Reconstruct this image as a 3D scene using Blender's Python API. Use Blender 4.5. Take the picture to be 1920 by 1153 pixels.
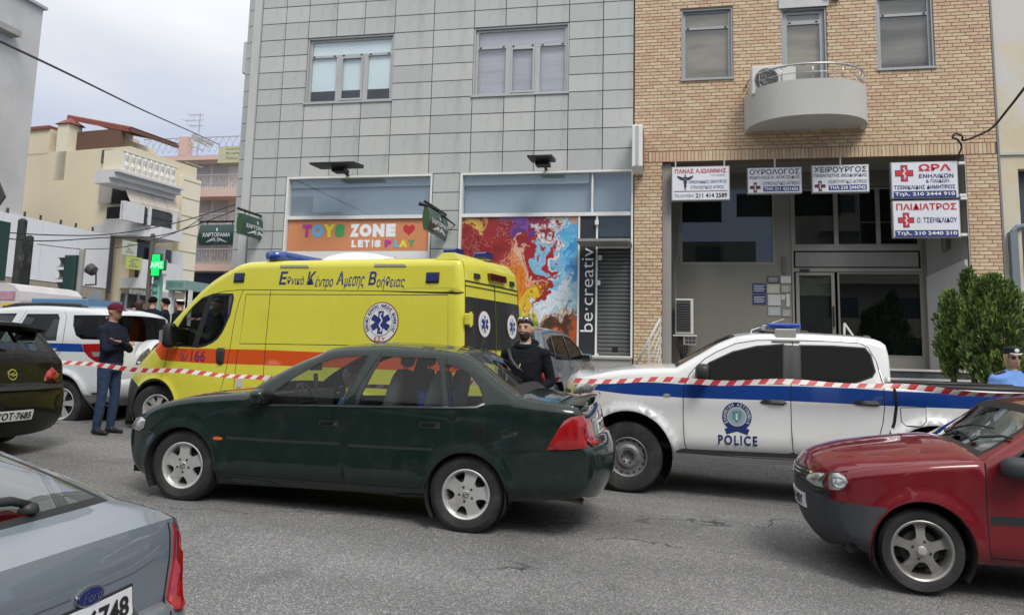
import bpy, bmesh, math, random
import numpy as np
from mathutils import Vector, Matrix, noise
from mathutils.bvhtree import BVHTree
from mathutils.geometry import delaunay_2d_cdt
R = math.radians
random.seed(7); rng = np.random.RandomState(5)
SC = bpy.context.scene; COL = SC.collection
for _o in list(bpy.data.objects): bpy.data.objects.remove(_o)

# ---------------------------------------------------------------- camera
CAMH = 1.6; FPX = 1443.0; CX, CY = 960.0, 476.0
PITCH, ROLL, YAW = R(7.25), R(1.41), R(11.72)
_fwd = Vector((-math.sin(YAW) * math.cos(PITCH), math.cos(YAW) * math.cos(PITCH), math.sin(PITCH)))
_r0 = Vector((math.cos(YAW), math.sin(YAW), 0)); _u0 = _r0.cross(_fwd)
_rt = math.cos(ROLL) * _r0 + math.sin(ROLL) * _u0; _up = _rt.cross(_fwd)
cam = bpy.data.cameras.new('camera'); cam_o = bpy.data.objects.new('camera', cam); COL.objects.link(cam_o)
cam_o.matrix_world = Matrix(((_rt.x, _up.x, -_fwd.x, 0), (_rt.y, _up.y, -_fwd.y, 0), (_rt.z, _up.z, -_fwd.z, CAMH), (0, 0, 0, 1)))
cam.sensor_width = 36.0; cam.lens = FPX / 1920 * 36.0; cam.sensor_fit = 'HORIZONTAL'
cam.shift_y = (CY - 576.5) / 1920.0
cam.clip_start = 0.05; cam.clip_end = 900
SC.camera = cam_o
EYE = Vector((0, 0, CAMH))
def ray(px, py): return (px - CX) / FPX * _rt - (py - CY) / FPX * _up + _fwd
def at_y(px, py, Y): r = ray(px, py); return EYE + r * (Y / r.y)
def at_d(px, py, d): return EYE + ray(px, py) * d

# ---------------------------------------------------------------- world, sun, exposure
SUN_EL, SUN_AZ = 52.0, 145.0      # azimuth: compass-like, 0 = +Y, clockwise
w = bpy.data.worlds.new('World'); SC.world = w; w.use_nodes = True
nt = w.node_tree; nt.nodes.clear()
def _n(t, **k):
    n = nt.nodes.new(t)
    for a, b in k.items(): setattr(n, a, b)
    return n
sky = _n('ShaderNodeTexSky', sky_type='NISHITA'); sky.sun_disc = False
sky.sun_elevation = R(SUN_EL); sky.sun_rotation = R(SUN_AZ); sky.air_density = 1.2; sky.dust_density = 3.0
bg1 = _n('ShaderNodeBackground'); bg1.inputs[1].default_value = 0.06; nt.links.new(sky.outputs[0], bg1.inputs[0])
tc = _n('ShaderNodeTexCoord'); mp = _n('ShaderNodeMapping'); mp.inputs['Scale'].default_value = (1, 1, 3.2)
mp.inputs['Location'].default_value = (3.3, .4, .25)
nt.links.new(tc.outputs['Generated'], mp.inputs[0])
nz = _n('ShaderNodeTexNoise'); nz.inputs['Scale'].default_value = 2.1; nz.inputs['Detail'].default_value = 7; nz.inputs['Roughness'].default_value = .5
nt.links.new(mp.outputs[0], nz.inputs['Vector'])
sep = _n('ShaderNodeSeparateXYZ'); nt.links.new(tc.outputs['Generated'], sep.inputs[0])
ma = _n('ShaderNodeMath', operation='MULTIPLY_ADD'); nt.links.new(sep.outputs['Z'], ma.inputs[0]); ma.inputs[1].default_value = 3.0; ma.inputs[2].default_value = -.84
mb = _n('ShaderNodeMath', operation='MULTIPLY_ADD'); nt.links.new(nz.outputs['Fac'], mb.inputs[0]); mb.inputs[1].default_value = .75; nt.links.new(ma.outputs[0], mb.inputs[2]); mb.use_clamp = True
cr = _n('ShaderNodeValToRGB'); e = cr.color_ramp.elements
e[0].position = .22; e[0].color = (.39, .47, .66, 1); e[1].position = .92; e[1].color = (.86, .865, .88, 1)
_e = e.new(.42); _e.color = (.46, .50, .60, 1); _e = e.new(.68); _e.color = (.64, .66, .70, 1)
nt.links.new(mb.outputs[0], cr.inputs[0])
bg2 = _n('ShaderNodeBackground'); bg2.inputs[1].default_value = .88; nt.links.new(cr.outputs[0], bg2.inputs[0])
mx = _n('ShaderNodeMixShader'); mx.inputs[0].default_value = .93
nt.links.new(bg1.outputs[0], mx.inputs[1]); nt.links.new(bg2.outputs[0], mx.inputs[2])
wo = _n('ShaderNodeOutputWorld'); nt.links.new(mx.outputs[0], wo.inputs[0])
sun = bpy.data.lights.new('sun', 'SUN'); sun.energy = 1.5; sun.angle = R(22); sun.color = (1, .965, .91)
sun_o = bpy.data.objects.new('sun', sun); COL.objects.link(sun_o)
_sd = Vector((math.sin(R(SUN_AZ)) * math.cos(R(SUN_EL)), math.cos(R(SUN_AZ)) * math.cos(R(SUN_EL)), math.sin(R(SUN_EL))))
sun_o.rotation_euler = (-_sd).to_track_quat('-Z', 'Y').to_euler()
vs = SC.view_settings; SC.display_settings.display_device = 'sRGB'
vs.view_transform = 'Standard'; vs.look = 'None'; vs.gamma = 1; vs.exposure = 0.62; vs.use_curve_mapping = False
SC.render.engine = 'CYCLES'
SC.cycles.max_bounces = 8; SC.cycles.transparent_max_bounces = 16; SC.cycles.glossy_bounces = 4

# ---------------------------------------------------------------- materials
MATS = {}
def lin(c): return tuple(((v / 12.92) if v <= .04045 else ((v + .055) / 1.055) ** 2.4) for v in c)
def hexc(h): return lin(tuple(int(h[i:i + 2], 16) / 255 for i in (0, 2, 4)))
def M(name, col=(.5, .5, .5), rough=.6, metal=0., var=0., vscale=3., bump=0., bscale=40., coat=0., emit=0., stain=None, spec=.5, stretch=None, flakes=0.):
    if name in MATS: return MATS[name]
    m = bpy.data.materials.new(name); m.use_nodes = True; t = m.node_tree; b = t.nodes['Principled BSDF']
    b.inputs['Base Color'].default_value = (*col, 1); b.inputs['Roughness'].default_value = rough
    b.inputs['Metallic'].default_value = metal; b.inputs['Coat Weight'].default_value = coat
    b.inputs['Coat Roughness'].default_value = .04; b.inputs['Specular IOR Level'].default_value = spec
    if emit: b.inputs['Emission Color'].default_value = (*col, 1); b.inputs['Emission Strength'].default_value = emit
    L = t.links.new
    tcn = t.nodes.new('ShaderNodeTexCoord'); vec = tcn.outputs['Object']
    if stretch:
        mpn = t.nodes.new('ShaderNodeMapping'); mpn.inputs['Scale'].default_value = stretch; L(vec, mpn.inputs[0]); vec = mpn.outputs[0]
    colout = None
    if var:
        n = t.nodes.new('ShaderNodeTexNoise'); n.inputs['Scale'].default_value = vscale; n.inputs['Detail'].default_value = 6
        L(vec, n.inputs['Vector'])
        mr = t.nodes.new('ShaderNodeMapRange'); mr.inputs[1].default_value = .3; mr.inputs[2].default_value = .7
        mr.inputs[3].default_value = 1 - var; mr.inputs[4].default_value = 1 + var * .6; L(n.outputs['Fac'], mr.inputs[0])
        vm = t.nodes.new('ShaderNodeVectorMath'); vm.operation = 'SCALE'; vm.inputs[0].default_value = col
        L(mr.outputs[0], vm.inputs['Scale']); colout = vm.outputs[0]
        mr2 = t.nodes.new('ShaderNodeMapRange'); mr2.inputs[3].default_value = max(0, rough - .12 * (rough > .1)); mr2.inputs[4].default_value = min(1, rough + .12); L(n.outputs['Fac'], mr2.inputs[0]); L(mr2.outputs[0], b.inputs['Roughness'])
    if stain:
        scol, ssc, lo, hi = stain
        n = t.nodes.new('ShaderNodeTexNoise'); n.inputs['Scale'].default_value = ssc; n.inputs['Detail'].default_value = 8; n.inputs['Roughness'].default_value = .65
        L(vec, n.inputs['Vector'])
        mr = t.nodes.new('ShaderNodeMapRange'); mr.inputs[1].default_value = lo; mr.inputs[2].default_value = hi; L(n.outputs['Fac'], mr.inputs[0])
        mixn = t.nodes.new('ShaderNodeMix'); mixn.data_type = 'RGBA'; L(mr.outputs[0], mixn.inputs['Factor'])
        if colout: L(colout, mixn.inputs['A'])
        else: mixn.inputs['A'].default_value = (*col, 1)
        mixn.inputs['B'].default_value = (*scol, 1); colout = mixn.outputs['Result']
    if colout: L(colout, b.inputs['Base Color'])
    if bump:
        n = t.nodes.new('ShaderNodeTexNoise'); n.inputs['Scale'].default_value = bscale; n.inputs['Detail'].default_value = 5; L(vec, n.inputs['Vector'])
        bp = t.nodes.new('ShaderNodeBump'); bp.inputs['Strength'].default_value = bump; bp.inputs['Distance'].default_value = .02
        L(n.outputs['Fac'], bp.inputs['Height']); L(bp.outputs[0], b.inputs['Normal'])
    MATS[name] = m; return m
def paint(name, col, metal=.25, dust=.12, rough=.32):
    """car paint: metallic base, clear coat, a film of road dust"""
    if name in MATS: return MATS[name]
    m = M(name, col, rough + .1, metal * .3, coat=1.0, stain=((.16, .15, .13), 5.5, .50, 4.4 - dust * 8), var=.03, vscale=1.5, spec=.12)
    return m
def glassmat(name, tint=(.75, .8, .8), refl=1.0, rough=0.0):
    if name in MATS: return MATS[name]
    m = bpy.data.materials.new(name); m.use_nodes = True; t = m.node_tree; t.nodes.clear()
    o = t.nodes.new('ShaderNodeOutputMaterial'); tr = t.nodes.new('ShaderNodeBsdfTransparent'); tr.inputs[0].default_value = (*tint, 1)
    g = t.nodes.new('ShaderNodeBsdfGlossy'); g.inputs['Roughness'].default_value = rough; g.inputs['Color'].default_value = (1, 1, 1, 1)
    fr = t.nodes.new('ShaderNodeFresnel'); ge = t.nodes.new('ShaderNodeNewGeometry'); io = t.nodes.new('ShaderNodeMath'); io.operation = 'MULTIPLY_ADD'; io.inputs[1].default_value = -.8333; io.inputs[2].default_value = 1.5; t.links.new(ge.outputs['Backfacing'], io.inputs[0]); t.links.new(io.outputs[0], fr.inputs[0])
    mu = t.nodes.new('ShaderNodeMath'); mu.operation = 'MULTIPLY'; mu.inputs[1].default_value = refl; mu.use_clamp = True
    mxx = t.nodes.new('ShaderNodeMixShader'); t.links.new(fr.outputs[0], mu.inputs[0]); t.links.new(mu.outputs[0], mxx.inputs[0])
    t.links.new(tr.outputs[0], mxx.inputs[1]); t.links.new(g.outputs[0], mxx.inputs[2]); t.links.new(mxx.outputs[0], o.inputs[0])
    MATS[name] = m; return m
def colmat(name, rough=.5, coat=0.):
    """colour comes from the mesh's own colour attribute 'col' (flat print, per-brick colour)"""
    if name in MATS: return MATS[name]
    m = bpy.data.materials.new(name); m.use_nodes = True; t = m.node_tree; b = t.nodes['Principled BSDF']
    a = t.nodes.new('ShaderNodeVertexColor'); a.layer_name = 'col'; t.links.new(a.outputs[0], b.inputs['Base Color'])
    b.inputs['Roughness'].default_value = rough; b.inputs['Coat Weight'].default_value = coat
    MATS[name] = m; return m

# ---------------------------------------------------------------- objects
def setp(o, label=None, cat=None, group=None, kind=None):
    if label: o['label'] = label
    if cat: o['category'] = cat
    if group: o['group'] = group
    if kind: o['kind'] = kind
    return o
def thing(name, label, cat, loc=(0, 0, 0), rz=0., group=None):
    o = bpy.data.objects.new(name, None); COL.objects.link(o); o.empty_display_size = .1
    o.location = loc; o.rotation_euler = (0, 0, rz); return setp(o, label, cat, group)
class MB:
    """collects faces of one mesh object"""
    def __init__(s, off=(0, 0, 0)): s.v = []; s.f = []; s.m = []; s.mi = 0; s.off = Vector(off)
    def add(s, vs_, fs_, mi=None):
        n = len(s.v); s.v += [tuple(Vector(p) - s.off) for p in vs_]; s.f += [tuple(i + n for i in f) for f in fs_]
        s.m += [s.mi if mi is None else mi] * len(fs_); return s
    def box(s, a, b, mi=None, M4=None):
        x0, y0, z0 = a; x1, y1, z1 = b
        vs_ = [(x0, y0, z0), (x1, y0, z0), (x1, y1, z0), (x0, y1, z0), (x0, y0, z1), (x1, y0, z1), (x1, y1, z1), (x0, y1, z1)]
        if M4 is not None: vs_ = [M4 @ Vector(p) for p in vs_]
        return s.add(vs_, [(0, 3, 2, 1), (4, 5, 6, 7), (0, 1, 5, 4), (1, 2, 6, 5), (2, 3, 7, 6), (3, 0, 4, 7)], mi)
    def cbox(s, a, b, c=.01, mi=None, M4=None):
        """box with chamfered vertical/horizontal edges on its -Y face and all sides"""
        (x0, y0, z0), (x1, y1, z1) = a, b; vs_ = []
        for (y, k) in ((y1, 0), (y0 + c, 0), (y0, c)):
            vs_ += [(x0 + k, y, z0 + k), (x1 - k, y, z0 + k), (x1 - k, y, z1 - k), (x0 + k, y, z1 - k)]
        fs_ = [(0, 3, 2, 1)[::1]]
        for r in (0, 4):
            for i in range(4):
                j = (i + 1) % 4; fs_.append((r + i, r + j, r + 4 + j, r + 4 + i))
        fs_ = [tuple(reversed(f)) for f in fs_]
        fs_.append((8, 9, 10, 11))
        if M4 is not None: vs_ = [M4 @ Vector(p) for p in vs_]
        return s.add(vs_, fs_, mi)
    def tube(s, pts, r, n=8, mi=None, cap=True, close=False):
        pts = [Vector(p) for p in pts]; k = len(pts); rs = r if isinstance(r, (list, tuple)) else [r] * k
        vs_ = []; fs_ = []; ref = None
        for i, p in enumerate(pts):
            a = pts[i - 1] if (i or close) else p; b = pts[(i + 1) % k] if (i < k - 1 or close) else p
            t = (b - a).normalized()
            if ref is None: ref = Vector((0, 0, 1)) if abs(t.z) < .9 else Vector((1, 0, 0))
            u = t.cross(ref); u = u.normalized() if u.length > 1e-6 else t.orthogonal().normalized(); v = t.cross(u).normalized(); ref = u.cross(t)
            for j in range(n):
                an = 2 * math.pi * j / n; vs_.append(p + (u * math.cos(an) + v * math.sin(an)) * rs[i])
        for i in range(k if close else k - 1):
            for j in range(n):
                a = i * n + j; b = i * n + (j + 1) % n; i2 = (i + 1) % k
                fs_.append((a, b, i2 * n + (j + 1) % n, i2 * n + j))
        if cap and not close: fs_ += [tuple(range(n - 1, -1, -1)), tuple(range((k - 1) * n, k * n))]
        return s.add(vs_, fs_, mi)
    def lathe(s, prof, M4=None, n=24, mi=None, a0=0, a1=2 * math.pi):
        """profile (r, h) about local Z"""
        full = abs(a1 - a0 - 2 * math.pi) < 1e-6; k = n if full else n + 1; vs_ = []; fs_ = []
        for (r, h) in prof:
            for j in range(k):
                an = a0 + (a1 - a0) * j / n; p = Vector((r * math.cos(an), r * math.sin(an), h)); vs_.append(M4 @ p if M4 is not None else p)
        for i in range(len(prof) - 1):
            for j in range(n):
                j2 = (j + 1) % k; fs_.append((i * k + j, i * k + j2, (i + 1) * k + j2, (i + 1) * k + j))
        return s.add(vs_, fs_, mi)
    def prism(s, poly, y0, y1, mi=None, M4=None):
        """2D polygon (x,z), any simple shape, extruded along y"""
        n = len(poly); r = delaunay_2d_cdt([Vector(p) for p in poly], [], [list(range(n))], 1, 1e-5)
        P, T = r[0], r[2]; k = len(P)
        vs_ = [(p.x, y0, p.y) for p in P] + [(p.x, y1, p.y) for p in P]
        area = sum(poly[i][0] * poly[(i + 1) % n][1] - poly[(i + 1) % n][0] * poly[i][1] for i in range(n))
        fs_ = [tuple(t) for t in T] + [tuple(k + i for i in reversed(t)) for t in T]
        idx = [min(range(k), key=lambda q: (P[q] - Vector(p)).length) for p in poly]
        if area < 0: idx.reverse()
        for i in range(n):
            a, b = idx[i], idx[(i + 1) % n]; fs_.append((b, a, k + a, k + b))
        if M4 is not None: vs_ = [M4 @ Vector(p) for p in vs_]
        return s.add(vs_, fs_, mi)
    def obj(s, name, mats, parent=None, smooth=False, loc=None, label=None, kind=None, cat=None, group=None, rz=0., autos=None):
        me = bpy.data.meshes.new(name); me.from_pydata(s.v, [], s.f)
        for m in (mats if isinstance(mats, (list, tuple)) else [mats]): me.materials.append(m)
        if any(s.m): me.polygons.foreach_set('material_index', s.m)
        if smooth: me.polygons.foreach_set('use_smooth', [True] * len(s.f))
        if autos: me.polygons.foreach_set('use_smooth', [True] * len(s.f)); me.set_sharp_from_angle(angle=R(autos))
        me.update()
        o = bpy.data.objects.new(name, me); COL.objects.link(o)
        if loc is not None: o.location = loc
        if rz: o.rotation_euler = (0, 0, rz)
        if parent is not None: o.parent = parent
        return setp(o, label, cat, group, kind)
def fixn(o):
    bm = bmesh.new(); bm.from_mesh(o.data); bmesh.ops.recalc_face_normals(bm, faces=bm.faces); bm.to_mesh(o.data); bm.free(); return o
def clone(o, loc, rz=None, label=None, parent=None):
    c = o.copy(); COL.objects.link(c); c.location = loc
    if rz is not None: c.rotation_euler = (0, 0, rz)
    if parent is not None: c.parent = parent
    if label: c['label'] = label
    for ch in [x for x in bpy.data.objects if x.parent == o]: clone(ch, ch.location, None, None, c)
    return c

_tcache = {}
def text2d(s, bold=0., res=3, spacing=1.):
    """outline of a line of lettering as a flat mesh, normalised to the unit box -> verts, faces, aspect"""
    k = (s, bold, spacing)
    if k in _tcache: return _tcache[k]
    cu = bpy.data.curves.new('lettering', 'FONT'); cu.body = s; cu.offset = bold; cu.resolution_u = res; cu.space_character = spacing; cu.fill_mode = 'FRONT'
    ob = bpy.data.objects.new('lettering', cu); COL.objects.link(ob); dg = bpy.context.evaluated_depsgraph_get(); dg.update()
    me = ob.evaluated_get(dg).to_mesh(); V = [(v.co.x, v.co.y) for v in me.vertices]; F = [tuple(p.vertices) for p in me.polygons]
    ob.evaluated_get(dg).to_mesh_clear(); bpy.data.objects.remove(ob); bpy.data.curves.remove(cu)
    xs = [v[0] for v in V] or [0, 1]; ys = [v[1] for v in V] or [0, 1]
    a, b, c, d = min(xs), max(xs), min(ys), max(ys); W_, H_ = max(b - a, 1e-6), max(d - c, 1e-6)
    _tcache[k] = ([((x - a) / W_, (y - c) / H_) for x, y in V], F, W_ / H_); return _tcache[k]
def put_text(mb, s, x0, x1, z0, z1, y, mi=None, bold=.02, shear=0., spacing=1., M4=None, rot=False):
    """lettering filling the box x0..x1, z0..z1 on the plane y (faces -Y)"""
    V, F, _ = text2d(s, bold, 3, spacing); vs_ = []
    for u, v in V:
        if rot: u, v = 1 - v, u
        p = Vector((x0 + (x1 - x0) * u + shear * v * (z1 - z0), y, z0 + (z1 - z0) * v)); vs_.append(M4 @ p if M4 is not None else p)
    mb.add(vs_, F, mi); return mb
def cat_curve(pts, n=6, closed=False):
    """Catmull-Rom through 2D/3D points"""
    P = [Vector(p) for p in pts]; k = len(P); out = []
    for i in range(k if closed else k - 1):
        p0 = P[(i - 1) % k] if (closed or i) else P[0]; p1 = P[i]; p2 = P[(i + 1) % k]; p3 = P[(i + 2) % k] if (closed or i < k - 2) else P[k - 1]
        for j in range(n):
            t = j / n; out.append(.5 * ((2 * p1) + (p2 - p0) * t + (2 * p0 - 5 * p1 + 4 * p2 - p3) * t * t + (3 * p1 - p0 - 3 * p2 + p3) * t ** 3))
    if not closed: out.append(P[-1])
    return out

# ---------------------------------------------------------------- ground
def gz(x, y):
    """height of the street: it falls gently to the right and rises towards the shops"""
    xx = max(-22., min(14., x)); z = .030 - .037 * xx
    z += .012 * (max(0, min(y, 30)) - 6) - .06 * max(0, min(3.0, 5.0 - y)) ** 2
    t = max(0., min(1., (y - 10.6) / 2.4)); t = t * t * (3 - 2 * t)
    s = max(0., min(1., (x + 14) / 3.5)); z += .42 * t * s
    return z
def ground():
    bm = MB(); xs = [-160, -90, -50, -30] + [-22 + i * 1.0 for i in range(37)] + [20, 40, 80, 150]
    ys = [-80, -40, -20, -10, -5] + [-2 + i * .75 for i in range(30)] + [22, 26, 32, 40, 60, 100, 200]
    V = [(x, y, gz(x, y)) for y in ys for x in xs]; nx = len(xs)
    F = [(j * nx + i, j * nx + i + 1, (j + 1) * nx + i + 1, (j + 1) * nx + i) for j in range(len(ys) - 1) for i in range(nx - 1)]
    bm.add(V, F)
    m = bpy.data.materials.new('asphalt'); m.use_nodes = True; t = m.node_tree; b = t.nodes['Principled BSDF']; L = t.links.new
    tcn = t.nodes.new('ShaderNodeTexCoord'); O = tcn.outputs['Object']
    def nn(ty, **k):
        q = t.nodes.new(ty)
        for a, c in k.items(): setattr(q, a, c)
        return q
    vo = nn('ShaderNodeTexVoronoi'); vo.inputs['Scale'].default_value = 120; L(O, vo.inputs['Vector'])
    ramp = nn('ShaderNodeValToRGB'); el = ramp.color_ramp.elements; el[0].position = 0; el[0].color = (.085, .085, .086, 1); el[1].position = 1; el[1].color = (.34, .335, .325, 1)
    _q = el.new(.55); _q.color = (.145, .144, .143, 1); _q = el.new(.8); _q.color = (.19, .188, .184, 1)
    sepc = nn('ShaderNodeSeparateColor'); L(vo.outputs['Color'], sepc.inputs[0]); L(sepc.outputs[0], ramp.inputs[0])
    n1 = nn('ShaderNodeTexNoise'); n1.inputs['Scale'].default_value = .55; n1.inputs['Detail'].default_value = 7; L(O, n1.inputs['Vector'])
    mr = nn('ShaderNodeMapRange'); mr.inputs[1].default_value = .3; mr.inputs[2].default_value = .72; mr.inputs[3].default_value = .80; mr.inputs[4].default_value = 1.28; L(n1.outputs['Fac'], mr.inputs[0])
    mps = nn('ShaderNodeMapping'); mps.inputs['Scale'].default_value = (.06, .9, 1); L(O, mps.inputs[0]); n5 = nn('ShaderNodeTexNoise'); n5.inputs['Scale'].default_value = 1.3; n5.inputs['Detail'].default_value = 3; L(mps.outputs[0], n5.inputs['Vector']); m5 = nn('ShaderNodeMapRange'); m5.inputs[1].default_value = .35; m5.inputs[2].default_value = .65; m5.inputs[3].default_value = .84; m5.inputs[4].default_value = 1.12; L(n5.outputs['Fac'], m5.inputs[0]); mm = nn('ShaderNodeMath', operation='MULTIPLY'); L(mr.outputs[0], mm.inputs[0]); L(m5.outputs[0], mm.inputs[1])
    sc_ = nn('ShaderNodeVectorMath', operation='SCALE'); L(ramp.outputs[0], sc_.inputs[0]); L(mm.outputs[0], sc_.inputs['Scale'])
    # cracks
    mpn = nn('ShaderNodeMapping'); mpn.inputs['Scale'].default_value = (.22, .5, 1); L(O, mpn.inputs[0])
    nd = nn('ShaderNodeTexNoise'); nd.inputs['Scale'].default_value = 1.6; nd.inputs['Detail'].default_value = 6; L(O, nd.inputs['Vector'])
    vadd = nn('ShaderNodeVectorMath', operation='MULTIPLY_ADD'); L(nd.outputs['Color'], vadd.inputs[0]); vadd.inputs[1].default_value = (.5, .5, 0); L(mpn.outputs[0], vadd.inputs[2])
    vc = nn('ShaderNodeTexVoronoi', feature='DISTANCE_TO_EDGE'); vc.inputs['Scale'].default_value = .8; L(vadd.outputs[0], vc.inputs['Vector'])
    cm = nn('ShaderNodeMapRange'); cm.inputs[1].default_value = .0; cm.inputs[2].default_value = .006; cm.inputs[3].default_value = 1; cm.inputs[4].default_value = 0; L(vc.outputs['Distance'], cm.inputs[0])
    n3 = nn('ShaderNodeTexNoise'); n3.inputs['Scale'].default_value = .35; L(O, n3.inputs['Vector'])
    m3 = nn('ShaderNodeMapRange'); m3.inputs[1].default_value = .42; m3.inputs[2].default_value = .5; L(n3.outputs['Fac'], m3.inputs[0])
    mu = nn('ShaderNodeMath', operation='MULTIPLY'); L(cm.outputs[0], mu.inputs[0]); L(m3.outputs[0], mu.inputs[1])
    mixc = nn('ShaderNodeMix', data_type='RGBA'); L(mu.outputs[0], mixc.inputs['Factor']); L(sc_.outputs[0], mixc.inputs['A']); mixc.inputs['B'].default_value = (.02, .02, .02, 1)
    # tar / oil stains
    n4 = nn('ShaderNodeTexNoise'); n4.inputs['Scale'].default_value = 1.7; n4.inputs['Detail'].default_value = 4; L(O, n4.inputs['Vector'])
    m4 = nn('ShaderNodeMapRange'); m4.inputs[1].default_value = .60; m4.inputs[2].default_value = .74; m4.inputs[4].default_value = .55; L(n4.outputs['Fac'], m4.inputs[0])
    mix2 = nn('ShaderNodeMix', data_type='RGBA'); L(m4.outputs[0], mix2.inputs['Factor']); L(mixc.outputs['Result'], mix2.inputs['A']); mix2.inputs['B'].default_value = (.07, .069, .068, 1)
    L(mix2.outputs['Result'], b.inputs['Base Color']); b.inputs['Roughness'].default_value = .82
    bp = nn('ShaderNodeBump'); bp.inputs['Strength'].default_value = .55; bp.inputs['Distance'].default_value = .006
    L(vo.outputs['Distance'], bp.inputs['Height']); L(bp.outputs[0], b.inputs['Normal'])
    MATS['asphalt'] = m
    bm.obj('road', m, smooth=True, kind='structure')
ground()
def strip(name, x0, x1, y0, y1, zf, h, mat, nx=24, ny=2, **kw):
    """paving slab surface following the street, h above it, with its kerb face"""
    bm = MB(); V = []; F = []
    for j in range(ny + 1):
        for i in range(nx + 1):
            x = x0 + (x1 - x0) * i / nx; y = y0 + (y1 - y0) * j / ny; V.append((x, y, zf(x, y) + h))
    k = nx + 1; F += [(j * k + i, j * k + i + 1, (j + 1) * k + i + 1, (j + 1) * k + i) for j in range(ny) for i in range(nx)]
    n0 = len(V); V += [(V[i][0], V[i][1], zf(V[i][0], V[i][1]) - .3) for i in range(k)]
    F += [(n0 + i, n0 + i + 1, i + 1, i) for i in range(nx)]
    bm.add(V, F); return bm.obj(name, mat, kind='structure', **kw)
# ================================================================ the two front buildings
FY = 16.5
ALU = M('aluminium_frame', (.46, .46, .45), .4, .4, var=.05)
WHITE = M('white_paint', (.74, .74, .72), .5, var=.06, vscale=5)
PANEL = M('grey_cladding', (.455, .478, .458), .6, .0, var=.05, vscale=.9, stain=((.27, .27, .25), 1.6, .52, .9), stretch=(1.5, 1.5, .35))
PANEL2 = M('grey_cladding_lighter', (.50, .51, .49), .6, .0, var=.05, vscale=.9, stain=((.30, .295, .27), 1.4, .54, .92), stretch=(1.5, 1.5, .35))
PANEL3 = M('grey_cladding_darker', (.43, .445, .43), .6, .0, var=.06, vscale=.9, stain=((.22, .22, .21), 1.5, .58, .95), stretch=(1.5, 1.5, .35))
JOINT = M('dark_joint', (.07, .075, .08), .8)
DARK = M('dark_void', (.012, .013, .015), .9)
BLACKM = M('black_metal', (.018, .018, .02), .45, .3)
CONC = M('concrete', (.34, .335, .32), .85, var=.12, vscale=2.5, bump=.15, stain=((.17, .16, .15), 2.3, .55, .9))
MARBLE = M('pale_marble', (.55, .53, .49), .4, var=.08, vscale=5)
GLASSF = glassmat('window_glass', (.95, .97, .97), 1.5)
GLASSD = glassmat('dark_window_glass', (.6, .64, .64), 1.2)
def faceXZ(name, mat, x0, x1, z0, z1, y, d, par, off, c=0., **kw):
    b = MB(off)
    if c: b.cbox((x0, y, z0), (x1, y + d, z1), c)
    else: b.box((x0, y, z0), (x1, y + d, z1))
    return b.obj(name, mat, par, **kw)
def rect_grid(xs, zs, holes):
    for i in range(len(xs) - 1):
        for j in range(len(zs) - 1):
            cx, cz = (xs[i] + xs[i + 1]) / 2, (zs[j] + zs[j + 1]) / 2
            if not any(a < cx < b and c < cz < d for a, b, c, d in holes): yield xs[i], xs[i + 1], zs[j], zs[j + 1]
def wall_with_holes(b, x0, x1, z0, z1, y0, y1, holes, mi=0):
    xs = sorted({x0, x1, *[v for h in holes for v in h[:2] if x0 < v < x1]}); zs = sorted({z0, z1, *[v for h in holes for v in h[2:] if z0 < v < z1]})
    for a, c, d, e_ in rect_grid(xs, zs, holes): b.box((a, y0, d), (c, y1, e_), mi)

# ---- grey clad building
GB = Vector((-5.4, FY, .9))
grey = thing('clad_building', 'grey panel clad building with two upper windows and the toy shop front below', 'building', GB)
cols = [-9.86, -9.22, -8.61, -7.88, -7.16, -6.40, -5.43, -4.45, -3.70, -2.98, -2.23, -1.46, -.785]
rows = [1.02, 1.52, 1.98, 2.45, 2.92, 3.40, 3.86, 4.29, 4.73, 5.15, 5.59, 6.06, 6.53, 6.96, 7.38, 7.78, 8.20, 8.61, 9.02, 9.44, 9.86, 10.28, 10.7, 11.12, 11.54]
W1 = (-8.61, -6.40, 7.38, 9.02); W2 = (-4.45, -2.23, 7.38, 9.02)
S1 = (-8.93, -5.32, 1.52, 5.59); S2 = (-4.66, -.785, 1.52, 5.59)
bk = MB(GB)
wall_with_holes(bk, -10.02, -.775, .6, 13.5, FY + .03, FY + .3, [W1, W2, S1, S2])
bk.box((-10.02, FY + .3, .6), (-9.7, FY + 11, 13.5)); bk.box((-1.0, FY + .3, .6), (-.78, FY + 11, 13.5)); bk.box((-10.02, FY + .3, 13.3), (-.78, FY + 11, 13.5))
bk.obj('wall', JOINT, grey)
lowcols = cols
pm = {}
def panel(x0, x1, z0, z1):
    w_, h_ = round(x1 - x0, 3), round(z1 - z0, 3); k = (w_, h_, random.choice([0, 0, 0, 0, 1, 2]))
    loc = Vector((x0, FY, z0)) - GB
    if k not in pm:
        b = MB(); g = .009; b.cbox((g, -.004 + rng.rand() * .003, g), (w_ - g, .03, h_ - g), .004); pm[k] = b.obj('panel', (PANEL, PANEL2, PANEL3)[k[2]], grey, loc=loc)
    else:
        c = pm[k].copy(); COL.objects.link(c); c.location = loc
for a, b_, c, d in rect_grid(cols, rows, [W1, W2, (-8.93, -5.34, 1, 5.59), (-4.64, 0, 1, 5.59)]):
    if c > 5.5 or b_ < -8.9: 
        if not (c < 5.5 and a < -9.0): panel(a, b_, c, d)
for j in range(len(rows) - 1):
    if rows[j + 1] <= 5.6:
        panel(-9.22, -8.95, rows[j], rows[j + 1]); panel(-9.86, -9.22, rows[j], rows[j + 1]); panel(-5.31, -4.67, rows[j], rows[j + 1])
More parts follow.
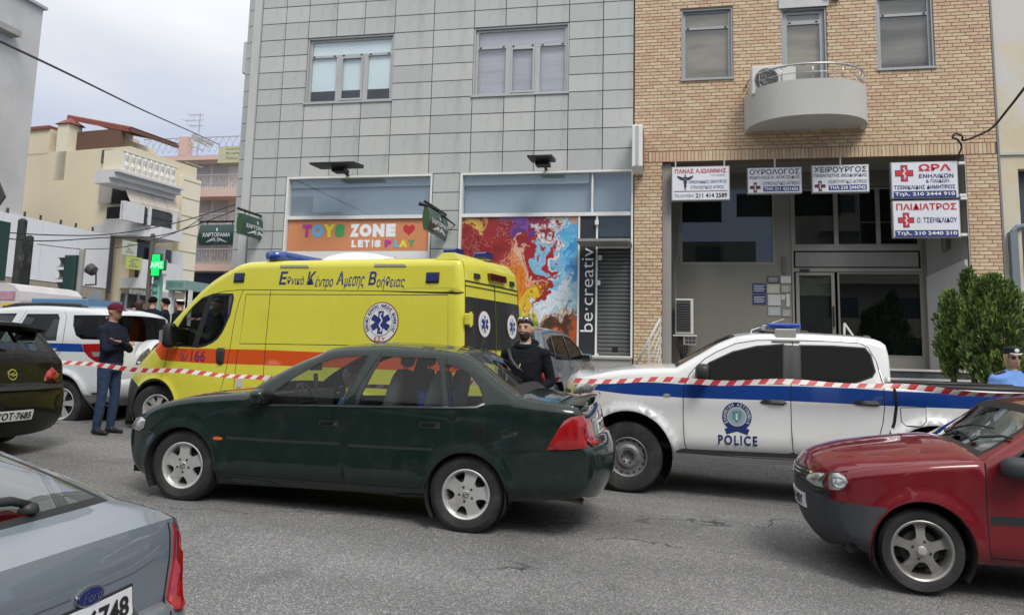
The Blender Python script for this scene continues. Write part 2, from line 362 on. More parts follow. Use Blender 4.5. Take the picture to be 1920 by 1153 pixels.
# corner strip and the chamfered return with its own panels
b = MB(GB); b.box((-10.07, FY - .05, .8), (-9.87, FY + .03, 13.5)); b.obj('corner_strip', PANEL2, grey)
for j in range(len(rows) - 1):
    b = MB(GB); a = Vector((-10.075, FY - .01, 0)); q = Vector((-10.30, FY + .10, 0)); g = .009
    v = [a + Vector((0, 0, rows[j] + g)), q + Vector((0, 0, rows[j] + g)), q + Vector((0, 0, rows[j + 1] - g)), a + Vector((0, 0, rows[j + 1] - g))]
    v2 = [p + Vector((.02, .1, 0)) for p in v]
    b.add(v + v2, [(0, 3, 2, 1)[::-1], (4, 5, 6, 7), (1, 5, 6, 2), (2, 6, 7, 3), (0, 1, 5, 4)]); fixn(b.obj('panel', PANEL, grey))
b = MB(GB); b.box((-10.29, FY + .12, .8), (-10.03, FY + 11, 13.5)); b.obj('side_wall', PANEL3, grey)
b = MB(GB); b.box((-10.42, FY + .15, 8.3), (-10.31, FY + .5, 9.1)); b.obj('wall_cabinet', PANEL2, grey)

def window(par, off, x0, x1, z0, z1, transom, mull, back, blindz=None, depth=.09, fr=.06, ymul=0., handles=True, dark=None, frame=ALU, glass=GLASSF, slat=0):
    """recessed aluminium window: frame > pane; blinds behind the glass"""
    y = FY + depth; f = MB(off)
    f.box((x0, FY + .031, z0), (x0 + .035, y + .1, z1)); f.box((x1 - .035, FY + .031, z0), (x1, y + .1, z1)); f.box((x0 + .035, FY + .031, z1 - .035), (x1 - .035, y + .1, z1))
    f.box((x0 - .02, FY - .035, z0 - .03), (x1 + .02, y + .1, z0 + .012))
    xi0, xi1, zi0, zi1 = x0 + .037, x1 - .037, z0 + .013, z1 - .037
    f.box((xi0, y, zi0), (xi0 + fr, y + .06, zi1)); f.box((xi1 - fr, y, zi0), (xi1, y + .06, zi1)); f.box((xi0 + fr, y, zi1 - fr * .8), (xi1 - fr, y + .06, zi1)); f.box((xi0 + fr, y, zi0), (xi1 - fr, y + .06, zi0 + fr))
    if transom: f.box((xi0 + fr, y - .005, transom - fr * .5), (xi1 - fr, y + .06, transom + fr * .5))
    ztop = transom - fr * .5 if transom else zi1 - fr * .8
    ms = []
    for (a, b_) in mull: f.box((a, y - .002, zi0 + fr), (b_, y + .06, ztop)); ms.append((a, b_))
    fo = f.obj('window', frame, par)
    ed = [xi0 + fr] + [v for m_ in ms for v in m_] + [xi1 - fr]
    for k in range(0, len(ed), 2):
        a, b_ = ed[k], ed[k + 1]
        if len(ms) == 2 and k == 2:      # the sash that opens has a frame of its own
            s = MB(off); t = .045
            s.box((a + .004, y - .02, zi0 + fr), (a + t, y + .02, ztop - .004)); s.box((b_ - t, y - .02, zi0 + fr), (b_ - .004, y + .02, ztop - .004)); s.box((a + t, y - .02, ztop - t), (b_ - t, y + .02, ztop - .004)); s.box((a + t, y - .02, zi0 + fr), (b_ - t, y + .02, zi0 + fr + t)); s.obj('sash', frame, fo)
        faceXZ('pane', glass, a, b_, zi0 + fr, ztop, y + .025, .004, fo, off)
    if transom: faceXZ('pane', glass, xi0 + fr, xi1 - fr, transom + fr * .5, zi1 - fr * .8, y + .025, .004, fo, off)
    if handles and transom:
        hb = MB(off)
        for k in range(0, len(ed), 2):
            for hx in (ed[k] + .03, ed[k + 1] - .08): hb.box((hx, y - .015, transom - .012), (hx + .05, y - .006, transom + .016))
        hb.obj('latch', BLACKM, fo)
    bz = blindz if blindz else z0
    if slat:
        sb = MB(off); n = int((z1 - bz) / slat)
        for k in range(n):
            zz = bz + k * slat; dx = 0; V = [(x0, y + .10, zz), (x1, y + .10, zz), (x1, y + .085 + .004 * rng.rand(), zz + slat * .93), (x0, y + .085 + .004 * rng.rand(), zz + slat * .93)]; sb.add(V, [(0, 1, 2, 3)])
        sb.obj('blind', back, fo)
    else: faceXZ('blind', back, x0, x1, bz, z1, y + .06, .01, fo, off)
    bb = MB(off); bb.box((x0 - .05, y + .4, z0 - .05), (x1 + .05, y + .45, z1 + .05)); bb.obj('backing', dark or DARK, fo)
    return fo
BL1 = M('pale_blue_roller_blind', (.80, .88, .92), .7, var=.05, vscale=1.)
BL2 = M('lilac_blind_slats', (.74, .70, .77), .6, var=.12, vscale=2, stretch=(.4, 1, 8))
BL3 = M('beige_slats_with_reflection', (.55, .46, .34), .6, var=.5, vscale=1.6, stretch=(.35, 1, 1.5))  # blind slats; the streaky tone imitates reflections in the pane
BL4 = M('brown_slats_with_reflection', (.36, .30, .24), .5, var=.75, vscale=1.5, stretch=(.2, 1, 1.6))  # blind slats with dark and pale bands painted in as a mirrored balcony
wd = M('slate_blue_sill_shade', (.10, .13, .17), .5, var=.2)
window(grey, GB, *W1, 8.565, [(-7.87, -7.75), (-7.18, -7.06)], BL1, 7.72, dark=wd)
window(grey, GB, *W2, 8.555, [(-3.70, -3.58), (-3.02, -2.90)], BL2, None, slat=.05)

# ---- shop fronts
FILM = M('blue_grey_reflection_sheet', (.33, .38, .44), .35, var=.12, vscale=.7)  # added backing; its tone imitates sky and street reflected in the shop glass
FILMP = M('pale_roller_box', (.43, .50, .51), .5, var=.05)
def shopframe(x0, x1, z0, z1, bars_z, bars_x):
    f = MB(GB)
    f.box((x0, FY - .02, z0), (x0 + .055, FY + .2, z1)); f.box((x1 - .04, FY - .02, z0), (x1, FY + .2, z1)); f.box((x0 + .055, FY - .02, z1 - .05), (x1 - .04, FY + .2, z1))
    f.box((x0 + .055, FY - .02, z0), (x1 - .04, FY + .2, z0 + .05))
    for zc in bars_z: f.box((x0 + .055, FY + .02, zc - .04), (x1 - .04, FY + .16, zc + .04))
    for xc, a, c in bars_x: f.box((xc - .02, FY + .04, a), (xc + .02, FY + .15, c))
    return f.obj('shop_window', WHITE, grey)
sf1 = shopframe(*S1, [4.61], []); sf2 = shopframe(*S2, [4.62], [(-1.67, 4.66, 5.54), (-1.95, 1.57, 4.58), (-1.56, 1.57, 4.58)])
def glazing(par, x0, x1, z0, z1): faceXZ('pane', GLASSF, x0, x1, z0, z1, FY + .06, .004, par, GB)
glazing(sf1, -8.87, -5.36, 4.66, 5.53); glazing(sf2, -4.6, -1.70, 4.67, 5.53); glazing(sf2, -1.64, -.83, 4.67, 5.53)
faceXZ('roller_box', FILMP, -8.87, -5.36, 5.35, 5.54, FY + .12, .1, sf1, GB); faceXZ('roller_box', FILMP, -4.6, -1.75, 5.33, 5.54, FY + .12, .1, sf2, GB)
faceXZ('backing', FILM, -8.87, -5.36, 4.65, 5.36, FY + .17, .02, sf1, GB); faceXZ('backing', FILM, -4.6, -.83, 4.65, 5.54, FY + .23, .02, sf2, GB)
# toy shop panel
ORANGE = M('orange_print', (.66, .27, .12), .5, var=.05, vscale=1.2); WPRINT = M('white_print', (.78, .78, .78), .5)
o_ = MB(GB); o_.box((-8.86, FY + .08, 3.83), (-5.37, FY + .1, 4.56)); toy = o_.obj('toy_shop_panel', ORANGE, grey)
cl = dict(mag=(.45, .05, .28), sky=(.15, .47, .80), yel=(.80, .72, .05), grn=(.06, .36, .10), wht=(.84, .86, .88), red=(.55, .03, .04), pnk=(.62, .10, .20), nav=(.03, .045, .20))
for k_, v_ in cl.items(): M('print_' + k_, v_, .5)
PR = lambda k_: MATS['print_' + k_]
def Px(px, py, y=FY + .075): p = at_y(px, py, y); return p.x, p.z
def letters(par, off, seq, y, z0, z1, bold, name='lettering', outline=None):
    for (s, x0, x1, mk) in seq:
        b = MB(off); put_text(b, s, x0, x1, z0, z1, y, bold=bold); b.obj(name, PR(mk), par)
        if outline:
            b = MB(off); g = (z1 - z0) * .07; put_text(b, s, x0 - g, x1 + g, z0 - g, z1 + g, y + .001, bold=bold + .05); b.obj(name, PR(outline), par)
zt = (Px(600, 445)[1], Px(600, 421)[1])
X = lambda v, row: Px(v, row)[0]
letters(toy, GB, [('T', X(567, 430), X(584, 430), 'mag'), ('O', X(585, 430), X(607, 430), 'sky'), ('Y', X(606, 430), X(629, 430), 'yel'), ('S', X(628, 430), X(647, 430), 'grn'),
    ('Z', X(656, 430), X(674, 430), 'wht'), ('O', X(674, 430), X(697, 430), 'wht'), ('N', X(699, 430), X(721, 430), 'wht'), ('E', X(724, 430), X(742, 430), 'wht')], FY + .075, zt[0], zt[1], .09)
zt = (Px(700, 464)[1], Px(700, 450)[1])
letters(toy, GB, [("L", X(659, 456), X(668, 456), 'wht'), ('E', X(671, 456), X(681, 456), 'wht'), ('T', X(683, 456), X(693, 456), 'wht'), ("'", X(697, 456), X(700, 456), 'wht'), ('S', X(702, 456), X(714, 456), 'wht'),
    ('P', X(721, 456), X(734, 456), 'mag'), ('L', X(739, 456), X(748, 456), 'sky'), ('A', X(748, 456), X(764, 456), 'yel'), ('Y', X(765, 456), X(778, 456), 'grn')], FY + .075, zt[0], zt[1], .085)
hx, hz = Px(767, 430); hb = MB(GB); H = []
for k in range(40):
    t = 2 * math.pi * k / 40; H.append((hx + .0088 * 16 * math.sin(t) ** 3, hz + .0088 * (13 * math.cos(t) - 5 * math.cos(2 * t) - 2 * math.cos(3 * t) - math.cos(4 * t))))
hb.prism(H, FY + .072, FY + .079); hb.obj('heart', PR('red'), toy)
hb = MB(GB)
for k in range(7):
    x_ = hx - .1 + k * .033; hb.tube([(x_ - .03, FY + .0705, hz - .07 + .008 * k), (x_ + .02, FY + .0705, hz + .02 + .010 * k)], .0028, 4)
hb.obj('hatching', PR('pnk'), toy)
b = MB(GB); b.box((-8.86, FY + .08, 3.30), (-5.37, FY + .1, 3.825)); wband = b.obj('white_panel', WPRINT, grey)
b = MB(GB); x0, z0 = Px(740, 489, FY + .07); x1, _ = Px(797, 484, FY + .07); put_text(b, 'hartorama', x0, x1, z0 - .06, z0 + .09, FY + .075, bold=.005)
b.lathe([(.052, 0), (.066, 0)], Matrix.Translation((x0 - .12, FY + .075, z0 + .02)) @ Matrix.Rotation(R(90), 4, 'X'), 20); b.obj('lettering', M('print_slate', (.12, .17, .2), .5), wband)
b = MB(GB); b.box((-8.86, FY + .08, 1.58), (-5.37, FY + .1, 3.295)); b.obj('white_panel', M('pale_print', (.45, .5, .55), .5, var=.2, vscale=1), grey)

# abstract paint mural printed on the window
def mural(x0, x1, z0, z1, y):
    nx, nz_ = 210, 215
    u, v = np.meshgrid(np.linspace(0, 1, nx), np.linspace(0, 1, nz_))
    def fbm(U, V, seed, octv=5, f0=2.):
        out = np.zeros_like(U); a = .5; r = np.random.RandomState(seed)
        for o in range(octv):
            n = int(f0 * 2 ** o) + 3; g = r.rand(n * 2 + 2, n * 2 + 2); x = np.clip(U * .5 + .25, 0, .999) * (n * 2); z_ = np.clip(V * .5 + .25, 0, .999) * (n * 2)
            i = x.astype(int); j = z_.astype(int); fx = x - i; fz = z_ - j; fx = fx * fx * (3 - 2 * fx); fz = fz * fz * (3 - 2 * fz)
            out += a * ((g[j, i] * (1 - fx) + g[j, i + 1] * fx) * (1 - fz) + (g[j + 1, i] * (1 - fx) + g[j + 1, i + 1] * fx) * fz); a *= .55
        return out
    wu = fbm(u, v, 1, 6, 4) - .55; wv = fbm(u, v, 2, 6, 4) - .55
    U = u + .42 * wu; V = v + .42 * wv
    wu2 = fbm(U, V, 3, 5, 12) - .55; wv2 = fbm(U, V, 4, 5, 12) - .55
    U2, V2 = U + .34 * wu2 + .16 * (fbm(U * 1.0, V, 21, 4, 16) - .5), V + .34 * wv2 + .16 * (fbm(U, V, 22, 4, 16) - .5)
    blobs = [  # u, v(0 bottom), weight radius, colour hex
        (.05, .97, .10, 'd8b04a'), (.12, .80, .22, '96201f'), (.32, .75, .17, 'a3282a'), (.05, .55, .25, '8f2a25'), (.45, .93, .12, '8a55b5'), (.55, .82, .10, '6a3a9c'), (.66, .95, .12, '8b1a2a'),
        (.64, .70, .12, 'a02026'), (.42, .50, .14, 'e8862a'), (.52, .63, .09, 'e6b79a'), (.55, .35, .14, 'e9c52c'), (.38, .30, .15, 'dfa526'), (.50, .20, .12, 'a8b82e'), (.62, .24, .10, '6f9a35'), (.66, .50, .10, '9c2a24'),
        (.80, .93, .08, 'cfc9c4'), (.93, .97, .07, 'c98f7a'), (.90, .78, .14, '5fb0dc'), (.80, .62, .12, '8cc6e6'), (.93, .55, .12, '3f93cf'), (.76, .42, .09, 'd9e4ea'), (.90, .33, .12, 'a9cfe2'), (.76, .28, .07, 'd8c2b2'),
        (.93, .20, .10, '8a5a3c'), (.80, .12, .12, '4a342b'), (.70, .06, .12, 'd96a20'), (.93, .04, .12, 'c4551f'), (.30, .06, .2, 'b5551f'), (.05, .15, .2, '7a2a20'), (.72, .80, .06, 'e3dfe0')]
    acc = np.zeros((nz_, nx, 3)); ws = np.zeros((nz_, nx, 1))
    for bu, bv, br, hx_ in blobs:
        d2 = ((U2 - bu) ** 2 + (V2 - bv) ** 2) / br ** 2; wgt = np.exp(-d2 * 5)[..., None] + 1e-7; acc += wgt ** 1.6 * np.array(hexc(hx_)); ws += wgt ** 1.6
    c = acc / ws; c = c * (.55 + .9 * fbm(U2, V2, 41, 5, 10))[..., None]
    ridge = np.abs(np.sin((fbm(U2, V2, 9, 6, 7)) * 46 + U2 * 14)); dk = np.clip((.20 - ridge) / .2, 0, 1)[..., None]; c = c * (1 - .6 * dk * (fbm(u, v, 31, 3, 4) > .46)[..., None])
    r2 = np.abs(np.sin(fbm(U2, V2, 12, 5, 7) * 40 - V2 * 9)); wh = np.clip((.16 - r2) / .16, 0, 1)[..., None] * (fbm(U, V, 13, 4, 6) > .54)[..., None]; c = c * (1 - .7 * wh) + .7 * wh * np.array([.8, .76, .72])
    b = MB(GB); xs = x0 + (x1 - x0) * u.ravel(); zs = z0 + (z1 - z0) * v.ravel()
    b.add([(xs[i], y, zs[i]) for i in range(len(xs))], [(j * nx + i, j * nx + i + 1, (j + 1) * nx + i + 1, (j + 1) * nx + i) for j in range(nz_ - 1) for i in range(nx - 1)])
    o = b.obj('paint_mural', colmat('mural_print', .4, .3), grey)
    ca = o.data.color_attributes.new('col', 'FLOAT_COLOR', 'POINT'); ca.data.foreach_set('color', np.concatenate([c.reshape(-1, 3) * .9, np.ones((nx * nz_, 1))], 1).ravel().astype(np.float32))
mural(-4.6, -1.975, 1.58, 4.575, FY + .07)
faceXZ('mural_board', DARK, -4.6, -1.975, 1.58, 4.575, FY + .08, .02, grey, GB)
b = MB(GB); b.box((-1.93, FY + .07, 1.58), (-1.58, FY + .09, 4.575)); bs = b.obj('black_panel', M('charcoal_print', (.02, .024, .03), .5), grey)
b = MB(GB); p0 = Px(1100, 622, FY + .065); p1 = Px(1100, 447, FY + .065)
put_text(b, 'be·creative', -1.90, -1.63, p0[1], p1[1], FY + .065, bold=-.006, rot=True); b.obj('lettering', PR('wht'), bs)
for (px_, py_) in ((1119, 417), (1122, 530), (1118, 667), (1125, 483)):
    x_, z_ = Px(px_, py_, FY - .03); faceXZ('bracket_plate', WHITE, x_ - .04, x_ + .04, z_ - .05, z_ + .05, FY - .03, .05, grey, GB)
# shop door: transom light, canopy, roller shutter with its slats
tr = MB(GB); tr.box((-1.53, FY + .02, 3.86), (-.83, FY + .14, 3.92)); tr.obj('door_frame', ALU, grey)
faceXZ('transom_pane', GLASSD, -1.53, -.83, 3.92, 4.57, FY + .09, .006, grey, GB); faceXZ('backing', FILM, -1.53, -.83, 3.92, 4.57, FY + .2, .02, grey, GB)
cp = MB(GB); cz = Px(1150, 457, 16.0)[1]
cp.prism([(-1.9, cz), (-.80, cz), (-.80, cz + .05), (-1.9, cz + .05)], FY - .9, FY - .02); cano = cp.obj('canopy', M('canopy_metal', (.30, .31, .30), .5, .3, var=.1), grey)
SH = M('grey_roller_shutter', (.16, .17, .165), .45, .5, var=.18, vscale=2)
sl0 = None
for k in range(27):
    z_ = 1.58 + k * .084
    if sl0 is None:
        b = MB(); pr_ = [(-.0, 0), (-.022, .02), (-.022, .06), (0, .080)]; V = []
        for xx in (-1.53, -.83): V += [(xx, p[0], p[1]) for p in pr_]
        b.add(V, [(i, i + 4, i + 5, i + 1) for i in range(3)]); sl0 = fixn(b.obj('shutter_slat', SH, grey, loc=Vector((0, FY + .13, z_)) - Vector((GB.x, GB.y, GB.z)))); 
    else:
        c = sl0.copy(); COL.objects.link(c); c.location = Vector((-GB.x, .13, z_ - GB.z))
sl0.location = Vector((-GB.x, .13, 1.58 - GB.z))
faceXZ('shutter_lock', BLACKM, -1.22, -1.10, 1.66, 1.74, FY + .10, .02, grey, GB)
# plinth
b = MB(GB); b.box((-10.05, FY - .06, .55), (-.80, FY + .029, 1.50)); b.box((-10.05, FY - .1, 1.5), (-.80, FY + .03, 1.545)); b.obj('plinth', CONC, grey)
# the rooms behind are closed off
b = MB(GB); b.box((-9.6, FY + 1.2, .9), (-1.0, FY + 1.25, 13)); b.obj('dark_back_sheet', DARK, grey)

# ---- brick building
BB = Vector((2.8, FY, .9))
brick = thing('brick_building', 'tan brick building with a round balcony above a recessed entrance hung with doctors signs', 'building', BB)
bw = [(.24, 1.33, 7.54, 9.15), (2.33, 3.24, 6.5, 9.02), (4.22, 5.31, 7.57, 9.20)]
OP = (-.16, 5.75, .5, 5.73)
BRC = [(.61, .465, .30), (.59, .43, .27), (.58, .395, .27), (.64, .51, .35), (.54, .37, .25)]
BM = [M('brick_tone_%s' % n_, c_, .75, var=.12, vscale=9, bump=.2, bscale=60) for n_, c_ in zip(('tan', 'ochre', 'salmon', 'cream', 'rust'), BRC)]
MORT = M('brown_mortar', (.20, .14, .105), .95)
b = MB(BB); wall_with_holes(b, -.76, 6.36, .5, 12.6, FY + .012, FY + .3, bw + [OP])
b.obj('wall', MORT, brick)
P_ = .0745; L_ = .2465
bricks = []   # x0,x1,z0,z1,colour
def course(x0, x1, z, h=P_, off=0):
    x = x0 - off
    while x < x1 - .01:
        a, c = max(x, x0), min(x + L_, x1); x += L_
        if c - a > .03: bricks.append((a + .005, c - .005, z + .006, z + h - .006, rng.choice(5, p=[.32, .25, .19, .18, .06])))
def cut(z, x0, x1, holes):
    segs = [(x0, x1)]
    for a, c, d, e_ in holes:
        if d < z + P_ / 2 < e_:
            ns = []
            for s0, s1 in segs:
                if c <= s0 or a >= s1: ns.append((s0, s1)); continue
                if a > s0: ns.append((s0, a))
                if c < s1: ns.append((c, s1))
            segs = ns
    return segs
z = 5.965; k = 0
while z < 11.3:
    for s0, s1 in cut(z, -.765, 6.36, bw): 
        base = -.765 - [0, .09, .165][k % 3]
        o2 = (s0 - base) % L_; course(s0, s1, z, off=o2)
    z += P_; k += 1
z = .95; k = 0
while z + P_ < 5.735:
    for s0, s1 in ((-.765, -.17), (5.78, 6.36)): course(s0, s1, z, off=[0, .09, .165][k % 3])
    z += P_; k += 1
x = -.46                                         # soldier course over the opening
while x < 6.30:
    bricks.append((x + .005, x + P_ - .004, 5.735, 5.955, rng.choice(5, p=[.3, .25, .2, .2, .05]))); x += P_
z = 5.74
for k in range(3): course(-.765, -.465, 5.74 + k * P_, off=.08 * k)
for wq in bw[:1] + bw[2:]:                       # soldier heads over windows
    pass
def vis(q):
    v = Vector(((q[0] + q[1]) / 2, FY, (q[2] + q[3]) / 2)) - EYE; d = v.dot(_fwd); px = CX + FPX * v.dot(_rt) / d; py = CY - FPX * v.dot(_up) / d
    ok = 0 < px < 1920 and 0 < py < 600; ar = (q[1] - q[0]) * (q[3] - q[2])
    return (0 if ok else 1, d - ar * 20)
bricks.sort(key=vis); bm_c = {}
for i, (a, c, d, e_, ci) in enumerate(bricks[:300]):
    w_, h_ = round(c - a, 3), round(e_ - d, 3); kk = (w_, h_, ci); loc = Vector((a, FY, d)) - BB + Vector((0, rng.rand() * .004 - .002, 0))
    if kk not in bm_c:
        q = MB(); q.cbox((0, 0, 0), (w_, .013, h_), .003); bm_c[kk] = q.obj('brick', BM[ci], brick, loc=loc)
    else:
        cc = bm_c[kk].copy(); COL.objects.link(cc); cc.location = loc
q = MB(BB)
for (a, c, d, e_, ci) in bricks[300:]: j = rng.rand() * .004 - .002; q.cbox((a, FY + j, d), (c, FY + .013, e_), .003, int(ci))
q.obj('brickwork', BM, brick, kind='stuff')
b = MB(BB); b.box((6.362, FY - .01, .6), (6.40, FY + .3, 12.6)); b.obj('drainpipe', M('pipe_grey', (.2, .2, .2), .5), brick)
GF = M('grey_green_frame', (.33, .35, .35), .45, .3)
window(brick, BB, *bw[0], 8.73, [], BL3, None, depth=.10, fr=.055, frame=GF, slat=.045)
window(brick, BB, *bw[2], 8.77, [], BL4, None, depth=.10, fr=.055, frame=GF, slat=.045)
window(brick, BB, *bw[1], 8.73, [], BL3, None, depth=.10, fr=.09, frame=GF, slat=.045)
b = MB(BB); b.box((2.28, FY - .03, 9.02), (3.29, FY + .02, 9.42)); b.obj('shutter_box', ALU, brick)
b = MB(BB); b.box((3.35, FY - .1, 9.13), (3.5, FY, 9.3)); b.box((3.2, FY - .08, 9.17), (3.29, FY, 9.26)); b.obj('junction_box', M('old_box', (.3, .2, .14), .7), brick)
# balcony: curved parapet, soffit, rail
def ell(cx_, rx, ry, n=40, ex=2.3):
    out = []
    for k in range(n + 1):
        t = math.pi * k / n; c_, s_ = math.cos(t), math.sin(t)
        out.append((cx_ - rx * math.copysign(abs(c_) ** (2 / ex), c_), FY - ry * abs(s_) ** (2 / ex)))
    return out
BC, BRX, BRY, BZ0, BZ1 = 2.735, 1.195, 1.22, 6.30, 7.02
out_, inn = ell(BC, BRX, BRY), ell(BC, BRX - .11, BRY - .11)
b = MB(BB); V = []; F = []
for (ring, z_) in ((out_, BZ0), (out_, BZ1), (inn, BZ1), (inn, BZ0 + .13)): V += [(p[0], p[1], z_) for p in ring]
n = 41
for r_ in range(3): F += [(r_ * n + i, r_ * n + i + 1, (r_ + 1) * n + i + 1, (r_ + 1) * n + i) for i in range(n - 1)]
b.add(V, F); 
V = []; F = []
inn2 = ell(BC, BRX - .13, BRY - .15)
for (ring, z_) in ((out_, BZ0), (inn2, BZ0), (inn2, BZ0 + .03)): V += [(p[0], p[1], z_) for p in ring]
for r_ in range(2): F += [(r_ * n + i, (r_ + 1) * n + i, (r_ + 1) * n + i + 1, r_ * n + i + 1) for i in range(n - 1)]
F.append(tuple(range(2 * n, 3 * n))); F.append(tuple(reversed([])) or (0, 0, 0)) if 0 else None
b.add(V, F)
V = [(p[0], p[1], BZ0 + .13) for p in inn]; b.add(V, [tuple(range(n))])
PLAS = M('balcony_plaster', (.48, .475, .44), .8, var=.06, vscale=2, bump=.08, stain=((.30, .29, .26), 2.5, .6, .95), stretch=(1, 1, .4))
balc = fixn(b.obj('balcony', PLAS, brick)); balc.data.polygons.foreach_set('use_smooth', [len(p.vertices) == 4 for p in balc.data.polygons]); balc.data.set_sharp_from_angle(angle=R(40))
rl = MB(BB); mid = ell(BC, BRX - .05, BRY - .05)
rl.tube([(p[0], p[1], BZ1 + .32) for p in mid], .021, 8); rl.tube([(p[0], p[1], BZ1 + .15) for p in mid], .009, 6)
for i in range(2, 40, 6): rl.tube([(mid[i][0], mid[i][1], BZ1), (mid[i][0], mid[i][1], BZ1 + .32)], .011, 6)
rl.obj('railing', M('steel_rail', (.5, .5, .5), .3, .8), balc, smooth=True)
ti = MB(BB)
for i in (3, 7, 8, 9, 24, 30, 31, 34, 35, 36, 37):
    for k in range(28):
        p = Vector((mid[i][0] + rng.randn() * .03, mid[i][1] + rng.randn() * .03, BZ1 + .02 + .3 * rng.rand())); d = Vector(rng.randn(3)).normalized() * .045; e2 = d.orthogonal().normalized() * .006
        ti.add([p - d, p + e2, p + d, p - e2], [(0, 1, 2, 3)])
for i in range(3, 38): ti.tube([(mid[i][0], mid[i][1], BZ1 + .32 + .02 * math.sin(i * 2)), (mid[i + 1][0], mid[i + 1][1] + .02 * math.cos(i * 3), BZ1 + .30 + .03 * math.sin(i * 3.1))], .008, 4)
ti.obj('tinsel', M('silver_tinsel', (.8, .8, .82), .2, 1.), balc)

# recess: walls, ceiling, floor, steps
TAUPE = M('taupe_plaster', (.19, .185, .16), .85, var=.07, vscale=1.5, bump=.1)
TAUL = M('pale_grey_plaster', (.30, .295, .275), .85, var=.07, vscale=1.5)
BY = 17.75; FLZ = 1.45
b = MB(BB)
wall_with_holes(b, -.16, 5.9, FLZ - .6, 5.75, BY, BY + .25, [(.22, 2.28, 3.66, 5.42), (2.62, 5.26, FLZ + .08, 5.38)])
b.obj('recess_wall', TAUPE, brick); b = MB(BB); b.box((-.6, BY + .5, .5), (6.3, BY + .55, 12)); b.obj('dark_back_sheet', DARK, brick)  # unseen dark sheet added to stop sky light leaking around the panes
b = MB(BB); b.box((-.20, FY + .013, .6), (-.165, BY, 5.73)); b.box((-.165, FY + .10, .6), (.02, FY + .3, 5.72)); b.obj('reveal', TAUL, brick)
b = MB(BB); b.add([(5.76, FY + .02, .6), (5.36, BY, .6), (5.36, BY, 5.74), (5.76, FY + .02, 5.74), (5.9, FY + .02, .6), (5.9, BY, .6), (5.9, BY, 5.74), (5.9, FY + .02, 5.74)], [(0, 1, 2, 3), (0, 3, 7, 4), (3, 2, 6, 7)]); b.obj('side_wall', TAUL, brick)
b = MB(BB); b.box((5.757, FY - .006, .6), (5.775, FY + .02, 5.73)); b.obj('trim', ALU, brick)
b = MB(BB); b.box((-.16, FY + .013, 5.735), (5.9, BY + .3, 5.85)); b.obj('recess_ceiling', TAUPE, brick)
b = MB(BB); V = [(5.68, FY + .03, FLZ), (5.33, BY - .02, FLZ), (5.33, BY - .02, 3.40), (5.68, FY + .03, 3.62), (5.74, FY + .03, FLZ), (5.74, FY + .03, 3.62), (5.38, BY - .02, 3.40)]
b.add(V, [(0, 1, 2, 3), (0, 3, 5, 4), (3, 2, 6, 5)]); b.obj('partition', M('pale_partition', (.46, .46, .44), .8, var=.05), brick)
b = MB(BB); b.box((2.3, FY + .0, FLZ - .5), (5.78, BY + .02, FLZ)); b.box((-.15, FY + .02, .5), (2.3, BY + .02, 1.0)); b.obj('entrance_floor', MARBLE, brick)
GRM = M('dark_marble_riser', (.06, .065, .075), .35, var=.5, vscale=6)
for k in range(5):
    z1 = FLZ - .17 * k; y0 = FY - .30 * k; xe = 5.74 + .05 * min(k, 1)
    b = MB(BB); b.box((2.3, y0 - .03 if k == 0 else y0 - .02, z1 - .035), (xe, y0 + .30 if k else FY + .0, z1)) if k else b.box((2.3, FY - .03, z1 - .035), (xe, FY - .001, z1)); st = b.obj('step', MARBLE, brick)
    b = MB(BB); b.box((2.3, y0, z1 - .17), (xe, y0 + .28 if k else FY + .1, z1 - .036)) if k else b.box((2.3, FY - .005, z1 - .17), (xe, FY - .001, z1 - .036)); b.obj('riser', GRM, st)
b = MB(BB); b.prism([(5.80, .5), (6.3, .5), (6.3, .95), (5.80, 1.35)], 14.9, FY - .02); b.obj('stair_cheek', CONC, brick)
# recess glazing
def glz(name, x0, x1, z0, z1, gl=GLASSD, backm=None, fr=.05, d=.06, fm=None):
    f = MB(BB); y = BY - .01
    f.box((x0, y, z0), (x0 + fr, y + d, z1)); f.box((x1 - fr, y, z0), (x1, y + d, z1)); f.box((x0 + fr, y, z1 - fr), (x1 - fr, y + d, z1)); f.box((x0 + fr, y, z0), (x1 - fr, y + d, z0 + fr))
    fo = f.obj(name, fm or DFR, brick); faceXZ('pane', gl, x0 + fr, x1 - fr, z0 + fr, z1 - fr, y + .025, .005, fo, BB)
    if backm: faceXZ('backing', backm, x0 + fr, x1 - fr, z0 + fr, z1 - fr, y + .2, .02, fo, BB)
    return fo
DFR = M('bronze_grey_frame', (.21, .205, .185), .5)
DIM = M('dim_interior', (.055, .065, .066), .7, var=.6, vscale=1.1); DIM2 = M('dim_interior_green', (.10, .135, .125), .6, var=.35, vscale=1.1)
fw = glz('window', .22, 2.28, 3.66, 5.42, backm=DIM, fr=.05); faceXZ('curtain', DIM2, 1.1, 2.2, 3.72, 5.35, BY + .12, .01, fw, BB)
for (a, c) in ((2.66, 3.56), (3.56, 4.42), (4.42, 5.24)): glz('transom_window', a, c, 4.06, 5.36, backm=DIM, fr=.045)
b = MB(BB); b.box((2.62, BY - .03, FLZ + .08), (2.66, BY + .06, 5.38)); b.box((2.66, BY - .03, 3.96), (5.24, BY + .06, 4.055)); b.box((2.66, BY - .03, 3.50), (5.24, BY + .06, 3.58)); b.box((5.241, BY - .03, FLZ + .08), (5.26, BY + .06, 5.38)); b.obj('entrance_frame', DFR, brick)
faceXZ('fascia_panel', M('fascia_grey', (.19, .19, .18), .5, var=.1, stretch=(9, 9, .3)), 2.70, 5.20, 3.61, 3.93, BY, .03, brick, BB)
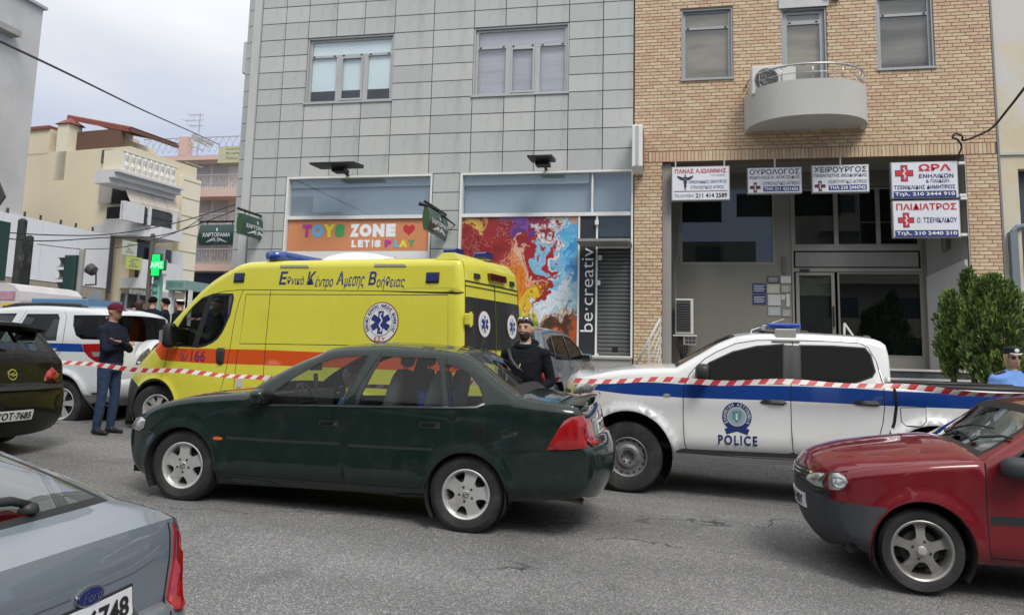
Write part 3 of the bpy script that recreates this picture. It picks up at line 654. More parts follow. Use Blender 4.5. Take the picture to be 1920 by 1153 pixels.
dr = glz('entrance_door', 2.70, 3.50, FLZ + .02, 3.49, backm=DIM, fr=.07); faceXZ('upper_panel', M('beige_blind', (.34, .31, .235), .6, var=.05), 2.77, 3.43, 2.98, 3.42, BY + .06, .01, dr, BB)
q = MB(BB)
for k in range(22): q.box((2.77, BY + .08 + .006 * (k % 2), FLZ + .1 + k * .065), (3.43, BY + .09, FLZ + .158 + k * .065))
q.obj('dark_blind', M('dark_slats', (.05, .055, .065), .4), dr)
b = MB(BB); b.box((3.44, BY - .06, 2.3), (3.47, BY - .03, 2.75)); b.tube([(3.455, BY - .03, 2.32), (3.455, BY - .01, 2.32)], .008, 6); b.obj('door_handle', BLACKM, dr)
b = MB(BB); b.box((2.78, BY - .07, 3.51), (2.98, BY - .02, 3.55)); b.obj('door_closer', BLACKM, dr)
sw = glz('shop_window', 3.56, 5.24, FLZ + .24, 3.49, gl=glassmat('entrance_glass', (.45, .5, .5), 2.0), backm=DIM2, fr=.035)
b = MB(BB); b.box((3.53, BY - .03, FLZ), (5.25, BY + .05, FLZ + .235)); b.obj('bottom_rail', DFR, brick)
for k_, (px0, py0, px1, py1, m_) in enumerate([(1411, 531, 1437, 550, 'nav'), (1411, 552, 1437, 571, 'nav'), (1438, 518, 1462, 531, 'blk'), (1438, 533, 1462, 550, 'grn'), (1440, 552, 1464, 573, 'wh'), (1440, 575, 1464, 592, 'tea'), (1464, 518, 1483, 531, 'wh'), (1464, 534, 1483, 549, 'gry'), (1474, 551, 1481, 575, 'wh'), (1465, 553, 1472, 562, 'wh'), (1466, 580, 1484, 594, 'gry')]):
    cc_ = dict(nav=(.03, .04, .15), blk=(.06, .055, .05), grn=(.35, .40, .25), wh=(.45, .46, .47), tea=(.30, .36, .34), gry=(.24, .235, .21))[m_]
    a = at_y(px0, py0, BY - .01); c = at_y(px1, py1, BY - .01); b = MB(); b.off = Vector((a.x, BY - .01, c.z)); b.box((a.x, BY - .015, c.z), (c.x, BY - .001, a.z))
    pl = b.obj('wall_plaque', M('plaque_' + m_, cc_, .5), None, loc=(a.x, BY - .01, c.z)); 
    lbl = dict(nav='navy plaque beside the entrance door, %s of the navy pair' % ('upper' if k_ == 0 else 'lower'), blk='dark plaque at the top left of the notices beside the door', grn='pale green notice just under the dark plaque', wh='', tea='mint green notice at the bottom of the left notice column', gry='')[m_]
    lbl = lbl or {4: 'white notice with a blue round mark in the middle of the left column', 6: 'pale notice at the top of the column next to the door', 7: 'grey notice under the pale top notice next to the door', 8: 'tall white doorbell panel beside the entrance door', 9: 'tiny white card left of the doorbell panel', 10: 'grey notice lowest of those next to the door'}[k_]
    setp(pl, lbl, 'notice', 'notices on the wall by the entrance')
    if a.x < c.x - .1:
        b = MB((a.x, BY - .01, c.z)); h_ = a.z - c.z
        for r_ in range(4): b.box((a.x + .03, BY - .0165, a.z - h_ * (.28 + .17 * r_)), (c.x - .03 - .03 * (r_ % 2), BY - .0155, a.z - h_ * (.22 + .17 * r_)))
        b.obj('print_lines', M('print_grey', (.5, .5, .52) if m_ in ('nav', 'blk') else (.12, .13, .16), .5), pl)
def simple(name, label, cat, mb, mat, loc, **kw): return mb.obj(name, mat, None, loc=loc, label=label, cat=cat, **kw)
# wall lamp and conduit
b = MB((5.55, 17.1, 4.0)); b.box((5.49, 17.02, 3.9), (5.56, 17.12, 4.25)); b.lathe([(.03, 3.82), (.045, 3.86), (.045, 4.1), (.03, 4.12)], Matrix.Translation((5.47, 17.0, 0)), 10); simple('wall_lamp', 'small dark wall lamp on the right side wall of the entrance recess', 'lamp', b, M('lamp_dark', (.1, .1, .09), .5), (5.55, 17.1, 4.0))
b = MB((2.45, 17.7, 4)); b.box((2.42, BY - .06, 3.47), (2.49, BY - .001, 3.82)); simple('wall_lamp', 'slim dark wall lamp on the wall left of the entrance door', 'lamp', b, M('lamp_dark'), (2.45, 17.7, 4))
b = MB((0.1, 17.6, 4)); b.tube(cat_curve([at_y(1275, 400, 17.6), at_y(1272, 470, 17.6), at_y(1265, 500, 17.6), at_y(1266, 560, 17.6), at_y(1268, 600, 17.6)], 5), .018, 6); simple('conduit', 'thin grey conduit running down the left wall of the entrance recess', 'pipe', b, M('pipe_grey'), (0.1, 17.6, 4))

# ---- right neighbour
NB = Vector((9, FY, .8))
nb = thing('plaster_building', 'weathered cream plaster building at the right edge with a dark opening', 'building', NB)
CREAM = M('weathered_cream', (.62, .54, .37), .9, stain=((.60, .58, .53), .55, .42, .56), var=.1, vscale=1.2, bump=.15, bscale=12)
b = MB(NB); wall_with_holes(b, 6.41, 14, .5, 13, FY + .04, FY + .4, [(6.72, 14.1, 2.3, 5.42), (6.41, 14.1, .4, 2.3)]); b.obj('wall', CREAM, nb)
b = MB(NB); b.box((6.40, FY + .0, 5.70), (14, FY + .039, 5.76)); b.obj('ledge', M('pale_ledge', (.5, .5, .47), .8), nb)
b = MB(NB); b.box((6.74, FY + .25, 3.6), (14, FY + .3, 5.42)); b.obj('dark_panel', M('slate_panel', (.045, .055, .075), .5, var=.1), nb)
b = MB(NB); b.box((6.41, FY + .2, .5), (14, FY + .5, 3.6)); b.obj('lower_wall', M('dark_grey_wall', (.06, .06, .065), .8, var=.2), nb)
b = MB(NB); b.box((6.47, FY - .10, 1.2), (6.60, FY + .03, 4.15)); b.tube([(6.53, FY - .04, 4.15), (6.62, FY - .04, 4.25), (6.75, FY + .03, 4.28)], .05, 8); b.obj('downpipe', M('blue_grey_pipe', (.17, .2, .23), .5), nb)
b = MB(NB)
for k in range(9):
    z_ = 3.52 - k * .12; b.box((6.78 + .0, FY - .05 + .01 * k, z_), (9.5, FY + .19, z_ + .10))
b.obj('slatted_canopy', M('charcoal_slats', (.08, .075, .07), .6, var=.2), nb)

# ---- pavement
PAVE = M('grey_paving', (.27, .265, .25), .85, var=.12, vscale=2, bump=.15, bscale=30)
def pz(x, y): return gz(x, y) + .22 * max(0, (y - 15.0) / 1.5)
strip('pavement', -10.6, 30, 15.0, FY + .02, pz, .15, PAVE, 40, 3)
# ================================================================ vehicle builder
def pip(P, poly):
    x, z = P[:, 0], P[:, 1]; ins = np.zeros(len(P), bool); n = len(poly); j = n - 1
    for i in range(n):
        xi, zi = poly[i]; xj, zj = poly[j]
        if zi != zj:
            c = ((zi > z) != (zj > z)) & (x < (xj - xi) * (z - zi) / (zj - zi) + xi); ins ^= c
        j = i
    return ins
def offpoly(poly, d):
    n = len(poly); A = sum(poly[i][0] * poly[(i + 1) % n][1] - poly[(i + 1) % n][0] * poly[i][1] for i in range(n)); s = 1 if A > 0 else -1; out = []
    for i in range(n):
        p0, p1, p2 = Vector(poly[i - 1]), Vector(poly[i]), Vector(poly[(i + 1) % n]); e1 = (p1 - p0).normalized(); e2 = (p2 - p1).normalized()
        n1 = Vector((e1.y, -e1.x)) * s; n2 = Vector((e2.y, -e2.x)) * s; b = (n1 + n2); b = b / max(b.length_squared / 2, .35) 
        out.append(tuple(p1 + b * d))
    return out
def ribbon(line, w):
    P = [Vector(p) for p in line]; L = []; Rr = []
    for i, p in enumerate(P):
        a = P[max(0, i - 1)]; b = P[min(len(P) - 1, i + 1)]; t = (b - a).normalized(); n = Vector((-t.y, t.x)) * w / 2; L.append(tuple(p + n)); Rr.append(tuple(p - n))
    return L + Rr[::-1]
def dens(pts, step=.06):
    out = []
    for i in range(len(pts)):
        a, b = Vector(pts[i]), Vector(pts[(i + 1) % len(pts)]); k = max(1, int((b - a).length / step))
        out += [tuple(a.lerp(b, t / k)) for t in range(k)]
    return out
def seg_dist(P, A, B):
    """distance of points P (n,2) to polyline segments A->B (m,2)"""
    d = B - A; L2 = (d ** 2).sum(1) + 1e-12; w_ = P[:, None, :] - A[None]; t = np.clip((w_ * d[None]).sum(2) / L2[None], 0, 1); q = w_ - t[..., None] * d[None]; return np.sqrt((q ** 2).sum(2).min(1))
RUB = M('black_rubber', (.012, .012, .013), .6); GAP = M('panel_gap', (.006, .006, .006), .9)
TYRE = M('tyre_rubber', (.022, .022, .023), .82, var=.25, vscale=7, bump=.25, bscale=90, stain=((.09, .085, .08), 3, .5, .9))
UNDER = M('under_body', (.012, .012, .012), .9)
GL_CLEAR = glassmat('car_glass', (.72, .78, .76), .85); GL_DARK = glassmat('tinted_car_glass', (.06, .07, .075), .45); GL_MID = glassmat('smoked_car_glass', (.34, .38, .38), .8)
TRIM = M('black_trim', (.02, .021, .023), .5); CHROME = M('chrome', (.6, .6, .6), .18, 1.)
LENSR = M('red_tail_lens', (.32, .008, .010), .12, coat=1, var=.25, vscale=14); LENSD = M('dark_red_lens', (.07, .006, .008), .15, coat=1); LENSW = M('clear_lamp_lens', (.50, .51, .51), .15, .55, coat=1, var=.35, vscale=16); LENSO = M('orange_lens', (.55, .13, .02), .2, coat=1)
SEAT = M('grey_seat_cloth', (.075, .078, .082), .9, var=.15, vscale=10); DASH = M('dark_dash', (.03, .03, .032), .8); PLATE = M('white_plate', (.66, .67, .68), .45)
RIMS = M('silver_alloy', (.62, .62, .61), .34, .6, var=.08, vscale=9, stain=((.16, .14, .12), 7, .55, 1.0)); RIMG = M('dull_steel_rim', (.20, .20, .205), .5, .5, stain=((.06, .05, .045), 9, .45, .8)); RIMK = M('dark_hub', (.03, .03, .03), .6)
def hole(n_, k, r0, r1, a0, a1, ph=0., m=5):
    c = ph + 2 * math.pi * k / n_; q = []
    for i in range(m + 1): a = c - a0 + 2 * a0 * i / m; q.append((r0 * math.cos(a), r0 * math.sin(a)))
    for i in range(m + 1): a = c + a1 - 2 * a1 * i / m; q.append((r1 * math.cos(a), r1 * math.sin(a)))
    P = [Vector(p) for p in q]; s = []
    for i in range(len(P)):                        # round the corners
        a, b, c2 = P[i - 1], P[i], P[(i + 1) % len(P)]; s.append(tuple(b * .5 + (a + c2) * .25))
    return s
def make_wheel(style, Rt, Rr, wd=.2):
    """wheel lying along local y, outer face towards -y. returns list of (name, MB, mats)"""
    Q = Matrix.Rotation(R(90), 4, 'X')             # local z -> -y
    t = MB(); wO, wI = 0., -wd
    prof = [(Rr - .012, wI + .02), (Rr + .01, wI), (Rr + .06, wI - .012), (Rt - .035, wI - .006), (Rt - .008, wI + .02)]
    for k in range(4):
        a = wI + .035 + k * (wd - .07) / 3 - .004
        if k: prof += [(Rt, a - .0), ]
        prof += [(Rt, a), (Rt - .008, a + .001), (Rt - .008, a + .007), (Rt, a + .008)]
    prof += [(Rt - .006, wO - .018), (Rt - .03, wO + .004), (Rr + .062, wO + .012), (Rr + .055, wO + .010), (Rr + .03, wO + .010), (Rr + .012, wO + .004), (Rr - .002, wO - .002), (Rr - .012, wO - .03)]
    t.lathe(prof, Q, 56)
    b = MB(); lip = .0
    b.lathe([(Rr + .004, -.012), (Rr + .004, -.001), (Rr - .004, .003), (Rr - .016, -.004), (Rr - .024, -.02), (Rr - .03, -.05), (Rr - .045, -.16), (Rr - .05, -.17)], Q, 48)
    cfg = dict(vec=[hole(5, k, .50, .90, R(10), R(21), R(90 + 36)) for k in range(5)], star=[hole(5, k, .40, .93, R(17), R(29), R(90 + 36)) for k in range(5)],
               five=[hole(5, k, .30, .93, R(10), R(27), R(90 + 36)) for k in range(5)], steel=[hole(16, k, .80, .90, R(4), R(4)) for k in range(16)], cap=[hole(7, k, .45, .86, R(7), R(12)) for k in range(7)])[style]
    ro = .97 if style != 'star' else .90
    H = [[(x * Rr, z * Rr) for x, z in h] for h in cfg]; nb = {'vec': 5, 'star': 4, 'steel': 6, 'five': 5, 'cap': 0}[style]
    def dep(r):
        u = r / Rr
        if style == 'steel': return -.045 + .03 * math.exp(-((u - .42) / .16) ** 2) - .03 * math.exp(-(u / .25) ** 2) + .02 * u
        if style == 'star': return -.050 + .040 * (1 - u) 
        return -.024 + .010 * math.cos(min(u, 1) * 3.0) * (u > .2) + (.004 if u > .2 else .012)
    V = []; E_ = []; F_ = []
    def addp(poly, f=False):
        s0 = len(V); V.extend([Vector(p) for p in poly]); ids = list(range(s0, s0 + len(poly))); E_.extend([(ids[i], ids[(i + 1) % len(ids)]) for i in range(len(ids))])
    OUT = [(ro * Rr * math.cos(2 * math.pi * i / 56), ro * Rr * math.sin(2 * math.pi * i / 56)) for i in range(56)]
    addp(OUT); [addp(h) for h in H]
    for rr in (.15, .25, .36, .5, .65, .8, .92):
        for i in range(30): a = 2 * math.pi * i / 30; V.append(Vector((rr * Rr * math.cos(a), rr * Rr * math.sin(a))))
    r_ = delaunay_2d_cdt(V, E_, [], 0, 1e-5); P = r_[0]; T = np.array([list(t_) for t_ in r_[2]]); A = np.array([[p.x, p.y] for p in P]); C = A[T].mean(1)
    keep = (np.hypot(C[:, 0], C[:, 1]) < ro * Rr)
    for h in H: keep &= ~pip(C, h)
    b.add([Q @ Vector((p.x, p.y, dep(p.length))) for p in P], [tuple(int(x) for x in t_) for t_ in T[keep]])
    for h in H + [OUT]:
        n = len(h); d = .028; vs_ = [Q @ Vector((x, z, dep(math.hypot(x, z)) + .0005)) for x, z in h] + [Q @ Vector((x, z, dep(math.hypot(x, z)) - d)) for x, z in h]
        b.add(vs_, [(i, (i + 1) % n, n + (i + 1) % n, n + i) for i in range(n)])
    k = MB()
    k.lathe([(.001, -.075), (Rr * .62, -.075), (Rr * .62, -.085), (Rr * .35, -.085), (Rr * .3, -.12), (Rr - .05, -.165), (Rr - .03, -.17)], Q, 24)
    for i in range(nb):
        a = 2 * math.pi * i / nb + R(90 - 36 * (style != 'star') - 20 * (style == 'star')); rr = Rr * (.29 if style != 'steel' else .30); cx, cz = rr * math.cos(a), rr * math.sin(a)
        k.lathe([(.0115, dep(rr) + .0015), (.001, dep(rr) + .0015)], Q @ Matrix.Translation((cx, cz, 0)), 8) if style != 'steel' else k.lathe([(.013, dep(rr) - .01), (.013, dep(rr) + .012), (.001, dep(rr) + .014)], Q @ Matrix.Translation((cx, cz, 0)), 6)
    c = MB(); c.lathe([(Rr * .155, dep(0) - .01), (Rr * .15, dep(0) + .006), (Rr * .12, dep(0) + .009), (.001, dep(0) + .011)], Q, 20)
    em = MB(); em.lathe([(.021, dep(0) + .0125), (.025, dep(0) + .0125)], Q, 16); em.box((-.03, -(dep(0) + .0135), -.003), (.03, -(dep(0) + .012), .003), M4=Matrix.Rotation(R(-30), 4, 'Y'))
    return [('wheel', t, TYRE), ('rim', b, RIMG if style == 'steel' else M('grey_alloy', (.36, .35, .33), .36, .6, var=.15, vscale=9, stain=((.10, .09, .07), 7, .5, .95)) if style == 'star' else RIMS), ('brake_disc', k, RIMK), ('hub_cap', c, RIMG if style == 'steel' else RIMS)] + ([('hub_emblem', em, RIMK)] if style == 'vec' else [])

class Car:
    def __init__(s, name, label, cat, loc, rz, W, group=None):
        s.t = thing(name, label, cat, loc, rz, group); s.W = W; s.loc = Vector(loc)
        s.Mi = (Matrix.Translation(loc) @ Matrix.Rotation(rz, 4, 'Z')).inverted(); s.e = s.Mi @ EYE; s.regs = []; s.seams = []; s.flares = []; s.wheels = []; s.ins = lambda x, z: 0 * x
        s.rtop = .07; s.polys = []
    def px(s, x, y, Y=0.):
        """pixel -> local (x, z) on the plane local y=Y"""
        d = (s.Mi.to_3x3() @ ray(x, y)); k = (Y - s.e.y) / d.y; p = s.e + d * k; return (p.x, p.z)
    def pxs(s, pts, Y=0.): return [s.px(*p[:2], Y) for p in pts]
    def atx(s, x, y, X):
        d = (s.Mi.to_3x3() @ ray(x, y)); k = (X - s.e.x) / d.x; p = s.e + d * k; return (p.y, p.z)
    def outline(s, segs):
        """segs: [(tag, material, bulge, [pts], ...)] from the front bottom over the top to the rear bottom"""
        s.segs = segs; s.op = []; s.ot = []
        for i, sg in enumerate(segs):
            pts = sg[3]; c = cat_curve(pts, 5)
            # resample
            L = [0.]; 
            for a, b in zip(c, c[1:]): L.append(L[-1] + (b - a).length)
            n = max(2, int(L[-1] / .055)); q = []
            for k in range(n + 1):
                t = L[-1] * k / n; j = 0
                while j < len(L) - 2 and L[j + 1] < t: j += 1
                q.append(c[j].lerp(c[j + 1], (t - L[j]) / max(L[j + 1] - L[j], 1e-9)))
            if i: q = q[1:]
            s.op += q; s.ot += [i] * len(q)
        A = np.array([[p.x, p.y] for p in s.op]); s.A = A[:-1]; s.B = A[1:]
        s.x0, s.x1 = A[:, 0].min(), A[:, 0].max()
    def S(s, P):
        """depth of the near-side skin behind the plane y=0 for points P (n,2)"""
        P = np.asarray(P, float); x, z = P[:, 0], P[:, 1]
        y = s.ins(x, z)
        for end, Lr, Rf in ((0, s.plan[0], s.plan[1]), (1, s.plan[2], s.plan[3])):
            e = (x - s.x0) if end == 0 else (s.x1 - x); u = np.clip(1 - e / Lr, 0, 1); y = y + Rf * (1 - np.sqrt(np.maximum(1 - u ** 2.2, 0)))
        d = seg_dist(P, s.A, s.B); v = np.clip(1 - d / s.rtop, 0, 1); y = y + s.rtop * .85 * (1 - np.sqrt(np.maximum(1 - v * v, 0)))
        for (cx, cz, Rw) in s.arches:
            r = np.hypot(x - cx, z - cz); y = y - s.flare * np.exp(-((r - Rw - .01) / .05) ** 2)
        return y
    def n3(s, P):
        e = .004; P = np.asarray(P, float); dx = (s.S(P + [e, 0]) - s.S(P - [e, 0])) / (2 * e); dz = (s.S(P + [0, e]) - s.S(P - [0, e])) / (2 * e)
        n = np.stack([dx, -np.ones(len(P)), dz], 1); return n / np.linalg.norm(n, axis=1)[:, None]
    def build(s, bodymat, regs, seams, arches, bottom, plan=(.45, .22, .4, .18), flare=.015, gap=.007, grid=.085, far=True, extra=None, arch_lip=None):
        """regs: (name, mat, polygon, opts) highest priority first. bottom: [(x,z)...] from front to rear"""
        s.arches = arches; s.plan = plan; s.flare = flare; s.body = bodymat
        # closed domain polygon
        bot = []; P0 = s.op[0]; P1 = s.op[-1]
        segb = [tuple(P0)] + list(bottom) + [tuple(P1)]
        line = []
        for (a, b) in zip(segb, segb[1:]): line.append(a)
        line.append(segb[-1])
        def zb(x):
            for a, b in zip(line, line[1:]):
                if a[0] <= x <= b[0]: return a[1] + (b[1] - a[1]) * (x - a[0]) / max(b[0] - a[0], 1e-9)
            return line[-1][1] if x > line[-1][0] else line[0][1]
        V = []; E_ = []
        def addl(pts, closed):
            k = len(V); V.extend([Vector((p[0], p[1])) for p in pts]); n = len(pts); E_.extend([(k + i, k + (i + 1) % n) for i in range(n if closed else n - 1)])
        dom = [tuple(p) for p in s.op] + [p for p in dens(line[::-1], .09)[:-1] if True][0:0]
        bl = []
        for a, b in zip(line, line[1:]):
            n = max(1, int(math.hypot(b[0] - a[0], b[1] - a[1]) / .09)); bl += [(a[0] + (b[0] - a[0]) * k / n, a[1] + (b[1] - a[1]) * k / n) for k in range(n)]
        dom = dom + bl[::-1][:-1]
        addl(dom, True)
        circ = [[(cx + Rw * math.cos(2 * math.pi * i / 44), cz + Rw * math.sin(2 * math.pi * i / 44)) for i in range(44)] for cx, cz, Rw in arches]
        for c in circ: addl(c, True)
        R2 = []
        for r in regs:
            nm, mt, poly = r[:3]; o = r[3] if len(r) > 3 else {}
            poly = dens(poly, .07); R2.append((nm, mt, poly, o))
            if o.get('gasket'): R2.append(('gasket', RUB, offpoly(poly, o['gasket']), {}))
        ribs = [ribbon(dens(q, .07)[:-1] + [q[-1]] if 0 else q, gap) for q in seams]
        for (_, _, poly, _) in R2: addl(poly, True)
        for rb in ribs: addl(rb, True)
        # interior points
        xs = np.arange(s.x0, s.x1, grid); A = np.array(dom); zs = np.arange(A[:, 1].min(), A[:, 1].max(), grid)
        G = np.array([(x + (j % 2) * grid / 2, z) for j, z in enumerate(zs) for x in xs]); G = G[pip(G, dom)]; dd = seg_dist(G, s.A, s.B); G = G[dd > s.rtop * 1.2]
        keep = np.ones(len(G), bool)
        for (_, _, poly, _) in R2:
            pa = np.array(poly); keep &= seg_dist(G, pa, np.roll(pa, -1, 0)) > grid * .25
        V.extend([Vector(g) for g in G[keep]])
        O = np.array([[p.x, p.y] for p in s.op]); T_ = np.gradient(O, axis=0); T_ /= np.linalg.norm(T_, axis=1)[:, None] + 1e-9; Nn = np.stack([T_[:, 1], -T_[:, 0]], 1)
        for f in (.06, .22, .55, 1.0):
            Q = O + Nn * s.rtop * f; Q = Q[pip(Q, dom)]; dq = seg_dist(Q, s.A, s.B); Q = Q[dq > s.rtop * f * .85]; V.extend([Vector(q) for q in Q])
        for (cx, cz, Rw) in arches:
            for k in (.025, .06, .11):
                Q = np.array([(cx + (Rw + k) * math.cos(2 * math.pi * i / 36), cz + (Rw + k) * math.sin(2 * math.pi * i / 36)) for i in range(36)]); Q = Q[pip(Q, dom)]
                V.extend([Vector(q) for q in Q])
        r_ = delaunay_2d_cdt(V, E_, [], 0, 1e-5); P = np.array([[p.x, p.y] for p in r_[0]]); T = np.array([list(t_) for t_ in r_[2]]); C = P[T].mean(1)
        ok = pip(C, dom)
        for c in circ: ok &= ~pip(C, c)
        T = T[ok]; C = C[ok]; cls = np.full(len(T), -1)
        for i in range(len(R2) - 1, -1, -1): cls[pip(C, R2[i][2])] = i
        seam = np.zeros(len(T), bool)
        for rb in ribs: seam |= pip(C, rb)
        for i, (nm, mt, poly, o) in enumerate(R2):
            if nm in ('window', 'gasket') or o.get('top'): seam &= ~(cls == i)
        Y = s.S(P); Nrm = s.n3(P); s.P, s.Yv = P, Y
        groups = {}
        for i in range(-1, len(R2)):
            nm = 'body' if i < 0 else R2[i][0]; nm2 = ('body', 0) if i < 0 or nm == 'gasket' or R2[i][3].get('inbody') else (nm, i)
            sel = (cls == i)
            mt = bodymat if i < 0 else R2[i][1]
            groups.setdefault(nm2, []).append((T[sel & ~seam], mt)); 
            if (sel & seam).any(): groups.setdefault(nm2, []).append((T[sel & seam], GAP))
        s.bodyobj = None
        for side in (0, 1) if far else (0,):
            for (nm, ix), parts in sorted(groups.items(), key=lambda q: q[0] != ('body', 0)):
                al = np.concatenate([p[0] for p in parts]) if parts else []
                if len(al) == 0: continue
                used = np.unique(al); rem = -np.ones(len(P), int); rem[used] = np.arange(len(used))
                o = R2[ix][3] if nm != 'body' else {}; off = o.get('off', 0)
                Pv = P[used]; Yv = Y[used] + off; nv = Nrm[used].copy()
                if side: Yv = s.W - Yv; nv[:, 1] *= -1
                me = bpy.data.meshes.new(nm); F = [tuple(int(v) for v in rem[t_]) for t_ in al]
                if not side: F = [f for f in F]
                else: F = [f[::-1] for f in F]
                me.from_pydata([(a[0], y, a[1]) for a, y in zip(Pv, Yv)], [], F)
                mats = []; mi = []
                for tt, mt in parts:
                    if mt not in mats: mats.append(mt)
                    mi += [mats.index(mt)] * len(tt)
                for m_ in mats: me.materials.append(m_)
                me.polygons.foreach_set('material_index', mi); me.polygons.foreach_set('use_smooth', [True] * len(F)); me.update()
                me.normals_split_custom_set_from_vertices([tuple(v) for v in nv])
                ob = bpy.data.objects.new(nm if nm != 'body' else 'side_panel', me); COL.objects.link(ob); ob.parent = s.t
                if o.get('label') and not side: ob['label'] = o['label']
        s.wrap(); s.wells(); return s
    def wrap(s):
        ts = [0, .015, .04, .07, .10, .16, .24, .34, .42, .5, .58, .66, .76, .84, .90, .93, .96, .985, 1]; O = np.array([[p.x, p.y] for p in s.op]); Ye = s.S(O)
        T_ = np.gradient(O, axis=0); T_ /= np.linalg.norm(T_, axis=1)[:, None] + 1e-9; N2 = np.stack([-T_[:, 1], T_[:, 0]], 1)
        # smooth bulge amounts
        bl = np.array([s.segs[t][2] for t in s.ot], float); bs = bl.copy()
        bx = np.array([s.segs[t][4].get('bow', 0) if len(s.segs[t]) > 4 else 0 for t in s.ot], float)
        for _ in range(3): bs[1:-1] = (bs[:-2] + bs[1:-1] * 2 + bs[2:]) / 4; bx[1:-1] = (bx[:-2] + bx[1:-1] * 2 + bx[2:]) / 4
        s.grid = np.zeros((len(O), len(ts), 3))
        for j, t in enumerate(ts):
            b_ = 1 - abs(2 * t - 1) ** 2.4
            s.grid[:, j, 0] = O[:, 0] + (N2[:, 0] * bs + bx) * b_; s.grid[:, j, 2] = O[:, 1] + N2[:, 1] * bs * b_; s.grid[:, j, 1] = Ye + (s.W - 2 * Ye) * t
        n, m = len(O), len(ts); runs = []
        i = 0
        while i < n - 1:
            k = i
            while k < n - 1 and s.ot[k + 1] == s.ot[i + 1]: k += 1
            if k == i: k = i + 1
            runs.append((i, k, s.ot[min(i + 1, n - 1)])); i = k
        allv = [tuple(p) for p in s.grid.reshape(-1, 3)]; allf = []
        me0 = bpy.data.meshes.new('t'); F0 = [(a * m + b, (a + 1) * m + b, (a + 1) * m + b + 1, a * m + b + 1) for a in range(n - 1) for b in range(m - 1)]
        s.bvh = BVHTree.FromPolygons(allv, F0)
        # normals by vertex over the whole wrap, but broken at the segment borders that are marked sharp
        me0 = None
        for (a, b, sg) in runs:
            tag, mt = s.segs[sg][0], s.segs[sg][1]; opt = s.segs[sg][4] if len(s.segs[sg]) > 4 else {}
            F = []; mi = []; mats = [mt]; glass = opt.get('glass')
            GF = []
            for r in range(a, b):
                for c in range(m - 1):
                    f = ((r - a) * m + c, (r + 1 - a) * m + c, (r + 1 - a) * m + c + 1, (r - a) * m + c + 1)
                    if glass and 3 <= c <= m - 5 and r >= a + opt.get('m0', 0) and r < b - opt.get('m1', 0): GF.append(f)
                    elif glass and 2 <= c <= m - 4 and (r >= a + opt.get('m0', 0) - 1): F.append(f); mi.append(1)
                    else: F.append(f); mi.append(0)
            vv = allv[a * m:(b + 1) * m]
            for (FF, nm, mm, mis) in ((F, tag, [mt, RUB], mi), (GF, opt.get('gname', 'window'), [glass], [0] * len(GF))):
                if not FF: continue
                mb = MB(); mb.add(vv, FF); mb.m = mis; ob = mb.obj(nm, mm if len(mm) > 1 and any(mis) else mm[0], s.t, smooth=True)
                bm = bmesh.new(); bm.from_mesh(ob.data); bmesh.ops.delete(bm, geom=[v for v in bm.verts if not v.link_faces], context='VERTS'); bm.to_mesh(ob.data); bm.free(); 
                if opt.get('label') and nm == tag: ob['label'] = opt['label']
    def wells(s):
        b = MB()
        for (cx, cz, Rw) in s.arches:
            yo = float(s.S([[cx, cz + Rw]])[0]) + .002
            for sd in (0, 1):
                y0, y1 = (yo, .36) if not sd else (s.W - yo, s.W - .36)
                n = 28; V = []; F = []
                for i in range(n + 1):
                    a = R(-35) + R(250) * i / n; q = (cx + Rw * math.cos(a), cz + Rw * math.sin(a)); V += [(q[0], y0, q[1]), (q[0], y1, q[1]), (cx + .02 * math.cos(a), y1, cz + .02 * math.sin(a))]
                F = [(3 * i, 3 * i + 3, 3 * i + 4, 3 * i + 1) for i in range(n)] + [(3 * i + 1, 3 * i + 4, 3 * i + 5, 3 * i + 2) for i in range(n)]; b.add(V, F)
        zl = min(s.op[0].y, s.op[-1].y) + .03; b.box((s.x0 + .12, .12, zl), (s.x1 - .12, s.W - .12, zl + .06))
        zt = zl + .25
        xs = [s.x0 + .15] + [v for c in sorted(s.arches) for v in (c[0] - c[2], c[0] + c[2])] + [s.x1 - .15]
        for k in range(0, len(xs) - 1, 2): b.box((xs[k] + .01, .09, zl + .06), (xs[k + 1] - .01, s.W - .09, zt))
        b.obj('underbody', UNDER, s.t)
    def lip(s, mat, w_=.018, depth=.03, a0=-20, a1=200):
        for (cx, cz, Rw) in s.arches:
            for sd in (0, 1):
                b = MB(); V = []; n = 36
                for i in range(n + 1):
                    a = R(a0) + R(a1 - a0) * i / n; ca, sa = math.cos(a), math.sin(a)
                    P = np.array([(cx + (Rw + w_) * ca, cz + (Rw + w_) * sa), (cx + Rw * ca, cz + Rw * sa)]); y = s.S(P)
                    row = [(P[0][0], y[0] - .002, P[0][1]), (P[1][0] + .004 * ca, y[1] - .008, P[1][1] + .004 * sa), (P[1][0] - .001 * ca, y[1] + depth, P[1][1] - .001 * sa)]
                    V += [(p[0], p[1] if not sd else s.W - p[1], p[2]) for p in row]
                F = [q for i in range(n) for q in ((3 * i, 3 * i + 3, 3 * i + 4, 3 * i + 1), (3 * i + 1, 3 * i + 4, 3 * i + 5, 3 * i + 2))]; b.add(V, F)
                b.obj('wheel_arch_trim', mat, s.t, smooth=True)
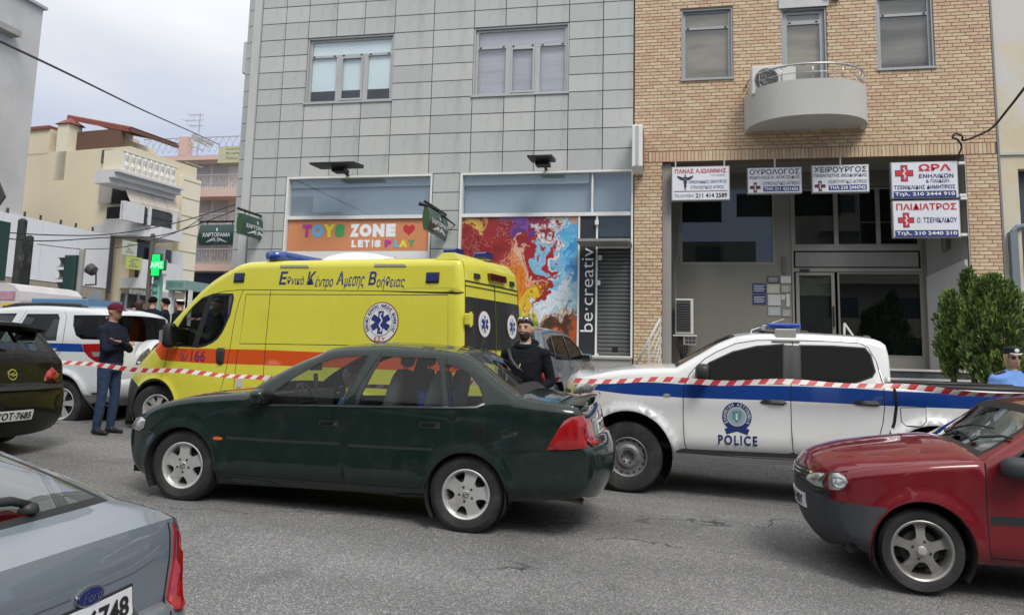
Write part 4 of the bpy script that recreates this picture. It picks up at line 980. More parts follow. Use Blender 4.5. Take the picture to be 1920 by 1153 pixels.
    def put_wheels(s, spots, style, Rt, Rr, wd=.2, inset=.02, turn=0., tilt=0.):
        parts = make_wheel(style, Rt, Rr, wd); proto = None
        for k, (cx, cz) in enumerate(spots):
            for sd in (0, 1):
                loc = (cx, inset if not sd else s.W - inset, cz); rz = (math.pi if sd else 0) + (turn if k == 0 else 0)
                if proto is None:
                    w_ = parts[0][1].obj('wheel', parts[0][2], s.t, loc=loc, autos=30); w_.rotation_euler = (0, 0, rz); proto = [w_]
                    for nm, mb, mt in parts[1:]: proto.append(mb.obj(nm, mt, w_, autos=25))
                else:
                    c = proto[0].copy(); COL.objects.link(c); c.location = loc; c.rotation_euler = (0, R(13 * k), rz)
                    for q in proto[1:]: d = q.copy(); COL.objects.link(d); d.parent = c
    # ---- pieces laid on the skin
    def tess(s, poly, step=.035):
        V = [Vector(p) for p in dens(poly, step)]; n = len(V); A = np.array([[p.x, p.y] for p in V]); (xa, za), (xb, zb_) = A.min(0), A.max(0)
        G = np.array([(x, z) for x in np.arange(xa + step / 2, xb, step) for z in np.arange(za + step / 2, zb_, step)] or [(xa, za)]); 
        G = G[pip(G, A)]
        if len(G): G = G[seg_dist(G, A, np.roll(A, -1, 0)) > step * .4]
        r_ = delaunay_2d_cdt(V + [Vector(g) for g in G], [(i, (i + 1) % n) for i in range(n)], [], 0, 1e-6); P = np.array([[p.x, p.y] for p in r_[0]]); T = np.array([list(t_) for t_ in r_[2]]); T = T[pip(P[T].mean(1), A)]
        return P, T, n
    def lay(s, P, off, face='side'):
        """(a,b) points -> local 3D on the skin. side: (x,z); rear/front: (y,z); top: (x,y)"""
        out = []
        if face in ('side', 'far'):
            y = s.S(P) - off
            if face == 'far': y = s.W - y
            return [(p[0], yy, p[1]) for p, yy in zip(P, y)]
        d = {'rear': Vector((-1, 0, 0)), 'front': Vector((1, 0, 0)), 'top': Vector((0, 0, -1))}[face]
        for a, b in P:
            o = Vector((20, a, b)) if face == 'rear' else Vector((-20, a, b)) if face == 'front' else Vector((a, b, 10))
            h = s.bvh.ray_cast(o, d); 
            if h[0] is None:
                q = s.bvh.find_nearest(Vector(((s.x1 if face == 'rear' else s.x0) if face != 'top' else a, a if face != 'top' else b, b if face != 'top' else 1.))); h = (q[0], q[1])
            n_ = h[1] if h[1].dot(d) < 0 else -h[1]; out.append(tuple(h[0] - d * off * .7 + n_ * off * .3))
        return out
    def decal(s, name, mat, poly, face='side', off=.004, thick=0., both=False, parent=None, step=.035, lift=None, label=None):
        P, T, n = s.tess(poly, step); sides = [face] + (['far'] if both and face == 'side' else [])
        for fc in sides:
            V = s.lay(P, off, fc)
            if lift is not None:
                A = np.array(poly); dd = seg_dist(P, A, np.roll(A, -1, 0)); k = np.minimum(dd / lift[0], 1.); k = np.sqrt(1 - (1 - k) ** 2) * lift[1]
                V2 = s.lay(P, off + 1., fc); V = [tuple(Vector(a) + (Vector(b) - Vector(a)) * float(kk)) for a, b, kk in zip(V, V2, k)]
            mb = MB(); mb.add(V, [tuple(int(v) for v in t_) for t_ in T])
            V3 = s.lay(P[:n], -.012 if thick == 0 else -thick, fc); mb.add(list(V[:n]) + V3, [(i, (i + 1) % n, n + (i + 1) % n, n + i) for i in range(n)])
            ob = mb.obj(name, mat, parent or s.t, autos=50); fixn(ob)
            if label: ob['label'] = label
        return ob
    def text(s, name, st, mat, x0, x1, z0, z1, face='side', bold=.015, off=.004, spacing=1., shear=0., parent=None, flip=False):
        V, F, _ = text2d(st, bold, 3, spacing); P = np.array([(x0 + (x1 - x0) * (1 - u if flip else u) + shear * v * (z1 - z0), z0 + (z1 - z0) * v) for u, v in V]); mb = MB(); mb.add(s.lay(P, off, face), F); return mb.obj(name, mat, parent or s.t)
    def mirror(s, c, r, mat, sides=(0, 1), arm=True, back=None):
        for sd in sides:
            b = MB(); cy = c[1] if not sd else s.W - c[1]
            n1, n2 = 16, 10; V = []
            for i in range(n2 + 1):
                ph = -math.pi / 2 + math.pi * i / n2
                for j in range(n1):
                    th = 2 * math.pi * j / n1; f = lambda v, e: math.copysign(abs(v) ** e, v)
                    x = f(math.cos(ph), .6) * f(math.cos(th), .6); y = f(math.cos(ph), .6) * f(math.sin(th), .7); z = f(math.sin(ph), .7)
                    V.append((c[0] + r[0] * x * (.75 if x > 0 else 1), cy + r[1] * y, c[2] + r[2] * z))
            F = [(i * n1 + j, i * n1 + (j + 1) % n1, (i + 1) * n1 + (j + 1) % n1, (i + 1) * n1 + j) for i in range(n2) for j in range(n1)]; b.add(V, F)
            if arm: yb = .12 if not sd else s.W - .12; b.tube([(c[0] + .02, cy, c[2] - r[2] * .5), (c[0] + .0, yb, c[2] - r[2] * .8)], .028, 6)
            mo = b.obj('wing_mirror', mat, s.t, smooth=True)
            g = MB(); xg = c[0] + r[0] * .76; g.box((xg, cy - r[1] * .7, c[2] - r[2] * .7), (xg + .004, cy + r[1] * .7, c[2] + r[2] * .7)); g.obj('mirror_glass', CHROME, mo)
    def interior(s, x_dash, x_seats, zf, zs, ztop, steering=True, floor=True, head=True, w0=.16):
        W = s.W; b = MB(); b.box((x_dash - .25, w0, zf), (x_seats[-1] + .75, W - w0, zf + .03)); b.box((x_dash - .25, w0, zf), (x_dash + .05, W - w0, zs + .30)); b.obj('cabin_floor', DASH, s.t)
        for k, xs in enumerate(x_seats):
            for yc in ((W * .30, W * .70) if k == 0 or head else (W * .5,)):
                hw = .25
                q = MB(); q.cbox((xs - .42, yc - hw, zf + .1), (xs + .10, yc + hw, zs + .02), .04)
                Mx = Matrix.Translation((xs + .08, yc, zs)) @ Matrix.Rotation(R(14), 4, 'Y')
                V = []; n = 12
                for (zz, hw_, dp) in ((-.05, .25, .07), (.1, .25, .075), (.35, .235, .07), (.5, .20, .06), (.56, .15, .045)):
                    for i in range(n): a = 2 * math.pi * i / n; V.append(Mx @ Vector((dp * math.copysign(abs(math.cos(a)) ** .6, math.cos(a)), hw_ * math.copysign(abs(math.sin(a)) ** .5, math.sin(a)), zz)))
                q.add(V, [(r_ * n + i, r_ * n + (i + 1) % n, (r_ + 1) * n + (i + 1) % n, (r_ + 1) * n + i) for r_ in range(4) for i in range(n)] + [tuple(4 * n + i for i in range(n))])
                st = fixn(q.obj('seat', SEAT, s.t, smooth=True))
                h = MB(); V = []
                for (zz, hw_, dp) in ((.60, .06, .03), (.62, .115, .045), (.70, .125, .05), (.77, .11, .045), (.80, .06, .03)):
                    for i in range(n): a = 2 * math.pi * i / n; V.append(Mx @ Vector((dp * math.copysign(abs(math.cos(a)) ** .7, math.cos(a)), hw_ * math.copysign(abs(math.sin(a)) ** .6, math.sin(a)), zz)))
                h.add(V, [(r_ * n + i, r_ * n + (i + 1) % n, (r_ + 1) * n + (i + 1) % n, (r_ + 1) * n + i) for r_ in range(4) for i in range(n)] + [tuple(4 * n + i for i in range(n)), tuple(range(n))])
                for dy in (-.05, .05): h.tube([Mx @ Vector((0, dy, .5)), Mx @ Vector((0, dy, .63))], .007, 5)
                h.obj('headrest', SEAT, st, smooth=True)
        if steering:
            q = MB(); yc = W * .30; Mx = Matrix.Translation((x_dash + .26, yc, zs + .22)) @ Matrix.Rotation(R(62), 4, 'Y')
            q.tube([Mx @ Vector((.185 * math.cos(2 * math.pi * i / 24), .185 * math.sin(2 * math.pi * i / 24), 0)) for i in range(24)], .015, 6, close=True)
            q.tube([Mx @ Vector((-.18, 0, 0)), Mx @ Vector((.18, 0, 0))], .014, 5); q.tube([Mx @ Vector((0, -.18, 0)), Mx @ Vector((0, .18, 0))], .014, 5); q.tube([Mx @ Vector((0, 0, 0)), Mx @ Vector((0, 0, -.3))], .03, 6); q.obj('steering_wheel', DASH, s.t, smooth=True)
def plate(c, face, a0, a1, z0, z1, txt, mat=None, off=.012):
    poly = [(a0, z0), (a1, z0), (a1, z1), (a0, z1)]; o = c.decal('number_plate', mat or PLATE, poly, face, off, step=.05)
    m = .10 * (z1 - z0); h = (z1 - z0)
    c.text('lettering', txt, M('plate_black', (.012, .012, .014), .5), a0 + (a1 - a0) * .06, a1 - (a1 - a0) * .05, z0 + h * .14, z1 - h * .14, face, bold=.03, off=off + .003, parent=o); return o
# ================================================================ the vehicles
def lp(f):
    """belt line / tumblehome / sill profile shared by the saloon bodies"""
    zb, k, k2, zs, ks = f
    def ins(x, z):
        t = np.maximum(z - zb, 0); y = k * t * t / (t + .05) + k2 * t * t
        u = np.maximum(zs - z, 0); return y + ks * u * u * 8 + .02 * np.maximum(0, np.abs(z - zs - .25) - .1) ** 2
    return ins
def on_ground(x, y): return gz(x, y)

# ---- dark green saloon, crossing the picture
GREEN = paint('dark_green_paint', (.007, .018, .015), .35, .14)
c = Car('saloon_car', 'dark green four door saloon with a small boot spoiler passing in front of the ambulance', 'car', (-2.6, 6.4, .12), 0, 1.70)
K = c.pxs
hood = [(248, 783), (266, 773), (299, 757), (334, 748), (376, 742), (424, 738), (466, 735)]
ws = [(469, 734), (494, 719), (528, 697), (563, 678), (594, 664), (617, 656)]
roof = [(617, 656), (646, 652), (716, 649), (769, 651), (821, 656), (866.5, 663)]
rg = [(868, 664), (880, 670), (908, 689), (943, 716), (975, 742)]
trunk = [(977, 744), (1012, 751), (1050, 757), (1082, 764)]
c.outline([('bumper', GREEN, .10, [c.px(246, 893), c.px(233, 868), c.px(219, 832), c.px(219, 812), c.px(228, 796), c.px(248, 783)]),
    ('bonnet', GREEN, .045, K(hood, .03)), ('windscreen_frame', GREEN, .05, [K(hood, .03)[-1]] + K(ws, .14)[1:-1] + K(roof[:1], .24), dict(glass=GL_CLEAR, m0=1, m1=1, gname='windscreen')),
    ('roof', GREEN, .045, K(roof, .24)), ('rear_window_frame', GREEN, .05, [K(roof, .24)[-1]] + K(rg[1:-1], .2) + K(trunk[:1], .1), dict(glass=GL_CLEAR, m0=2, m1=2, gname='rear_window')),
    ('boot_lid', GREEN, .03, [K(trunk[:1], .1)[0]] + K(trunk[1:], .06)), ('tailgate', GREEN, .06, [K(trunk, .06)[-1], c.px(1090, 778), c.px(1094, 806), c.px(1097, 836)]),
    ('rear_bumper', GREEN, .11, [c.px(1097, 836), c.px(1112, 846), c.px(1116, 870), c.px(1110, 905), c.px(1090, 938)])])
c.ins = lp((c.px(650, 762)[1], .30, .12, c.px(650, 900)[1] + .06, .5)); c.rtop = .075
fh, rh = c.px(337, 873), c.px(871, 928)
fw = K([(508, 757), (514, 741), (555, 708), (597, 682), (630, 670.5), (686, 667.5), (648, 758)], .10); rw = K([(713, 669), (814, 672.5), (823.4, 688), (834.5, 760), (678, 758)], .10)
qw = K([(832, 683), (856, 688), (880.4, 702), (899, 724), (908, 742), (906, 753), (894, 759), (849, 760.5)], .09)
s1 = K([(704, 659), (672, 718), (655, 762), (645, 790), (640, 812), (639.4, 863), (643, 906)]); s2 = K([(826.6, 669), (838, 706), (848, 759), (849, 800), (845.7, 828), (828, 845), (808, 866), (795, 890), (787, 915)])
s0 = K([(455, 752), (440, 768), (431, 783), (426, 800), (424, 812), (426, 845), (430, 870), (435, 889)])
sill = K([(435, 889), (500, 896), (643, 906), (785, 917)])
mould = K([(423, 817.5), (530, 824.5), (636, 829.5), (636, 834.5), (530, 829.5), (423, 822.5)]); mould2 = K([(652, 832), (730, 836), (811, 840), (811, 845), (730, 841), (652, 837)])
chr_ = K([(508, 757.5), (680, 760), (850, 761.5), (893, 760.5), (905, 756), (906, 758), (894, 763), (850, 764), (680, 762.5), (508, 760)])
c.build(GREEN, [('window', GL_CLEAR, fw, dict(gasket=.014, off=.006)), ('window', GL_CLEAR, rw, dict(gasket=.014, off=.006)), ('quarter_window', GL_CLEAR, qw, dict(gasket=.014, off=.006)),
    ('chrome_strip', CHROME, chr_, dict(top=1)), ('side_moulding', TRIM, mould, dict(top=1)), ('side_moulding', TRIM, mould2, dict(top=1)),
    ('front_door', GREEN, s0[::-1] + K([(470, 741), (520, 706), (570, 676), (610, 662), (640, 657), (704, 655)]) [0:] + s1[1:] + sill[::-1][1:3]),
    ('rear_door', GREEN, s1[::-1] + K([(704, 655), (760, 655), (826, 662)])[1:] + s2 + [sill[-1]]),
    ], [s1, s2, s0, sill, K([(249, 803), (287, 809)]), K([(911, 842), (1026, 845), (1100, 842)])], [(fh[0], fh[1], .345), (rh[0], rh[1], .345)],
    [c.px(275, 898), c.px(400, 911), c.px(646, 925), c.px(793, 941), c.px(948, 944)], plan=(.50, .24, .42, .17), flare=.018)
c.lip(GREEN, .026, .03)
c.put_wheels([fh, rh], 'vec', c.px(337, 873)[1] * 0 + .325, .205, .2, .035)
c.interior(c.px(500, 770, .3)[0] + .05, [c.px(700, 770, .3)[0], c.px(800, 770, .3)[0] - .12], c.px(650, 900)[1], c.px(650, 800)[1] - .06, 0)
for (px_, py_, ww, hh) in ((616, 794, .17, .055), (806, 797, .17, .055)):
    x_, z_ = c.px(px_, py_); r_ = [(x_ - ww / 2, z_ - hh / 2 + .01), (x_ - ww / 2 + .02, z_ - hh / 2), (x_ + ww / 2, z_ - hh / 2), (x_ + ww / 2 + .01, z_), (x_ + ww / 2, z_ + hh / 2), (x_ - ww / 2, z_ + hh / 2), (x_ - ww / 2 - .01, z_)]
    h_ = c.decal('door_handle', TRIM, r_, off=.002, both=True); c.decal('handle_grip', GREEN, [(x_ - ww * .42, z_ + .002), (x_ + ww * .25, z_ + .002), (x_ + ww * .3, z_ + .022), (x_ - ww * .42, z_ + .022)], off=.018, parent=h_)
    if px_ < 700: c.decal('lock', CHROME, [(x_ + ww * .36 + .014 * math.cos(a), z_ - .003 + .014 * math.sin(a)) for a in [R(45 * q) for q in range(8)]], off=.006, parent=h_)
c.decal('chrome_strip', CHROME, ribbon(K([(508, 759), (600, 760), (680, 762), (760, 763), (850, 764), (893, 763), (908, 757)]), .013), off=.005)
mz = c.px(487, 746, -.05); c.mirror((mz[0], -.03, mz[1] + .01), (.085, .105, .068), GREEN)
# lamps
hl = K([(238, 802), (243, 792), (250, 785), (259, 781), (272, 781), (281, 786), (278, 800), (268, 806.5)], .08); c.decal('headlight', LENSW, hl, off=.006, both=True, lift=(.04, .02))
c.decal('side_repeater', LENSO, K([(401, 819), (408, 818), (417, 820), (417, 824), (408, 824.5), (401, 823)]), off=.006, both=True, lift=(.012, .012))
tl = K([(1026, 843), (1033, 828), (1047, 804), (1058, 789), (1070, 782), (1092, 779), (1097, 800), (1098, 842), (1060, 843.5)]); c.decal('tail_light', LENSR, tl, off=.006, both=True, lift=(.05, .014))
yr = lambda px, py, dx=.02: c.atx(px, py, c.x1 - .12 - dx)
zr0, zr1 = c.px(1098, 842)[1], c.px(1092, 779)[1]
for (a, b) in ((.13, .34), (c.W - .34, c.W - .13)): c.decal('tail_light', LENSR, [(a, zr0 + .02), (b, zr0 + .02), (b - .03, zr1 - .05), (a, zr1 - .03)], 'rear', .01)
plate(c, 'rear', .59, 1.11, zr0 + .075, zr0 + .18, 'ZYN 7262', off=.006)
c.decal('badge', CHROME, [(.85 + .04 * math.cos(R(30 * k)), zr1 - .05 + .04 * math.sin(R(30 * k))) for k in range(12)], 'rear', .008)
c.decal('badge', CHROME, [(.36, zr1 - .075), (.50, zr1 - .075), (.50, zr1 - .055), (.36, zr1 - .055)], 'rear', .006)
# spoiler on the boot
b = MB(); xt = K(trunk, .06)[-1]; V = []
for i in range(13):
    t = i / 12; y = .12 + (c.W - .24) * t; rise = .045 * math.sin(math.pi * min(1, max(0, (t * 6 if t < .5 else (1 - t) * 6))) / 2) + .012; xx = xt[0] + .04 + .05 * (1 - (2 * t - 1) ** 2); zz = xt[1] + .005 + .02 * (1 - (2 * t - 1) ** 2)
    V += [(xx - .16, y, zz - .02), (xx - .15, y, zz + rise * .75), (xx + .0, y, zz + rise), (xx + .015, y, zz + rise - .012), (xx - .02, y, zz - .03)]
b.add(V, [(5 * i + j, 5 * i + 5 + j, 5 * i + 5 + (j + 1) % 5, 5 * i + (j + 1) % 5) for i in range(12) for j in range(5)] + [(0, 1, 2, 3, 4), (64, 63, 62, 61, 60)]); fixn(b.obj('spoiler', GREEN, c.t, autos=50))
b = MB(); q = c.px(1080, 936, .35); b.tube([(q[0] - .25, .35, q[1] + .02), (q[0] + .02, .35, q[1] + .0), (q[0] + .06, .35, q[1] - .015)], .026, 10, cap=False); b.obj('exhaust', M('rusty_exhaust', (.12, .09, .06), .5, .6), c.t, smooth=True)
b = MB(); q = c.px(903, 665, .8); b.tube([(q[0], .85, q[1] - .02), (q[0] + .0, .85, q[1] + .02), (q[0] + .02, .85, q[1] + .12)], [.02, .012, .004], 6); b.obj('roof_antenna', RUB, c.t)
b = MB(); q = c.px(745, 670, .85); b.box((c.px(590, 690, .85)[0], .74, c.px(590, 690, .85)[1] - .02), (c.px(590, 690, .85)[0] + .03, .96, c.px(590, 690, .85)[1] + .05)); b.tube([(c.px(592, 700, .85)[0], .85, c.px(592, 700, .85)[1]), (c.px(592, 740, .85)[0], .85, c.px(592, 735, .85)[1])], .022, 6); b.obj('rear_view_mirror', RUB, c.t)
b = MB(); q0, q1 = c.px(786, 756, .5), c.px(838, 735, .5); b.cbox((q0[0], .4, q0[1] - .06), (q1[0], .8, q1[1]), .03); b.obj('blue_bag', M('blue_cloth', (.02, .06, .30), .8), c.t)
for k in range(2): c.decal('sill_reflector', M('sill_inlay', (.03, .055, .045), .3), K([(412, 899), (440, 896), (500, 905), (508, 911), (440, 908)] if k == 0 else [(735, 930), (790, 931), (790, 938), (745, 938)]), off=.003)
vectra = c

# ---- white and blue police pickup
WHT = paint('white_paint_gloss', (.70, .71, .71), 0., .07); BLU = paint('police_blue', (.008, .050, .25), 0., .05)
c = Car('police_pickup', 'white double cab police pickup with a blue stripe, parked behind the dark green saloon', 'pickup truck', (.8, 8.85, .1), 0, 1.83)
K = c.pxs
rf = [(1379, 632), (1404, 628), (1450, 626), (1490, 626), (1551, 629), (1612, 633), (1642, 638), (1656, 647)]
bedr = c.px(1920, 733)
xe = c.px(1068, 720)[0] + 5.25
c.outline([('bumper', WHT, .12, [c.px(1085, 838), c.px(1072, 820), c.px(1066, 780), c.px(1064, 745), c.px(1066, 722), c.px(1079, 709)]),
    ('bonnet', WHT, .045, [c.px(1079, 709), c.px(1116, 702), c.px(1161, 694), c.px(1210, 691), c.px(1268, 690)]),
    ('windscreen_frame', WHT, .05, [c.px(1268, 690), c.px(1313, 665, .12), c.px(1347, 645, .2), c.px(1379, 632, .27)], dict(glass=GL_MID, m0=1, m1=1, gname='windscreen')),
    ('roof', WHT, .04, K(rf, .27)), ('cab_back', WHT, .02, [K(rf, .27)[-1], c.px(1664, 672, .2), c.px(1671, 716, .05)]),
    ('bed_top', M('black_bed_liner', (.02, .02, .022), .6), -.02, [c.px(1671, 716, .05), c.px(1674, 722), c.px(1920, 735), (xe, c.px(1920, 735)[1] + .02)]),
    ('tailgate', WHT, .02, [(xe, c.px(1920, 735)[1] + .02), (xe + .03, .95), (xe + .02, .7)]), ('rear_bumper', TRIM, .02, [(xe + .02, .7), (xe + .1, .62), (xe + .08, .45)])])
c.ins = lp((c.px(1400, 722)[1], .27, .05, .62, .35)); c.rtop = .07
fh = c.px(1176.6, 857); rh = (fh[0] + 3.15, fh[1] - .03); Rw = .52
st = [(1113, 731), (1123, 718), (1180, 716), (1230, 717), (1283, 720.6), (1380, 722), (1495, 723.8), (1600, 728), (1678, 733.5), (1903, 742), (2100, 752), (2100, 782), (1852, 768), (1670, 761), (1495, 752.4), (1283, 745.5), (1200, 741), (1167, 738)]
fw = K([(1303, 712), (1316, 694), (1330, 681), (1374, 661), (1419, 650.5), (1468, 647), (1465, 717.5), (1337, 714.5)], .12); rw = K([(1501, 649), (1560, 650), (1621, 654), (1630, 666), (1636, 696), (1630, 705.4), (1608, 713), (1581.5, 720.6), (1499.5, 719)], .12)
bp = K([(1469, 646.5), (1500, 648), (1498.5, 719.5), (1466, 718)], .12)
sA = K([(1283, 722), (1292, 702), (1301, 691), (1322, 672), (1344, 659.5), (1380, 644), (1419, 638), (1455, 637.5), (1487, 638.5)], .1)
sA = K([(1281, 748), (1282, 722)]) + sA; sA0 = K([(1299, 852), (1287, 841), (1283, 827), (1281, 790)]) + sA
sB = K([(1487, 638.5), (1483, 723.6), (1483, 760), (1484, 802.6), (1487, 840), (1492, 865)], .0); sB[0] = c.px(1487, 638.5, .1)
sC = [c.px(1487, 638.5, .1)] + K([(1560, 640), (1612, 643), (1629, 652), (1642, 678)], .1) + K([(1657, 723.6), (1659, 760), (1656, 792), (1645, 833), (1632, 860), (1620, 868)])
bot = K([(1299, 852), (1400, 859.5), (1492, 865), (1560, 868), (1620, 868)])
gapb = K([(1677, 727), (1681, 760), (1677, 792), (1662, 835), (1650, 872)])
arch = [(fh[0], fh[1] + .02, Rw - .03), (rh[0], rh[1] + .02, Rw - .03)]
lid = K([(1688, 764), (1690, 790), (1698, 798), (1725, 799), (1735, 790), (1736, 764)])
c.build(WHT, [('window', GL_DARK, fw, dict(gasket=.016, off=.006)), ('window', GL_DARK, rw, dict(gasket=.016, off=.006)), ('pillar_trim', TRIM, bp, dict(top=1)),
    ('blue_stripe', BLU, K(st)), ('front_door', WHT, sA0 + sB + bot[::-1][2:]), ('rear_door', WHT, sC + bot[::-1][:2] + sB[::-1])],
    [sA0, sB, sC, bot, lid + lid[:1]], arch, K([(1110, 862), (1263, 866), (1495, 878), (1620, 884), (1700, 888)]) + [(rh[0] + .5, .5)], plan=(.55, .24, .15, .04), flare=.045, gap=.009)
q = c.decal('bed_gap', GAP, ribbon(gapb, .03), off=.004)
c.put_wheels([fh, rh], 'steel', .385, .215, .25, .03)
c.interior(c.px(1290, 720, .3)[0], [c.px(1470, 740, .3)[0], c.px(1590, 740, .3)[0]], .75, 1.0, 0)
for (a, b_) in ((1450, 752.4), (1625.5, 754.5)):
    x_, z_ = c.px(a, b_); h_ = c.decal('door_handle', TRIM, [(x_ - .14, z_ - .01), (x_ - .10, z_ - .03), (x_ + .10, z_ - .035), (x_ + .14, z_ - .012), (x_ + .10, z_ + .018), (x_ - .1, z_ + .016)], off=.01, both=True, lift=(.03, .025))
mz = c.px(1319, 699, -.1); c.mirror((mz[0], -.10, mz[1]), (.09, .12, .10), TRIM)
c.decal('side_repeater', LENSW, [(c.px(1250, 741)[0] + .045 * math.cos(R(30 * k)), c.px(1250, 741)[1] + .018 * math.sin(R(30 * k))) for k in range(12)], off=.006, both=True, lift=(.01, .008))
c.decal('headlight', LENSW, K([(1070, 722), (1090, 719), (1122, 717.5), (1117, 726), (1105, 738), (1080, 740), (1069, 738)]), off=.006, both=True, lift=(.04, .02))
c.decal('grille', TRIM, [(.35, .75), (c.W - .35, .75), (c.W - .3, 1.08), (.3, 1.08)], 'front', .01)
for sd in (0, 1):
    y = .10 if not sd else c.W - .34; b = MB(); b.box((c.px(1262, 870)[0], y, .42), (c.px(1264, 870)[0] + .02, y + .24, .62)); b.obj('mud_flap', TRIM, c.t)
    y = .05 if not sd else c.W - .12; b = MB(); b.box((c.px(1268, 868)[0], y, .44), (c.px(1640, 868)[0], y + .07, .5)); b.obj('side_sill', TRIM, c.t)
# emblem: ring with lettering, shield, ribbon
NAVY = M('emblem_navy', (.012, .03, .14), .4); GREYE = M('emblem_grey', (.30, .36, .38), .4); TEAL = M('emblem_teal', (.10, .26, .30), .4); WPR = M('emblem_white', (.62, .66, .68), .4)
def circ_(cx, cz, r, n=32, r2=None): return [(cx + r * math.cos(2 * math.pi * k / n), cz + (r2 or r) * math.sin(2 * math.pi * k / n)) for k in range(n)]
def ringtext(c, par, st, cx, cz, r, h, a0, a1, mat, off, face='side', bold=.02, sx=1.):
    n = len(st); mb = MB()
    for i, ch in enumerate(st):
        if ch == ' ': continue
        a = a0 + (a1 - a0) * (i + .5) / n; V, F, asp = text2d(ch, bold); ww = h * min(asp, 1.1) * .9; P = []
        for u, v in V:
            lx, lz = (u - .5) * ww, (v - .5) * h + r; P.append((cx + (lx * math.sin(a) + lz * math.cos(a)) * sx, cz + (-lx * math.cos(a) + lz * math.sin(a))))
        mb.add(c.lay(np.array(P), off, face), F)
    return mb.obj('lettering', mat, par)
ex, ez = c.px(1381.5, 781); er = .155
em = c.decal('emblem', NAVY, circ_(ex, ez, er), off=.003); c.decal('emblem_ring', WPR, circ_(ex, ez, er * .66, 28), off=.005, parent=em); c.decal('emblem_field', GREYE, circ_(ex, ez, er * .60, 28), off=.007, parent=em)
c.decal('shield', TEAL, [(ex - .05, ez + .055), (ex, ez + .065), (ex + .05, ez + .055), (ex + .045, ez - .02), (ex, ez - .065), (ex - .045, ez - .02)], off=.009, parent=em)
c.decal('shield_mark', WPR, [(ex - .012, ez + .03), (ex + .012, ez + .035), (ex + .004, ez), (ex + .015, ez - .03), (ex - .01, ez - .035)], off=.011, parent=em)
c.decal('ribbon', NAVY, [(ex - .13, ez - .13), (ex, ez - .10), (ex + .13, ez - .13), (ex + .11, ez - .19), (ex, ez - .155), (ex - .11, ez - .19)], off=.004, parent=em)
ringtext(c, em, 'ΕΛΛΗΝΙΚΗ ΑΣΤΥΝΟΜΙΑ', ex, ez, er * .83, er * .22, R(215), R(-35), WPR, .006)
a, b_ = c.px(1346.5, 833), c.px(1420, 817.5); c.text('police_lettering', 'POLICE', NAVY, a[0], b_[0], a[1] - .0, b_[1], bold=.03, spacing=1.25)
# roof light, bracket, antenna
q0, q1 = c.px(1437, 620, .35), c.px(1499, 607, .35); b = MB(); b.cbox((q0[0], .25, q0[1] + .02), (q1[0], 1.55, q1[1]), .02); lb = b.obj('light_bar', M('blue_beacon', (.01, .05, .32), .15, coat=1, var=.3, vscale=9), c.t)
b = MB(); b.cbox((q0[0] - .05, .30, q0[1]), (q0[0] + .02, 1.5, q1[1] - .02), .01); b.obj('lamp_end', LENSW, lb)
q0, q1 = c.px(1453, 637, .2), c.px(1492, 617, .2); b = MB(); b.cbox((q0[0], .16, q0[1]), (q1[0], .24, q1[1]), .01); b.box((q0[0] - .04, .12, q0[1] - .02), (q1[0] + .03, .3, q0[1])); b.obj('light_bracket', M('bracket_metal', (.42, .42, .40), .4, .5), c.t)
b = MB(); q0, q1 = c.px(1406, 627, .5), c.px(1470, 598, .5); b.tube([(q0[0], .5, q0[1] - .03), (q0[0] + .02, .5, q0[1] + .05), (q1[0], .5, q1[1])], [.012, .008, .004], 6); b.obj('roof_antenna', WHITE, c.t)
b = MB(); q0, q1 = c.px(1500, 622, .5), c.px(1526, 631, .5); b.tube([(q0[0], .5, q0[1]), (q1[0] - .08, .5, q0[1]), (q1[0], .5, q1[1] - .03)], .015, 6); b.obj('cable', TRIM, c.t)
q0 = c.px(1676, 720)
for yy in (.05, c.W - .05): b = MB(); b.tube([(q0[0], yy, q0[1] - .02), (xe, yy, c.px(1920, 735)[1] + .01)], .022, 8); b.obj('bed_rail', TRIM, c.t, smooth=True)
truck = c

# ---- yellow ambulance, its rear turned a little towards us
YEL = paint('sulphur_yellow', (.66, .62, .065), 0., .08); ORG = paint('signal_orange', (.62, .085, .012), 0., .05)
ayaw = R(-12); RO = Vector((-2.46, 8.89, 0))
c = Car('ambulance', 'yellow high roof ambulance with an orange stripe and a blue light bar', 'ambulance', tuple(RO), ayaw, 1.93)
c.t.location.z = 0
K = c.pxs
c.outline([('bumper', TRIM, .22, [c.px(240, 788), c.px(222, 780), c.px(214, 760), c.px(216, 735), c.px(224, 715)]), ('nose', YEL, .26, [c.px(224, 715), c.px(234, 703), c.px(246, 690), c.px(258, 675)]),
    ('bonnet', YEL, .18, [c.px(258, 675), c.px(277, 656), c.px(293, 637), c.px(304, 624)]),
    ('windscreen_frame', YEL, .16, [c.px(304, 624), c.px(327, 602, .1), c.px(343, 585, .12), c.px(362, 566, .14), c.px(381, 547, .16)], dict(glass=GL_MID, m0=1, m1=0, gname='windscreen')),
    ('roof_cap', YEL, .08, [c.px(381, 547, .16), c.px(402, 527, .15), c.px(428, 508, .13), c.px(449, 496, .12), c.px(464, 491, .1)]),
    ('roof', YEL, .06, [c.px(464, 491, .1), c.px(496, 489, .1), c.px(584, 487, .1), c.px(700, 485, .1), c.px(800, 484, .1), c.px(857, 484, .1)]),
    ('rear_doors', YEL, .02, [c.px(857, 484, .1), c.px(861, 500, .03), (-.0, 2.0), (.03, 1.2), (.03, .75)]), ('rear_bumper', TRIM, .03, [(.03, .75), (.10, .7), (.10, .45), (.02, .38)])])
c.ins = lambda x, z: .045 * np.maximum(z - 1.1, 0) + .02 * np.maximum(z - 2.2, 0) + .3 * np.maximum(.6 - z, 0) ** 2; c.rtop = .11
fh = c.px(293, 766, .05); rh = (fh[0] + 3.45, fh[1] - .08)
